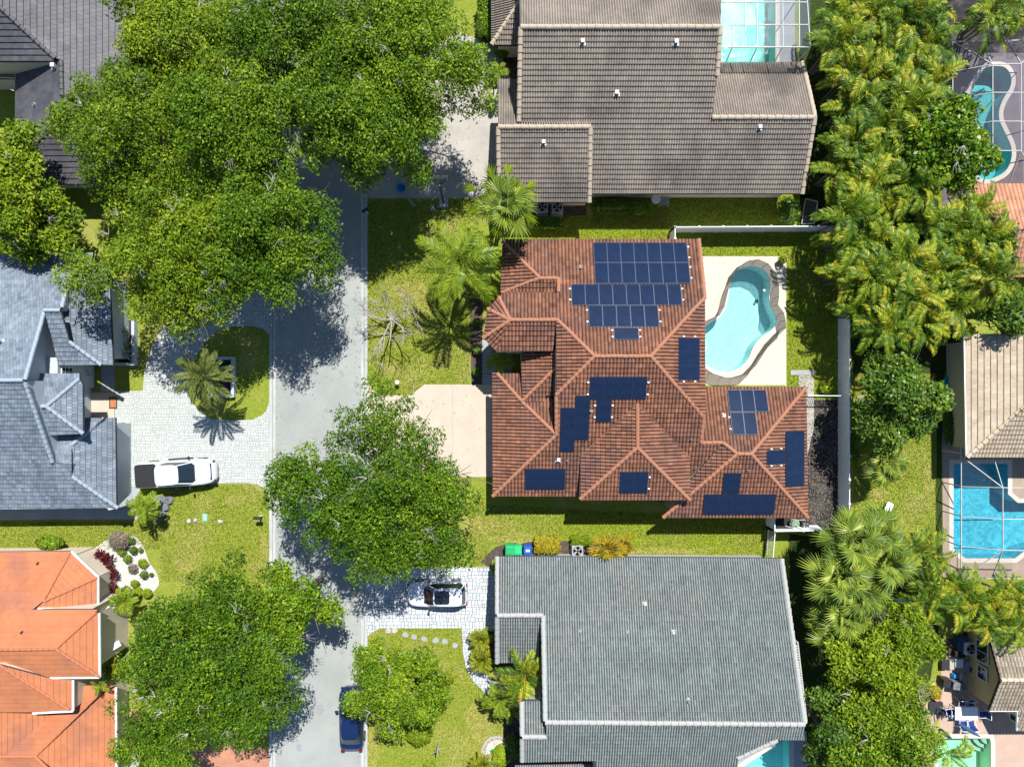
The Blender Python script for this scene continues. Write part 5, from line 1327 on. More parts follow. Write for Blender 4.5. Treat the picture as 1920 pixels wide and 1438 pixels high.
palm('bromeliad', 'red and yellow bromeliad in the walled bed beside the slate blue house', 233, 645, .6, 'croton', 12, .5, None, .04, seed=582, cat='plant')
palm('agave', 'round pale agave in the shaded end of the walled bed', 236, 625, .8, 'agave', 16, 1.0, None, .05, seed=583, cat='plant')

# ---- shrubs
shrub('ball_shrub', 'dark green ball shrub at the top of the gravel bed', 250, 1031, 7.5, .35, 'round', 1, rz=.34, lsize=.07, n=800)
shrub('ball_shrub', 'dark green ball shrub in the middle of the gravel bed', 270, 1077, 7.5, .35, 'round', 2, rz=.34, lsize=.07, n=800)
shrub('ball_shrub', 'yellow ball shrub beside the brown grass tuft', 228, 1034, 7.5, .35, 'lime', 3, rz=.34, lsize=.07, n=800)
shrub('ball_shrub', 'yellow ball shrub next to the crimson cordylines', 239, 1047, 8, .35, 'lime', 4, rz=.34, lsize=.07, n=800)
shrub('ball_shrub', 'yellow ball shrub near the lower end of the gravel bed', 253, 1094, 7.5, .35, 'lime', 5, rz=.34, lsize=.07, n=800)
shrub('tiny_shrub', 'tiny green shrub at the upper right of the gravel bed', 264, 1031, 5, .2, 'round', 6, rz=.22, lsize=.07, n=300)
shrub('tiny_shrub', 'tiny green shrub right of the middle ball shrub', 284, 1077, 4, .2, 'round', 7, rz=.2, lsize=.07, n=250)
shrub('spiky_shrub', 'spiky green shrub in the white gravel', 268, 1056, 9, .3, 'lime', 8, rz=.3, lsize=.2, n=350, spread=.9, aspect=.2)
shrub('spiky_shrub', 'grey spiky tuft in the white gravel', 250, 1066, 9, .25, 'grey_leaf', 9, rz=.3, lsize=.25, n=320, spread=.9, aspect=.15)
shrub('spiky_shrub', 'small green tuft at the top rim of the gravel bed', 247, 1013, 7, .25, 'round', 10, rz=.25, lsize=.18, n=300, spread=.9, aspect=.2)
shrub('grass_tuft', 'big brown fountain grass at the top of the gravel bed', 223, 1013, 17, .55, 'grey_leaf', 11, rz=.6, lsize=.4, n=1500, spread=.8, aspect=.1)
shrub('low_shrub', 'dark low shrub at the bottom left rim of the gravel bed', 237, 1108, 10, .3, 'round', 12, rz=.3, lsize=.14, n=500)
shrub('low_shrub', 'lime low shrub at the bottom rim of the gravel bed', 258, 1110, 10, .3, 'lime', 13, rz=.3, lsize=.14, n=500)
shrub('low_shrub', 'lime low shrub where the gravel bed meets the wide oak', 276, 1112, 9, .3, 'lime', 14, rz=.3, lsize=.14, n=500)
shrub('green_shrub', 'bushy green shrub above the orange roof at the left', 92, 1017, 25, .9, 'ficus', 15, ry_px=13, rz=.6, lsize=.2, n=1300)
shrub('gold_hedge', 'clipped yellow orange hedge beside the blue bin', 1026, 1021, 25, .9, 'gold', 16, ry_px=17, rz=.55, lsize=.13, n=3000, box=True)
shrub('small_hedge', 'small clipped green hedge above the condenser by the grey roof', 1089, 1014, 19, .6, 'lime', 17, ry_px=10, rz=.4, lsize=.13, n=1500, box=True)
shrub('round_bush', 'yellow green round bush under the fine leaved tree', 786, 1371, 26, .95, 'lime', 18, rz=.8, lsize=.12, n=3200)
shrub('vine_tuft', 'lime climbing plant on the left edge of the grey roof', 926, 1062, 5, .9, 'lime', 19, ry_px=14, rz=.6, lsize=.15, n=500)
shrub('long_hedge', 'long dark green hedge under the lower edge of the brown roof', 1150, 384, 42, .8, 'round', 20, ry_px=9, rz=.5, lsize=.17, n=1800, box=True)
shrub('round_hedge', 'rounded green hedge end by the lower edge of the brown roof', 1203, 388, 20, .7, 'ficus', 21, ry_px=15, rz=.5, lsize=.17, n=1500)
shrub('lime_hedge', 'sunlit lime hedge below the condensers of the brown house', 1026, 420, 27, .7, 'ficus', 22, ry_px=10, rz=.45, lsize=.15, n=1700, box=True)
shrub('corner_hedge', 'leafy dark hedge at the yard corner behind the white fence', 1480, 395, 22, .9, 'round', 23, ry_px=24, rz=.6, lsize=.17, n=1500)
shrub('bed_shrub', 'yellow green shrub in the bed behind the driveway walk', 940, 95, 15, .8, 'ficus', 24, rz=.6, lsize=.17, n=900)
shrub('tall_hedge', 'green hedge left of the small hip roof at the top edge', 908, 30, 14, 1.2, 'ficus', 25, ry_px=42, rz=.9, lsize=.18, n=2400, box=True)
for i, (x, y) in enumerate(((894, 604), (894, 657), (893, 697))):
    shrub('ball_shrub', ('upper', 'middle', 'lower')[i] + ' dark ball shrub in the bed along the front wall of the red tiled house', x, y, 8, .35, 'round', 26 + i, rz=.35, lsize=.12, n=450, group='ball shrubs along the red house wall')
shrub('bed_shrub', 'yellow shrub at the bottom edge under the grey roof corner', 938, 1418, 15, .6, 'lime', 30, ry_px=22, rz=.5, lsize=.16, n=1100)
shrub('bed_shrub', 'dark shrub between the stone ring and the grey roof', 960, 1400, 16, .6, 'round', 31, ry_px=26, rz=.5, lsize=.16, n=1100)
shrub('flower_shrub', 'flowering potted shrub beside the umbrella base', 1752, 1297, 12, .9, 'gold', 32, rz=.5, lsize=.2, n=600)
shrub('garden_shrub', 'lime shrub in the grass corner by the picket gate', 1550, 728, 13, .4, 'lime', 33, ry_px=10, rz=.35, lsize=.16, n=500)
shrub('garden_shrub', 'pale shrub by the fence corner below the red roof', 1490, 982, 9, .5, 'agave', 34, rz=.4, lsize=.16, n=400)
shrub('lawn_shrub', 'lime low shrub at the bottom edge of the lawn', 805, 1436, 12, .4, 'lime', 35, rz=.3, lsize=.14, n=500)
shrub('hedge', 'low green hedge along the right side fence below the fan palm', 1598, 830, 8, .6, 'ficus', 36, ry_px=20, rz=.5, lsize=.16, n=700)
shrub('undergrowth', 'shaded undergrowth between the tan roof and the grass strip', 1784, 800, 14, .5, 'round', 37, ry_px=38, rz=.4, lsize=.16, n=1200)

# fallen leaves and litter under the hedges of the long strip, one carpet nobody could count
pts = scatter_in(PX([(1514, 752), (1572, 752), (1572, 990), (1500, 990)]), 2600, 8)
g = np.random.default_rng(5)
Q = leaves(np.c_[pts, np.full(len(pts), .03) + g.uniform(0, .03, len(pts))], np.tile([0, 0, 1.0], (len(pts), 1)), .09, g, .5, .25)
o = link('leaf_litter', quads_mesh('leaf_litter', Q, M['grey_leaf'], g.uniform(0, 1, len(pts)))); tag(o, 'dry leaf litter on the dark mulch strip', 'leaf litter', kind='stuff')
# fallen leaves along the kerbs and on the driveways
L_ = [([(517, 100), (530, 100), (530, 1430), (517, 1430)], 420), ([(664, 300), (677, 300), (677, 1430), (664, 1430)], 420), ([(530, 560), (664, 560), (664, 1100), (530, 1100)], 160), ([(690, 722), (905, 745), (905, 890), (690, 890)], 130), ([(700, 200), (900, 200), (900, 370), (700, 370)], 160), ([(270, 620), (345, 620), (345, 760), (270, 760)], 120), ([(1325, 482), (1470, 482), (1470, 500), (1325, 500)], 14)]
Ql, Tl = [], []
for pl, n in L_:
    p_ = scatter_in(PX(pl), n, n + 3); n = len(p_)
    Ql.append(leaves(np.c_[p_, np.full(n, .034)], np.tile([0, 0, 1.0], (n, 1)), .085, g, .55, .15)); Tl.append(g.uniform(0, 1, n))
o = link('fallen_leaves', quads_mesh('fallen_leaves', np.concatenate(Ql), M['grey_leaf'], np.concatenate(Tl))); tag(o, 'scattered dry leaves along the kerbs and driveways', 'fallen leaves', kind='stuff')
# grass blades over the open lawns
LAWNS = [([(300, 912), (470, 908), (504, 930), (504, 1090), (300, 1090)], 9000), ([(0, 978), (300, 978), (300, 1030), (0, 1030)], 4500), ([(690, 376), (900, 376), (880, 720), (796, 720), (770, 741), (712, 741), (690, 718)], 16000),
         ([(690, 1190), (714, 1178), (864, 1178), (880, 1260), (940, 1320), (940, 1436), (690, 1436)], 14000), ([(910, 945), (1440, 975), (1440, 1042), (1180, 1042), (1060, 1008), (920, 1020), (905, 1060), (880, 1062), (880, 930)], 11000),
         ([(1110, 368), (1490, 368), (1490, 424), (1110, 424)], 6000), ([(1315, 440), (1565, 440), (1565, 740), (1476, 740), (1476, 480), (1315, 480)], 9000), ([(1600, 700), (1755, 700), (1755, 1040), (1600, 1000)], 12000), ([(1050, 405), (1260, 405), (1260, 450), (1000, 450)], 3000)]
Qs, Ts = [], []
g = np.random.default_rng(17)
for pl, n in LAWNS:
    p = scatter_in(PX(pl), int(n * 1.3), n)
    n = len(p); a = g.uniform(0, 6.28, n); w = g.uniform(.025, .06, n); hh = g.uniform(.03, .09, n); lx = g.normal(0, .05, n); ly = g.normal(0, .05, n)
    c, s_ = np.cos(a) * w, np.sin(a) * w
    q = np.empty((n, 4, 3)); z0 = np.full(n, .008)
    q[:, 0] = np.stack([p[:, 0] - c, p[:, 1] - s_, z0], 1); q[:, 1] = np.stack([p[:, 0] + c, p[:, 1] + s_, z0], 1)
    q[:, 2] = np.stack([p[:, 0] + c * .3 + lx, p[:, 1] + s_ * .3 + ly, hh], 1); q[:, 3] = np.stack([p[:, 0] - c * .3 + lx, p[:, 1] - s_ * .3 + ly, hh], 1)
    Qs.append(q); Ts.append(g.normal(.5, .3, n).clip(0, 1))
M['blades'] = leafm('grass_blades', (0.10, 0.135, 0.010, 1), (0.22, 0.26, 0.024, 1), (0.40, 0.38, 0.09, 1), .25, .7, vary=0)
o = link('grass_tufts', quads_mesh('grass_tufts', np.concatenate(Qs), M['blades'], np.concatenate(Ts))); tag(o, 'tufts of yellow green grass standing on the lawns', 'grass', kind='stuff')

# ---- the bare tree on the front lawn
t = thing('bare_tree', 'leafless pale tree on the lawn beside the road and the cream driveway', 'tree', (P(745, 605).x, P(745, 605).y, 0))
g = random.Random(3); b = MB()
def branch(p, d, L, r, depth):
    n = 3; pts = [p]; q = p.copy(); dd = d.copy()
    for i in range(n):
        dd = (dd + Vector((g.gauss(0, .16), g.gauss(0, .16), g.gauss(.02, .1)))).normalized(); q = q + dd * L / n; pts.append(q.copy())
    b.tube(pts, [r, r * .85, r * .7, r * .5], 5 if depth > 1 else 4, cap=False)
    if depth <= 0: return
    for k in range(3 if depth > 1 else 4):
        f = g.uniform(.35, 1.0); i = min(n - 1, int(f * n)); s0 = pts[i].lerp(pts[i + 1], f * n - i)
        ax = Vector((g.gauss(0, 1), g.gauss(0, 1), g.gauss(.25, .35))).normalized()
        branch(s0, (dd * .9 + ax * .85).normalized(), L * g.uniform(.5, .72), r * .5, depth - 1)
bt = MB(); bt.tube([(0, 0, 0), (-.05, .05, .9), (-.15, .1, 1.7)], [.15, .12, .10], 8); bt.build('trunk', M['bark_pale'], t, local=True)
for k in range(8):
    a = k * .785 + g.uniform(-.25, .25); branch(Vector((-.15, .1, 1.2 + .08 * k)), Vector((math.cos(a), math.sin(a), .45)).normalized(), g.uniform(1.9, 2.7), .065, 3)
b.build('branches', M['bark_pale'], t, local=True)
t = thing('dead_sapling', 'thin leafless sapling standing alone on the bottom lawn', 'tree', (P(822, 1392).x, P(822, 1392).y, 0))
b = MB(); b.tube([(0, 0, 0), (.03, .02, .9), (.1, -.1, 1.7)], [.06, .05, .03], 6); b.build('trunk', M['bark_pale'], t, local=True)
b = MB()
for k in range(7):
    a = g.uniform(0, 6.28); z = .7 + k * .14; b.tube([(.05, 0, z), (.05 + math.cos(a) * .5, math.sin(a) * .5, z + .3)], [.02, .008], 4)
b.build('branches', M['bark_pale'], t, local=True)

# ================================================================== VEHICLES
def ring(x0, x1, w, z, n=24, e=.42, wf=1.0):
    """rounded plan outline between x0 and x1; wf narrows the front"""
    out = []; xc, a = (x0 + x1) / 2, (x1 - x0) / 2
    for k in range(n):
        t_ = 2 * math.pi * (k + .5) / n; c, s_ = math.cos(t_), math.sin(t_)
        cx = math.copysign(abs(c) ** e, c); sy = math.copysign(abs(s_) ** e, s_)
        f = wf + (1 - wf) * (1 - (cx + 1) / 2)
        out.append(Vector((xc + a * cx, w * sy * f, z)))
    return out
def car(name, label, px, py, heading, L, Wd, Ht, paint, stations, cab, zc=.9, bed=None, sunroof=None, ribs=False):
    q = P(px, py, zc); t = thing(name, label, 'car' if bed is None else 'pickup truck', (q.x, q.y, 0), heading)
    w = Wd / 2; b = MB(); rows = []
    for (x, hw, zt) in stations:
        zb = .32; W2 = w * hw; X = x * L
        half = [(W2 * .90, zb), (W2 * .99, zb + .16), (W2, zb + (zt - zb) * .55), (W2 * .975, zb + (zt - zb) * .82), (W2 * .91, zt - .03), (W2 * .75, zt), (W2 * .4, zt + .018), (0, zt + .022)]
        rows.append([(X, y, z) for y, z in half] + [(X, -y, z) for y, z in reversed(half[:-1])])
    n = len(rows[0]); vs = [p for r in rows for p in r]; fs = []
    for i in range(len(rows) - 1):
        for k in range(n - 1): fs.append((i * n + k, (i + 1) * n + k, (i + 1) * n + k + 1, i * n + k + 1))
        fs.append((i * n + n - 1, (i + 1) * n + n - 1, (i + 1) * n, i * n))
    fs.append(tuple(range(n))); fs.append(tuple(reversed([(len(rows) - 1) * n + k for k in range(n)])))
    b.add(vs, fs); b.build('body', M[paint], t, local=True, smooth=True)
    # cabin: glass all round, painted roof
    br0, br1, rr0, rr1, bw, rw, zb_ = cab
    base = ring(br0 * L, br1 * L, w * bw, zb_, e=.38, wf=.94); top = ring(rr0 * L, rr1 * L, w * rw, Ht - .03, e=.40, wf=.95)
    N = len(base); parts = {'windshield': [], 'side_window': [], 'side_window2': [], 'rear_window': []}
    for k in range(N):
        a = 2 * math.pi * (k + 1.0) / N; a = (a + math.pi) % (2 * math.pi) - math.pi
        key = 'windshield' if abs(a) < .80 else 'rear_window' if abs(a) > 2.36 else ('side_window' if a > 0 else 'side_window2')
        parts[key].append(k)
    for key, ks in parts.items():
        m_ = MB()
        for k in ks: m_.add([base[k], base[(k + 1) % N], top[(k + 1) % N], top[k]], [(0, 1, 2, 3)])
        m_.build(key.replace('2', ''), M['glass'], t, local=True, smooth=True)
    m_ = MB()
    for sx in (0, 1):
        for sgn in (-1, 1):                       # painted pillars
            bx = base[min(range(N), key=lambda k: abs(math.atan2(base[k].y * sgn / (w * bw), (base[k].x - (br0 + br1) * L / 2) / ((br1 - br0) * L / 2)) - (.80 if sx else 2.36)))]
            tx = top[min(range(N), key=lambda k: abs(math.atan2(top[k].y * sgn / (w * rw), (top[k].x - (rr0 + rr1) * L / 2) / ((rr1 - rr0) * L / 2)) - (.80 if sx else 2.36)))]
            m_.bar(bx, tx, .07, .05)
    m_.build('pillars', M[paint], t, local=True)
    r0 = ring(rr0 * L - .02, rr1 * L + .02, w * rw + .02, Ht - .035, e=.40, wf=.95); r1 = ring(rr0 * L + .08, rr1 * L - .08, w * rw - .06, Ht, e=.40, wf=.95); r2 = ring(rr0 * L + .5, rr1 * L - .5, w * rw * .5, Ht + .025, e=.5, wf=.95)
    rb = MB(); rb.add(r0 + r1 + r2, [(k, (k + 1) % N, N + (k + 1) % N, N + k) for k in range(N)] + [(N + k, N + (k + 1) % N, 2 * N + (k + 1) % N, 2 * N + k) for k in range(N)] + [tuple(2 * N + k for k in range(N))])
    rf = rb.build('car_roof', M[paint], t, local=True, smooth=True)
    if ribs:
        rb = MB()
        for k in range(-3, 4): rb.bar((rr0 * L + .25, k * .2, Ht + .012), (rr1 * L - .3, k * .2, Ht + .012), .03, .03)
        rb.build('roof_ribs', M[paint], t, local=True)
    if sunroof:
        sb = MB(); sb.prism([(p.x, p.y) for p in ring(sunroof[0] * L, sunroof[1] * L, w * sunroof[2], 0, e=.3)], Ht - .01, Ht + .036); sb.build('sunroof', M['glass'], t, local=True)
    if bed:
        bb = MB(); bb.prism([(p.x, p.y) for p in ring(bed[0] * L, bed[1] * L, w * .86, 0, e=.22)], bed[2] - .05, bed[2] + .05); bo = bb.build('tonneau_cover', M['black'], t, local=True)
        for f in (.33, .66):
            x = (bed[0] + (bed[1] - bed[0]) * f) * L; sb = MB(); sb.bar((x, -w * .82, bed[2] + .055), (x, w * .82, bed[2] + .055), .03, .02); s2 = sb.build('fold_line', M['dark_metal'], t, local=True); s2.parent = bo
        hb = MB(); hb.bar((.455 * L, -w * .62, 1.0), (.455 * L, w * .62, 1.0), .16, .12); hb.build('grille', M['black'], t, local=True)
        for sg in (-1, 1):
            sb = MB(); sb.bar((-.12 * L, sg * w * 1.02, .42), (.2 * L, sg * w * 1.02, .42), .16, .05); sb.build('running_board', M['black'], t, local=True)
    wb = MB(); wb.bar((br1 * L - .02, -w * .62, zb_ + .035), (br1 * L - .02, w * .62, zb_ + .035), .12, .03); wb.build('wiper_cowl', M['black'], t, local=True)
    for sx in (-.31, .31):
        for sg in (-1, 1):
            m2 = MB(); X = sx * L
            pr = []; 
            for k in range(18):
                a = 2 * math.pi * k / 18; pr.append((X + math.cos(a) * .36, math.sin(a) * .36 + .36))
            for y0, y1, rr, mi in ((w - .20, w + .012, .36, 0),):
                vs = [(X + math.cos(2 * math.pi * k / 18) * rr, sg * y, .36 + math.sin(2 * math.pi * k / 18) * rr) for y in (y0, y1) for k in range(18)]
                m2.add(vs, [(k, (k + 1) % 18, 18 + (k + 1) % 18, 18 + k) for k in range(18)] + [tuple(18 + k for k in range(18)), tuple(reversed(range(18)))])
            wo = m2.build('wheel', M['black'], t, local=True)
            m3 = MB(); m3.add([(X + math.cos(2 * math.pi * k / 12) * .22, sg * (w + .018), .36 + math.sin(2 * math.pi * k / 12) * .22) for k in range(12)], [tuple(range(12))]); r_ = m3.build('rim', M['steel'], t, local=True); r_.parent = wo
    for sg in (-1, 1):
        X = br1 * L - .35; m2 = MB(); m2.box((X, sg * (w + .14), zb_ + .12), (.14, .24, .15), taper=.8); m2.bar((X, sg * (w - .1), zb_ + .05), (X, sg * (w + .08), zb_ + .1), .05); m2.build('wing_mirror', M['black'] if bed or True else M[paint], t, local=True)
        m2 = MB(); m2.box((.478 * L, sg * w * .66, stations[-2][2] - .06), (.16, .34, .14), rz=-sg * .4); m2.build('headlight', M['glass'], t, local=True)
        m2 = MB(); m2.box((-.49 * L, sg * w * .74, .85), (.08, .26, .2)); m2.build('tail_light', M['red_lamp'], t, local=True)
    return t
M['red_lamp'] = plain('red_lamp', (0.25, 0.01, 0.01), .2)
M['paint_white'] = plain('white_car_paint', (0.60, 0.62, 0.66), .28, 0, .5, .8)
M['paint_navy'] = plain('navy_car_paint', (0.008, 0.022, 0.085), .18, .3, .5, 1.0)
SUV = [(-.5, .62, .62), (-.492, .80, .80), (-.47, .90, .95), (-.40, .97, 1.02), (-.2, 1, 1.03), (.1, 1, 1.02), (.19, .995, 1.0), (.34, .97, .93), (.42, .91, .87), (.465, .80, .78), (.49, .66, .68), (.5, .5, .58)]
TRK = [(-.5, .90, .95), (-.495, .94, 1.18), (-.47, .96, 1.22), (-.3, .98, 1.22), (-.19, .985, 1.22), (.1, 1, 1.22), (.24, 1, 1.20), (.36, .97, 1.15), (.43, .90, 1.10), (.47, .80, 1.0), (.49, .66, .85), (.5, .55, .7)]
car('pickup_truck', 'white crew cab pickup with black bed cover parked on the beige pavers', 328, 888, R(3.5), 6.05, 2.05, 1.93, 'paint_white', TRK, (-.20, .265, -.18, .11, .90, .74, 1.2), 1.0, bed=(-.485, -.215, 1.24), ribs=True)
car('white_car', 'white car with dark sunroof parked on the grey white pavers', 820, 1114, R(180.5), 4.6, 1.93, 1.62, 'paint_white', SUV, (-.475, .205, -.42, .05, .93, .72, 1.0), .8, sunroof=(-.22, .03, .54))
car('navy_car', 'dark blue car parked at the kerb half under the fine leaved tree', 659, 1347, R(91), 4.85, 1.86, 1.46, 'paint_navy', SUV, (-.40, .22, -.26, .06, .90, .68, .95), .7)

# ================================================================== FENCES, CAGES, YARD THINGS
def vinyl_fence(label, tops, n, h=1.83):
    c = P(*tops[0], h); t = thing('vinyl_fence', label, 'fence', (c.x, c.y, 0))
    W = [P(a, b, h) for a, b in tops]; tot = []
    for a, b in zip(W[:-1], W[1:]):
        m = max(1, round((b - a).length / 1.8)) if n is None else n
        for i in range(m + 1): tot.append((a.lerp(b, i / m), i == m))
        for i in range(m):
            p, q = a.lerp(b, i / m), a.lerp(b, (i + 1) / m); d = (q - p).normalized()
            pb = MB(); k = max(4, round((q - p).length / .15)); rz = math.atan2(d.y, d.x)
            for j in range(k):
                u, v = p.lerp(q, (j + .03) / k), p.lerp(q, (j + .97) / k); c = (u + v) / 2
                pb.box((c.x, c.y, h / 2), ((v - u).length, .032 if j % 2 else .026, h - .14), rz=rz)
            pb.build('fence_panel', M['vinyl'], t)
            rb = MB(); rb.bar(p + Vector((0, 0, -.05)), q + Vector((0, 0, -.05)), .06, .12); rb.bar(p + Vector((0, 0, -h + .12)), q + Vector((0, 0, -h + .12)), .06, .12); rb.build('rail', M['vinyl'], t)
    for p, last in tot:
        pb = MB(); pb.box((p.x, p.y, h / 2 + .02), (.13, .13, h + .04)); po = pb.build('post', M['vinyl'], t)
        cb = MB(); cb.box((p.x, p.y, h + .07), (.17, .17, .06), taper=.4); co = cb.build('post_cap', M['vinyl'], t); co.parent = po
    return t
vinyl_fence('white vinyl fence running left to right below the brown house', [(1266, 448), (1266, 426), (1580, 424)], None)
vinyl_fence('long white vinyl fence running down past the pool yard and the mulch strip', [(1593, 585), (1593, 990)], None)
vinyl_fence('short white fence at the lower right corner of the red tiled house', [(1453, 970), (1453, 996), (1560, 994)], None)
def picket(label, a, b, h=1.5):
    p, q = P(*a, h), P(*b, h); t = thing('picket_fence', label, 'fence', (p.x, p.y, 0)); n = int((q - p).length / .14)
    rb = MB(); rb.bar(p, q, .05, .08); rb.build('top_rail', M['vinyl'], t); rb = MB(); dz = Vector((0, 0, -h + .2)); rb.bar(p + dz, q + dz, .05, .08); rb.build('bottom_rail', M['vinyl'], t)
    for i in range(n + 1):
        u = p.lerp(q, i / n); k = MB(); k.bar((u.x, u.y, .05), (u.x, u.y, h + .06), .035); k.build('picket', M['vinyl'], t)
picket('white picket gate between the red roof and the long white fence', (1515, 742), (1578, 742))
picket('white picket fence running down to the grey tiled house', (1453, 1000), (1449, 1046))

scr_dark = screen('cage_screen', (0.12, 0.13, 0.15, 1), 0.16)
def cage(label, beams, panels, loc, opac=None):
    t = thing('screen_enclosure', label, 'pool cage', (P(*loc).x, P(*loc).y, 0))
    for a, b in beams:
        m_ = MB(); m_.bar(P(*a), P(*b), .045, .08); m_.build('beam', M['alu'], t)
    for pl in panels:
        m_ = MB(); m_.add([P(*p) for p in pl], [tuple(range(len(pl)))]); m_.build('screen_panel', opac or scr_dark, t)
    return t
Z = 5.2
bm = [((1345, y, Z), (1514 + y * .06, y, Z)) for y in (5, 47, 89)] + [((x, -40, Z), (x + 1, 89, Z)) for x in (1373, 1397, 1419, 1467, 1498)] + [((1511, -40, Z), (1519, 89, Z)), ((1345, 89, Z), (1345, -40, Z))]
bm += [((1373, 89, Z), (1352, 140, 3.3)), ((1419, 90, Z), (1395, 142, 3.3)), ((1466, 90, Z), (1440, 142, 3.3)), ((1519, 89, Z), (1494, 118, 3.2)), ((1519, 89, Z), (1461, 155, .1)), ((1513, -30, Z), (1455, 60, .1))]
pn = [[(1345, y0, Z), (1519, y0, Z), (1519, y1, Z), (1345, y1, Z)] for y0, y1 in ((-40, 5), (5, 47), (47, 89))] + [[(1345, 89, Z), (1519, 89, Z), (1494, 118, 3.2), (1345, 118, 3.2)], [(1519, 89, Z), (1513, -40, Z), (1455, -20, .1), (1461, 155, .1)]]
cage('flat topped screen cage with a bluish roof over the rectangular turquoise pool', bm, pn, (1430, 60, 0), screen('pale_screen', (0.20, 0.23, 0.28, 1), .24))
za, zb = 3.9, 2.3
bm = [((1786, 79, zb), (1786, 345, zb)), ((1861, 121, za), (1861, 283, za)), ((1914, 120, za), (1914, 283, za)), ((1786, 135, zb), (1861, 121, za)), ((1861, 121, za), (1914, 120, za)), ((1786, 187, zb), (1861, 174, za)), ((1861, 174, za), (1914, 174, za)),
      ((1861, 228, za), (1914, 228, za)), ((1786, 240, zb), (1861, 228, za)), ((1861, 283, za), (1914, 283, za)), ((1786, 79, zb), (1960, 75, zb)), ((1786, 79, zb), (1861, 121, za)), ((1861, 283, za), (1843, 345, zb)), ((1914, 283, za), (1892, 345, zb)), ((1914, 120, za), (1960, 75, zb)),
      ((1914, 174, za), (1980, 187, zb)), ((1914, 283, za), (1980, 400, zb)), ((1914, 228, za), (1980, 245, zb)), ((1838, 78, zb), (1861, 121, za)), ((1890, 77, zb), (1914, 120, za))]
for y in (79, 135, 187, 240, 300): q = P(1786, y, zb); bm.append(((1786, y, zb), (960 + q.x * F / H, 719 - q.y * F / H, 0)))
pn = [[(1786, 79, zb), (1861, 121, za), (1861, 283, za), (1786, 345, zb)], [(1861, 121, za), (1914, 120, za), (1914, 283, za), (1861, 283, za)], [(1786, 79, zb), (1960, 75, zb), (1914, 120, za), (1861, 121, za)], [(1914, 120, za), (1960, 75, zb), (1980, 400, zb), (1914, 283, za)]]
cage('hipped screen cage with white beams over the teal kidney pool', bm, pn, (1850, 200, 0), screen('grey_screen', (0.16, 0.16, 0.20, 1), .26))
bm = [((1802, 838, zb), (1802, 1066, zb)), ((1880, 914, za), (1880, 1031, za)), ((1802, 855, zb), (1880, 914, za)), ((1863, 858, zb), (1880, 914, za)), ((1802, 912, zb), (1880, 914, za)), ((1880, 914, za), (1990, 914, za)), ((1802, 968, zb), (1880, 973, za)), ((1880, 973, za), (1990, 973, za)),
      ((1802, 1024, zb), (1880, 1031, za)), ((1880, 1031, za), (1990, 1033, za)), ((1880, 1031, za), (1802, 1084, zb)), ((1880, 1031, za), (1860, 1084, zb)), ((1802, 1084, zb), (1990, 1084, zb)), ((1809, 840, zb), (1809, 858, zb))]
for y in (850, 912, 968, 1024, 1084): q = P(1802, y, zb); bm.append(((1802, y, zb), (960 + q.x * F / H, 719 - q.y * F / H, 0)))
pn = [[(1802, 838, zb), (1880, 914, za), (1880, 1031, za), (1802, 1084, zb)], [(1880, 914, za), (1990, 914, za), (1990, 1033, za), (1880, 1031, za)], [(1802, 1084, zb), (1880, 1031, za), (1990, 1033, za), (1990, 1084, zb)]]
cage('white beamed screen cage over the deep blue pool', bm, pn, (1860, 960, 0), screen('clear_screen', (0.12, 0.13, 0.15, 1), .12))
cage('small dark screened porch at the left edge beside the charcoal roof', [((-20, 145, 2.8), (28, 147, 2.8)), ((-5, 110, 2.8), (28, 134, 2.8)), ((-20, 152, 2.8), (27, 171, 2.8))], [[(-30, 112, 2.7), (28, 112, 2.7), (28, 150, 2.7), (-30, 150, 2.7)]], (0, 140, 0), screen('porch_screen', (0.03, 0.035, 0.04, 1), .8))

def wall_low(label, pts, h, w=.22, mat='wall_blue', name='garden_wall', fill=None):
    W = [P(a, b) for a, b in pts]; t = thing(name, label, 'planter', (W[0].x, W[0].y, 0))
    for a, b in zip(W[:-1], W[1:]):
        d = (b - a).normalized() * w / 2 * .98
        m_ = MB(); m_.bar(a + d + Vector((0, 0, h / 2)), b + d + Vector((0, 0, h / 2)), w, h); m_.build('wall', M[mat], t)
    return t
wall_low('white L shaped garden wall around the bed beside the slate blue house', [(256, 600), (256, 683), (213, 683)], .55)
patch('planting_bed', [(222, 600), (256, 600), (256, 682), (222, 682)], 'mulch', .02)
wall_low('white square planter box in the grass island with the date palm', [(398, 672), (440, 672), (440, 742), (398, 742), (398, 672)], .45)
patch('planting_bed', [(398, 672), (440, 672), (440, 742), (398, 742)], 'mulch', .02)
# rocks beside the pickup, stepping stones
for i, (x, y, r, mt) in enumerate(((304, 938, 10, 'rock'), (318, 937, 9, 'rock'), (310, 950, 8, 'rock'), (306, 963, 7, 'rock'), (299, 974, 6, 'rock'))):
    q = P(x, y); g = random.Random(i); b = MB(); rr = r / 24
    b.lathe((q.x, q.y, 0), [(rr * 1.05, 0), (rr, .14), (rr * .8, .24), (rr * .1, .26)], 9, sx=g.uniform(.9, 1.2), sy=g.uniform(.75, 1.0))
    vs = [(x_ + g.uniform(-.05, .05), y_ + g.uniform(-.05, .05), max(0, z_ + g.uniform(-.03, .04))) for x_, y_, z_ in b.v]; b.v = vs
    o = b.build('rock', M[mt]); tag(o, 'flat grey rock in the pile beside the young palm, ' + ['upper left one', 'upper right one', 'middle one', 'second from bottom', 'bottom one'][i], 'rock', 'flat grey rocks beside the pickup')
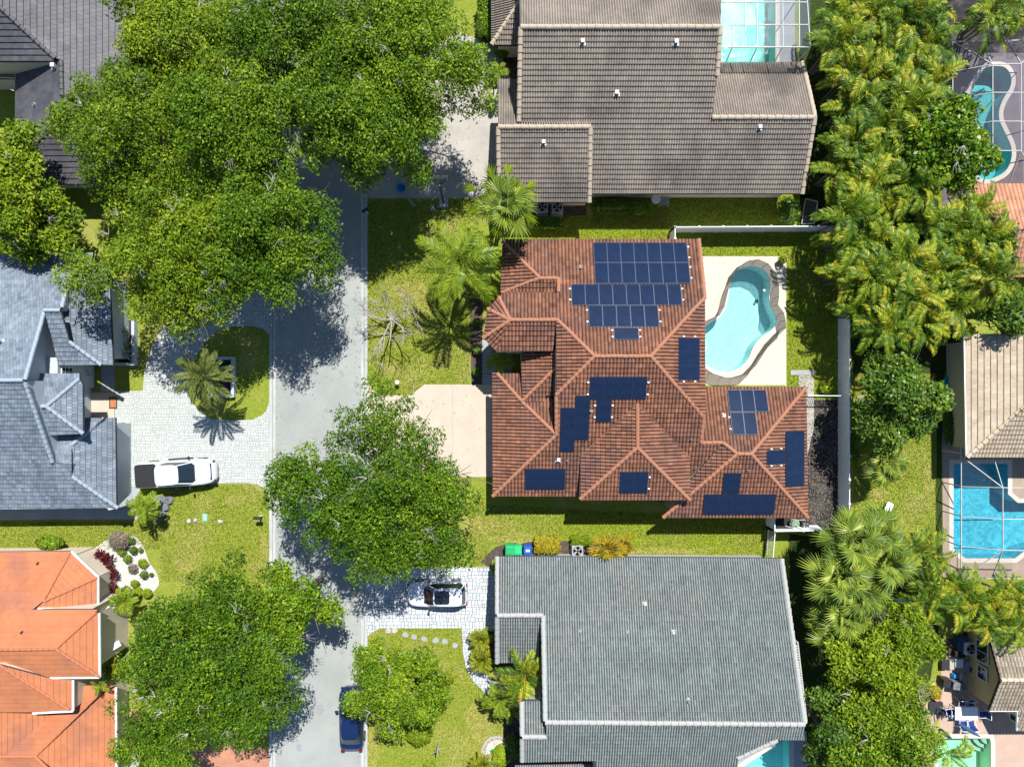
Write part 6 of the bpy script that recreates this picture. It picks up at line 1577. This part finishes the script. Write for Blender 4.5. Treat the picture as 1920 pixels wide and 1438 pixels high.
for x, y, lab in ((355, 977, 'pale rock with a dark side on the left lawn, leftmost of the pair'), (367, 976, 'pale flat rock on the left lawn beside the utility lid'), (413, 978, 'small brown speckled stone heap on the left lawn')):
    q = P(x, y); b = MB(); b.lathe((q.x, q.y, 0), [(.2, 0), (.17, .12), (.08, .2), (.01, .21)], 7); g = random.Random(x); b.v = [(a + g.uniform(-.04, .04), c + g.uniform(-.04, .04), max(0, z + g.uniform(-.03, .03))) for a, c, z in b.v]
    tag(b.build('rock', M['rock_pale']), lab, 'rock')
M['lid_green'] = plain('pale_green_plastic', (.24, .42, .33), .5)
def simple(name, label, cat, build, mat, local=False):
    b = MB(); build(b); return tag(b.build(name, M[mat] if isinstance(mat, str) else mat), label, cat)
q = P(385, 970); simple('utility_lid', 'pale green utility box lid in the left lawn', 'utility box', lambda b: (b.box((q.x, q.y, .04), (.38, .56, .08)), b.box((q.x, q.y, .085), (.32, .50, .02))), 'lid_green')
for i, (x, y) in enumerate(((740, 1181), (728, 1182), (760, 1189), (777, 1193), (796, 1197), (817, 1200), (834, 1202), (853, 1209))):
    q = P(x, y); g = random.Random(i); b = MB(); b.prism([(q.x + math.cos(a) * .25 * g.uniform(.8, 1.15), q.y + math.sin(a) * .23 * g.uniform(.8, 1.15)) for a in [k * math.pi / 4 for k in range(8)]], 0, .06)
    tag(b.build('stepping_stone', M['rock_pale' if i < 2 else 'concrete_grey']), ('pale stepping stone by the paver driveway, ' + ('right', 'left')[i] + ' one of the two') if i < 2 else ('grey stepping stone in the row across the bottom lawn, ' + ORD[i - 2]), 'stepping stone', 'pale stepping stones' if i < 2 else 'grey stepping stones')
# mailboxes
def mailbox(label, x, y, mt='black', rz=0):
    q = P(x, y); t = thing('mailbox', label, 'mailbox', (q.x, q.y, 0), rz)
    b = MB(); b.box((0, 0, .5), (.10, .10, 1.0)); b.build('post', M['white'], t, local=True)
    b = MB(); n = 8; vs = []
    for xx in (-.26, .26):
        vs += [(xx, -.11, 1.0)] + [(xx, -.11 * math.cos(math.pi * k / n), 1.14 + .11 * math.sin(math.pi * k / n)) for k in range(n + 1)] + [(xx, .11, 1.0)]
    m = n + 3; b.add(vs, [(k, m + k, m + k + 1, k + 1) for k in range(m - 1)] + [tuple(range(m)), tuple(reversed(range(m, 2 * m))), (0, m - 1, 2 * m - 1, m)])
    b.build('box', M[mt], t, local=True)
    b = MB(); b.box((.05, .13, 1.2), (.12, .015, .05)); b.build('flag', M['red_lamp'], t, local=True)
mailbox('black kerbside mailbox on the left lawn', 492, 966)
mailbox('dark mailbox by the kerb above the bare tree lawn', 690, 401, rz=.5)
q = P(747, 717); simple('lawn_lamp', 'small white bollard light on the lawn beside the cream driveway', 'garden light', lambda b: b.lathe((q.x, q.y, 0), [(.05, 0), (.05, .55), (.17, .58), (.17, .64), (.02, .74)], 12), 'white')
# doormat
q = P(213, 755); t = thing('door_mat', 'orange brown door mat with a dark border at the slate blue house entry', 'mat', (q.x, q.y, 0))
M['mat_orange'] = surf('orange_mat', (.42, .17, .06, 1), (.34, .13, .05, 1), scale=8, rough=.95)
b = MB(); b.box((0, 0, .062), (.62, .92, .02)); b.build('border', M['dark_metal'], t, local=True); b = MB(); b.box((0, 0, .068), (.46, .74, .02)); b.build('inlay', M['mat_orange'], t, local=True)
# entry details of the slate blue house
wq = P(128, 697, 3.2)
b = MB(); b.prism([(wq.x - 1.6, wq.y - 1.2), (wq.x - .05, wq.y - 1.2), (wq.x - .05, wq.y + 1.0), (wq.x - 1.6, wq.y + 1.0)], 0, 4.3); b.build('wall', M['wall_blue'], slate.root)
window(slate.root, (wq.x - .02, wq.y, 3.3), .62, 1.2, 'e', (2, 3))
for yy in (646, 618): window(slate.root, P(216, yy, 1.6), 1.1, 1.2, 'e', (2, 2))
XW = 35.5
window(yellow.root, (XW - .02, -20.25, 1.8), 1.55, 1.25, 'w'); window(yellow.root, (XW - .02, -21.85, 1.8), 1.0, 1.0, 'w')
q = P(1905, 1342, 1.8); window(yellow.root, (q.x, q.y, 1.7), 1.0, 1.0, 'w')
# basketball hoop
q = P(832, 381); t = thing('basketball_hoop', 'dark portable basketball hoop at the edge of the top driveway', 'basketball hoop', (q.x, q.y, 0))
b = MB(); b.box((0, 0, .1), (.75, .8, .2), taper=.85); b.build('base', M['concrete_grey'], t, local=True)
b = MB(); b.tube([(0, 0, .15), (0, .25, 1.6), (0, .5, 3.0)], .06, 8); b.bar((0, .5, 2.9), (-.55, .95, 3.3), .05); b.bar((0, .5, 2.9), (.55, .95, 3.3), .05); b.bar((0, .3, 1.9), (0, .95, 2.8), .05); b.build('pole', M['black'], t, local=True)
b = MB()
for a_, c_ in (((-.68, 1.0, 2.75), (.68, 1.0, 2.75)), ((-.68, 1.0, 3.6), (.68, 1.0, 3.6)), ((-.68, 1.0, 2.75), (-.68, 1.0, 3.6)), ((.68, 1.0, 2.75), (.68, 1.0, 3.6))): b.bar(a_, c_, .05, .05)
bo = b.build('backboard_frame', M['black'], t, local=True)
b = MB(); b.box((0, 1.0, 3.17), (1.32, .02, .82)); b.build('backboard', screen('acrylic', (.5, .5, .52, 1), .3), t, local=True)
b = MB(); n = 16; b.tube([(.23 * math.cos(2 * math.pi * k / n), 1.26 + .23 * math.sin(2 * math.pi * k / n), 3.0) for k in range(n + 1)], .012, 5, cap=False); b.build('hoop', M['mat_orange'], t, local=True)
q = P(811, 390); simple('ground_pad', 'small grey slab in the shaded grass beside the hoop base', 'slab', lambda b: (b.box((q.x, q.y, .04), (.3, .5, .08)), b.box((q.x, q.y, .09), (.22, .42, .02))), 'concrete_grey')
M['sky_blue'] = plain('bright_blue_plastic', (.03, .22, .50), .4)
q = P(753, 354); simple('round_tub', 'bright blue round tub on the shaded top driveway', 'tub', lambda b: b.lathe((q.x, q.y, 0), [(.30, 0), (.34, .28), (.37, .3), (.33, .28), (.28, .05), (.01, .05)], 18), 'sky_blue')
a_, c_ = P(760, 366), P(776, 388); simple('loose_plank', 'pale pair of planks lying from the driveway onto the grass', 'plank', lambda b: (b.bar(a_ + Vector((0, 0, .05)), c_ + Vector((0, 0, .05)), .1, .06), b.bar(a_ + Vector((.14, .0, .05)), c_ + Vector((.14, 0, .05)), .08, .06)), 'steel')
# bins
def bin_(label, x, y, mt, sc=1.0, lab=False):
    q = P(x, y); t = thing('wheelie_bin', label, 'bin', (q.x, q.y, 0))
    b = MB(); b.box((0, 0, .48 * sc), (.60 * sc, .66 * sc, .96 * sc), taper=1.12); b.build('body', M[mt], t, local=True)
    b = MB(); b.box((0, 0, 1.0 * sc), (.72 * sc, .80 * sc, .07), taper=.9); b.box((0, -.05, 1.045 * sc), (.55 * sc, .6 * sc, .04), taper=.8); b.bar((-.3 * sc, -.42 * sc, .98 * sc), (.3 * sc, -.42 * sc, .98 * sc), .05); b.build('lid', M[mt], t, local=True)
    if lab: b = MB(); b.box((0, -.02, 1.07 * sc), (.3, .17, .012)); b.build('sticker', M['white'], t, local=True)
    for sg in (-1, 1): b = MB(); b.lathe((sg * .28 * sc, -.34 * sc, .02), [(.09, 0), (.1, .1), (.09, .2)], 8, sx=.4); b.build('wheel', M['black'], t, local=True)
M['bin_green'] = plain('green_bin_plastic', (.01, .30, .10), .45); M['bin_green2'] = plain('light_green_bin_plastic', (.02, .40, .16), .45); M['bin_blue'] = plain('blue_bin_plastic', (.008, .07, .33), .45)
bin_('larger green wheelie bin at the left end of the bin row', 956, 1025, 'bin_green', 1.0); bin_('lighter green wheelie bin between the larger green bin and the blue bin', 971, 1026, 'bin_green2', .85); bin_('blue wheelie bin with a white sticker beside the yellow hedge', 989, 1026, 'bin_blue', .92, True)
# condensers
def condenser(label, x, y, s=.85, mt='concrete_grey'):
    q = P(x, y, .8); t = thing('air_conditioner', label, 'air conditioner', (q.x, q.y, 0))
    b = MB(); b.box((0, 0, .03), (s * 1.2, s * 1.2, .06)); b.build('pad', M['concrete'], t, local=True)
    b = MB(); b.box((0, 0, .42), (s, s, .72)); b.build('case', M[mt], t, local=True)
    b = MB(); b.lathe((0, 0, .785), [(s * .44, 0), (s * .44, .02), (s * .40, .02), (s * .40, -.0)], 20); b.build('fan_rim', M['steel'], t, local=True)
    b = MB(); b.lathe((0, 0, .783), [(s * .40, 0), (.01, .004)], 20); b.build('fan_well', M['black'], t, local=True)
    for k in range(4):
        a = k * math.pi / 2 + .4; b = MB(); b.add([(math.cos(a) * .07, math.sin(a) * .07, .80), (math.cos(a) * s * .37, math.sin(a) * s * .37, .80), (math.cos(a + .6) * s * .37, math.sin(a + .6) * s * .37, .82), (math.cos(a + .6) * .07, math.sin(a + .6) * .07, .82)], [(0, 1, 2, 3)]); b.build('fan_blade', M['steel'], t, local=True)
condenser('pale air conditioner beside the orange leaved plant at the grey roof edge', 1083, 1033)
condenser('shaded air conditioner below the brown roof, left of the pair', 1017, 388); condenser('shaded air conditioner below the brown roof, right of the pair', 1045, 389)
condenser('white air conditioner against the yellow wall under the window', 1822, 1217, .9, 'white')
condenser('small dark pool heater in the fence corner below the red roof', 1511, 985, .5, 'dark_metal')
# small yard things near the brown house
q = P(1230, 374, .7); t = thing('round_garden_table', 'white round table under the lower edge of the brown roof', 'table', (q.x, q.y, 0))
b = MB(); b.lathe((0, 0, .68), [(.01, 0), (.36, 0), (.36, .04), (.01, .05)], 18); b.build('table_top', M['white'], t, local=True)
for k in range(3): a = k * 2.1; b = MB(); b.tube([(math.cos(a) * .1, math.sin(a) * .1, .68), (math.cos(a) * .3, math.sin(a) * .3, 0)], .02, 5); b.build('leg', M['white'], t, local=True)
q = P(1246, 377, .5); t = thing('glass_side_table', 'see through square side table next to the round white table', 'table', (q.x, q.y, 0))
b = MB(); b.box((0, 0, .5), (.75, .7, .02)); b.build('table_top', screen('table_glass', (.4, .42, .45, 1), .35), t, local=True)
for sx in (-1, 1):
    for sy in (-1, 1): b = MB(); b.box((sx * .34, sy * .32, .25), (.04, .04, .5)); b.build('leg', M['white'], t, local=True)
a_ = P(1520, 395, .7); t = thing('leaning_screen_frame', 'pale framed dark screen leaning in the yard corner above the white fence', 'screen frame', (a_.x, a_.y, 0), -.15)
b = MB(); 
for u, v in (((-.35, -1, .2), (-.35, 1, .2)), ((.35, -1, .9), (.35, .7, .9)), ((-.35, 1, .2), (.35, .7, .9)), ((-.35, -1, .2), (.35, -1, .9))): b.bar(u, v, .06)
b.build('frame', M['alu'], t, local=True); b = MB(); b.add([(-.35, -1, .2), (.35, -1, .9), (.35, .7, .9), (-.35, 1, .2)], [(0, 1, 2, 3)]); b.build('mesh', M['dark_metal'], t, local=True)
q = P(1665, 954, .4); t = thing('garden_bench', 'pale grey bench shaped box standing askew on the sunny grass', 'bench', (q.x, q.y, 0), -.42)
b = MB(); b.box((0, .1, .42), (.5, .85, .05)); b.build('seat', M['vinyl'], t, local=True); b = MB(); b.box((0, -.45, .30), (.5, .3, .04)); b.build('shelf', M['vinyl'], t, local=True)
for sx in (-1, 1):
    for sy in (-1, 1): b = MB(); b.box((sx * .2, sy * .4, .2), (.05, .05, .42)); b.build('leg', M['vinyl'], t, local=True)
M['teal_pl'] = plain('turquoise_vinyl', (.01, .28, .38), .35)
q = P(1779, 716, .15); simple('pool_float', 'turquoise ring float lying beside the tan tiled house', 'pool float', lambda b: b.tube([(q.x + .34 * math.cos(2 * math.pi * k / 20), q.y + .34 * math.sin(2 * math.pi * k / 20), .15) for k in range(21)], .14, 8, cap=False), 'teal_pl')
# potted plant by the pool
q = P(1462, 490); t = thing('pool_plant_pot', 'dark pot with a yellow green plant at the top right of the pool deck', 'potted plant', (q.x, q.y, 0))
b = MB(); b.lathe((0, 0, 0.02), [(.15, 0), (.22, .35), (.24, .4), (.2, .38), (.18, .33), (.01, .33)], 14); b.build('pot', M['dark_metal'], t, local=True)
g = np.random.default_rng(2); d = g.normal(0, 1, (160, 3)); d[:, 2] = abs(d[:, 2]); d /= np.linalg.norm(d, axis=1)[:, None]
link('foliage', quads_mesh('foliage', leaves(d * .3 + [0, 0, .5], d, .2, g, .4), M['lime'], g.uniform(0, 1, 160)), t)
# stone ring bed with a coloured garden ornament
q = P(932, 1408); t = thing('stone_ring_bed', 'round stone edged garden bed at the bottom edge of the lawn', 'garden bed', (q.x, q.y, 0))
b = MB(); b.lathe((0, 0, 0), [(1.25, 0), (1.25, .12), (1.1, .13), (1.08, .02)], 26); b.build('edging', M['concrete'], t, local=True); b = MB(); b.lathe((0, 0, .01), [(1.09, 0), (.01, .06)], 26); b.build('soil', M['gravel'], t, local=True)
for i, (dx, dy, mt) in enumerate(((-.45, .1, 'bin_green2'), (-.1, .25, 'bin_green'), (.2, .45, 'bin_green2'), (.05, .1, 'yellow_pl'), (-.3, -.15, 'yellow_pl'))):
    if i == 0: M['yellow_pl'] = plain('yellow_plastic', (.5, .42, .05), .5)
    b = MB(); b.box((q.x + dx, q.y + dy, .12), (.3, .16, .12), rz=.6 + i * .5, taper=.6); b.box((q.x + dx, q.y + dy, .2), (.1, .1, .1), rz=i)
    tag(b.build('garden_ornament', M[mt]), ('green', 'green', 'green', 'yellow', 'yellow')[i] + ' painted ornament in the round stone edged bed, ' + ('leftmost', 'middle', 'uppermost', 'right', 'lower')[i] + ' one', 'ornament', ('green' if 'green' in mt else 'yellow') + ' ornaments in the stone ring')

# ---- patio set at the lower right
M['sling_blue'] = plain('blue_sling_fabric', (.008, .03, .17), .7); M['canvas_blue'] = plain('slate_blue_canvas', (.02, .07, .13), .8)
q = P(1812, 1337, .74); t = thing('patio_table', 'white rectangular patio table in the middle of the blue chairs', 'table', (q.x, q.y, 0))
b = MB(); b.box((0, 0, .74), (1.75, 1.0, .05)); b.build('table_top', M['white'], t, local=True)
for sx in (-1, 1):
    for sy in (-1, 1): b = MB(); b.box((sx * .8, sy * .42, .36), (.05, .05, .72)); b.build('leg', M['white'], t, local=True)
CH = [(1802, 1317, 0, 'above the white table, left one'), (1819, 1319, .1, 'above the white table, right one'), (1785, 1333, 1.57, 'touching the left end of the white table'), (1776, 1334, 1.75, 'stacked behind the left end chair of the white table'),
      (1841, 1337, -1.57, 'at the right end of the white table'), (1804, 1356, 3.14, 'below the white table, left one'), (1820, 1356, 3.3, 'below the white table, right one')]
base_ch = None
for x, y, rz, where in CH:
    q = P(x, y, .45)
    if base_ch is None:
        t = thing('patio_chair', 'x', 'chair', (q.x, q.y, 0), rz)
        b = MB(); b.box((0, 0, .44), (.50, .48, .03)); b.build('seat', M['sling_blue'], t, local=True)
        b = MB(); b.add([(-.25, .22, .45), (.25, .22, .45), (.25, .36, .98), (-.25, .36, .98)], [(0, 1, 2, 3)]); b.build('backrest', M['sling_blue'], t, local=True)
        b = MB()
        for sg in (-1, 1): b.tube([(sg * .28, -.24, 0), (sg * .28, -.22, .62), (sg * .28, .2, .64), (sg * .28, .36, 1.0)], .022, 5); b.tube([(sg * .28, .36, 0), (sg * .28, .2, .64)], .022, 5)
        b.bar((-.28, .36, 1.0), (.28, .36, 1.0), .04); b.bar((-.28, -.22, .44), (.28, -.22, .44), .04); b.build('frame', M['white'], t, local=True)
        base_ch = t
    else:
        t = base_ch.copy(); COL.objects.link(t); t.location = (q.x, q.y, 0); t.rotation_euler = (0, 0, rz)
        for ch in list(base_ch.children): c = ch.copy(); COL.objects.link(c); c.parent = t
    tag(t, 'white framed blue patio chair ' + where, 'chair', 'blue patio chairs round the white table')
q = P(1753, 1325); t = thing('cantilever_umbrella', 'folded dark blue cantilever umbrella leaning from its square base to the white table', 'umbrella', (q.x, q.y, 0))
b = MB(); b.prism([(p.x, p.y) for p in ring(-.55, .55, .5, 0, e=.3)], 0.02, .16); b.build('base', M['dark_metal'], t, local=True)
b = MB(); b.tube([(0, 0, .1), (.15, -.1, 1.2), (.5, -.3, 2.1)], .045, 7); b.bar((.4, -.25, 1.9), (1.7, -1.0, 2.35), .07); b.build('pole', M['canvas_blue'], t, local=True)
b = MB(); b.tube([(.45, -.25, 2.05), (.9, -.5, 2.2), (1.5, -.85, 2.35), (1.85, -1.05, 2.45)], [.06, .16, .13, .03], 9); b.build('folded_canopy', M['canvas_blue'], t, local=True)
q = P(1723, 1328); simple('round_bin', 'dark round bin at the left edge of the pink patio', 'bin', lambda b: b.lathe((q.x, q.y, .02), [(.28, 0), (.33, .5), (.35, .52), (.3, .58), (.05, .62), (.01, .62)], 16), 'dark_metal')
q = P(1752, 1303); simple('plant_pot', 'terracotta pot under the flowering potted shrub', 'pot', lambda b: b.lathe((q.x, q.y, .02), [(.18, 0), (.27, .35), (.30, .4), (.25, .38), (.01, .36)], 14), 'drive_red')
q = P(1785, 1282, .5); t = thing('covered_grill', 'grey barbecue grill under a cover on the patio', 'grill', (q.x, q.y, 0), -.15)
b = MB(); b.box((.35, 0, .45), (1.1, .62, .86), taper=.88); b.build('cover', M['canvas_grey'] if 'canvas_grey' in M else M['rock'], t, local=True); b = MB(); b.box((-.55, .02, .40), (.75, .7, .76), taper=.75); b.build('side_cover', M['black'], t, local=True)
q = P(1826, 1277, .3); t = thing('cool_box', 'blue lidded cool box against the yellow wall', 'box', (q.x, q.y, 0)); b = MB(); b.box((0, 0, .2), (.5, .55, .38)); b.build('body', M['white'], t, local=True); b = MB(); b.box((-.0, 0, .42), (.40, .46, .06)); b.build('lid', M['bin_blue'], t, local=True)
q = P(1794, 1268, .4); t = thing('kids_scooter_toy', 'blue and white ride on toy beside the covered grill', 'toy', (q.x, q.y, 0)); b = MB(); b.box((0, 0, .25), (.6, .35, .3), taper=.7); b.build('body', M['sky_blue'], t, local=True); b = MB(); b.tube([(.2, -.25, .5), (.28, 0, .55), (.2, .25, .5)], .03, 5); b.build('handlebar', M['white'], t, local=True)
q = P(1829, 1256, .5); simple('coiled_hose', 'dark coiled hose hanging by the yellow wall', 'hose', lambda b: [b.tube([(q.x + .28 * math.cos(2 * math.pi * k / 16), q.y + .36 * math.sin(2 * math.pi * k / 16), .3 + .1 * j) for k in range(17)], .035, 5, cap=False) for j in range(3)], 'dark_metal')
BX = [(1772, 1245, .35, .55, .8, 'dark_metal', 'dark slatted crate at the left of the storage corner'), (1784, 1246, .3, .35, .7, 'concrete', 'beige slatted crate between the dark crate and the paving stack'), (1798, 1243, .3, .6, .65, 'white', 'white topped storage box in the middle of the storage corner'),
      (1814, 1244, .25, .4, .4, 'concrete_grey', 'upper grey paving slab leaning in the column by the yellow wall'), (1815, 1253, .2, .4, .4, 'concrete_grey', 'middle grey paving slab in the column by the yellow wall'), (1816, 1262, .2, .4, .4, 'concrete_grey', 'lower grey paving slab in the column by the yellow wall'),
      (1800, 1226, .4, .8, .5, 'black', 'black plastic box below the palms at the storage corner'), (1806, 1207, .5, .8, 1.0, 'canvas_blue', 'dark blue tarpaulin covered pile above the storage corner')]
for x, y, hh, sx, sy, mt, lab in BX:
    q = P(x, y, hh); b = MB(); b.box((q.x, q.y, hh / 2 + .02), (sx, sy, hh), taper=.95); b.box((q.x, q.y, hh + .04), (sx * 1.03, sy * 1.03, .04), taper=.97)
    for k in (-1, 0, 1): b.bar((q.x - sx / 2 * .9, q.y + k * sy * .28, hh + .065), (q.x + sx / 2 * .9, q.y + k * sy * .28, hh + .065), .03, .02)
    tag(b.build('storage_box', M[mt]), lab, 'box')
q = P(1690, 1190); vinyl_fence('white fence piece showing between the palms above the storage corner', [(1700, 1136), (1795, 1141)], None)
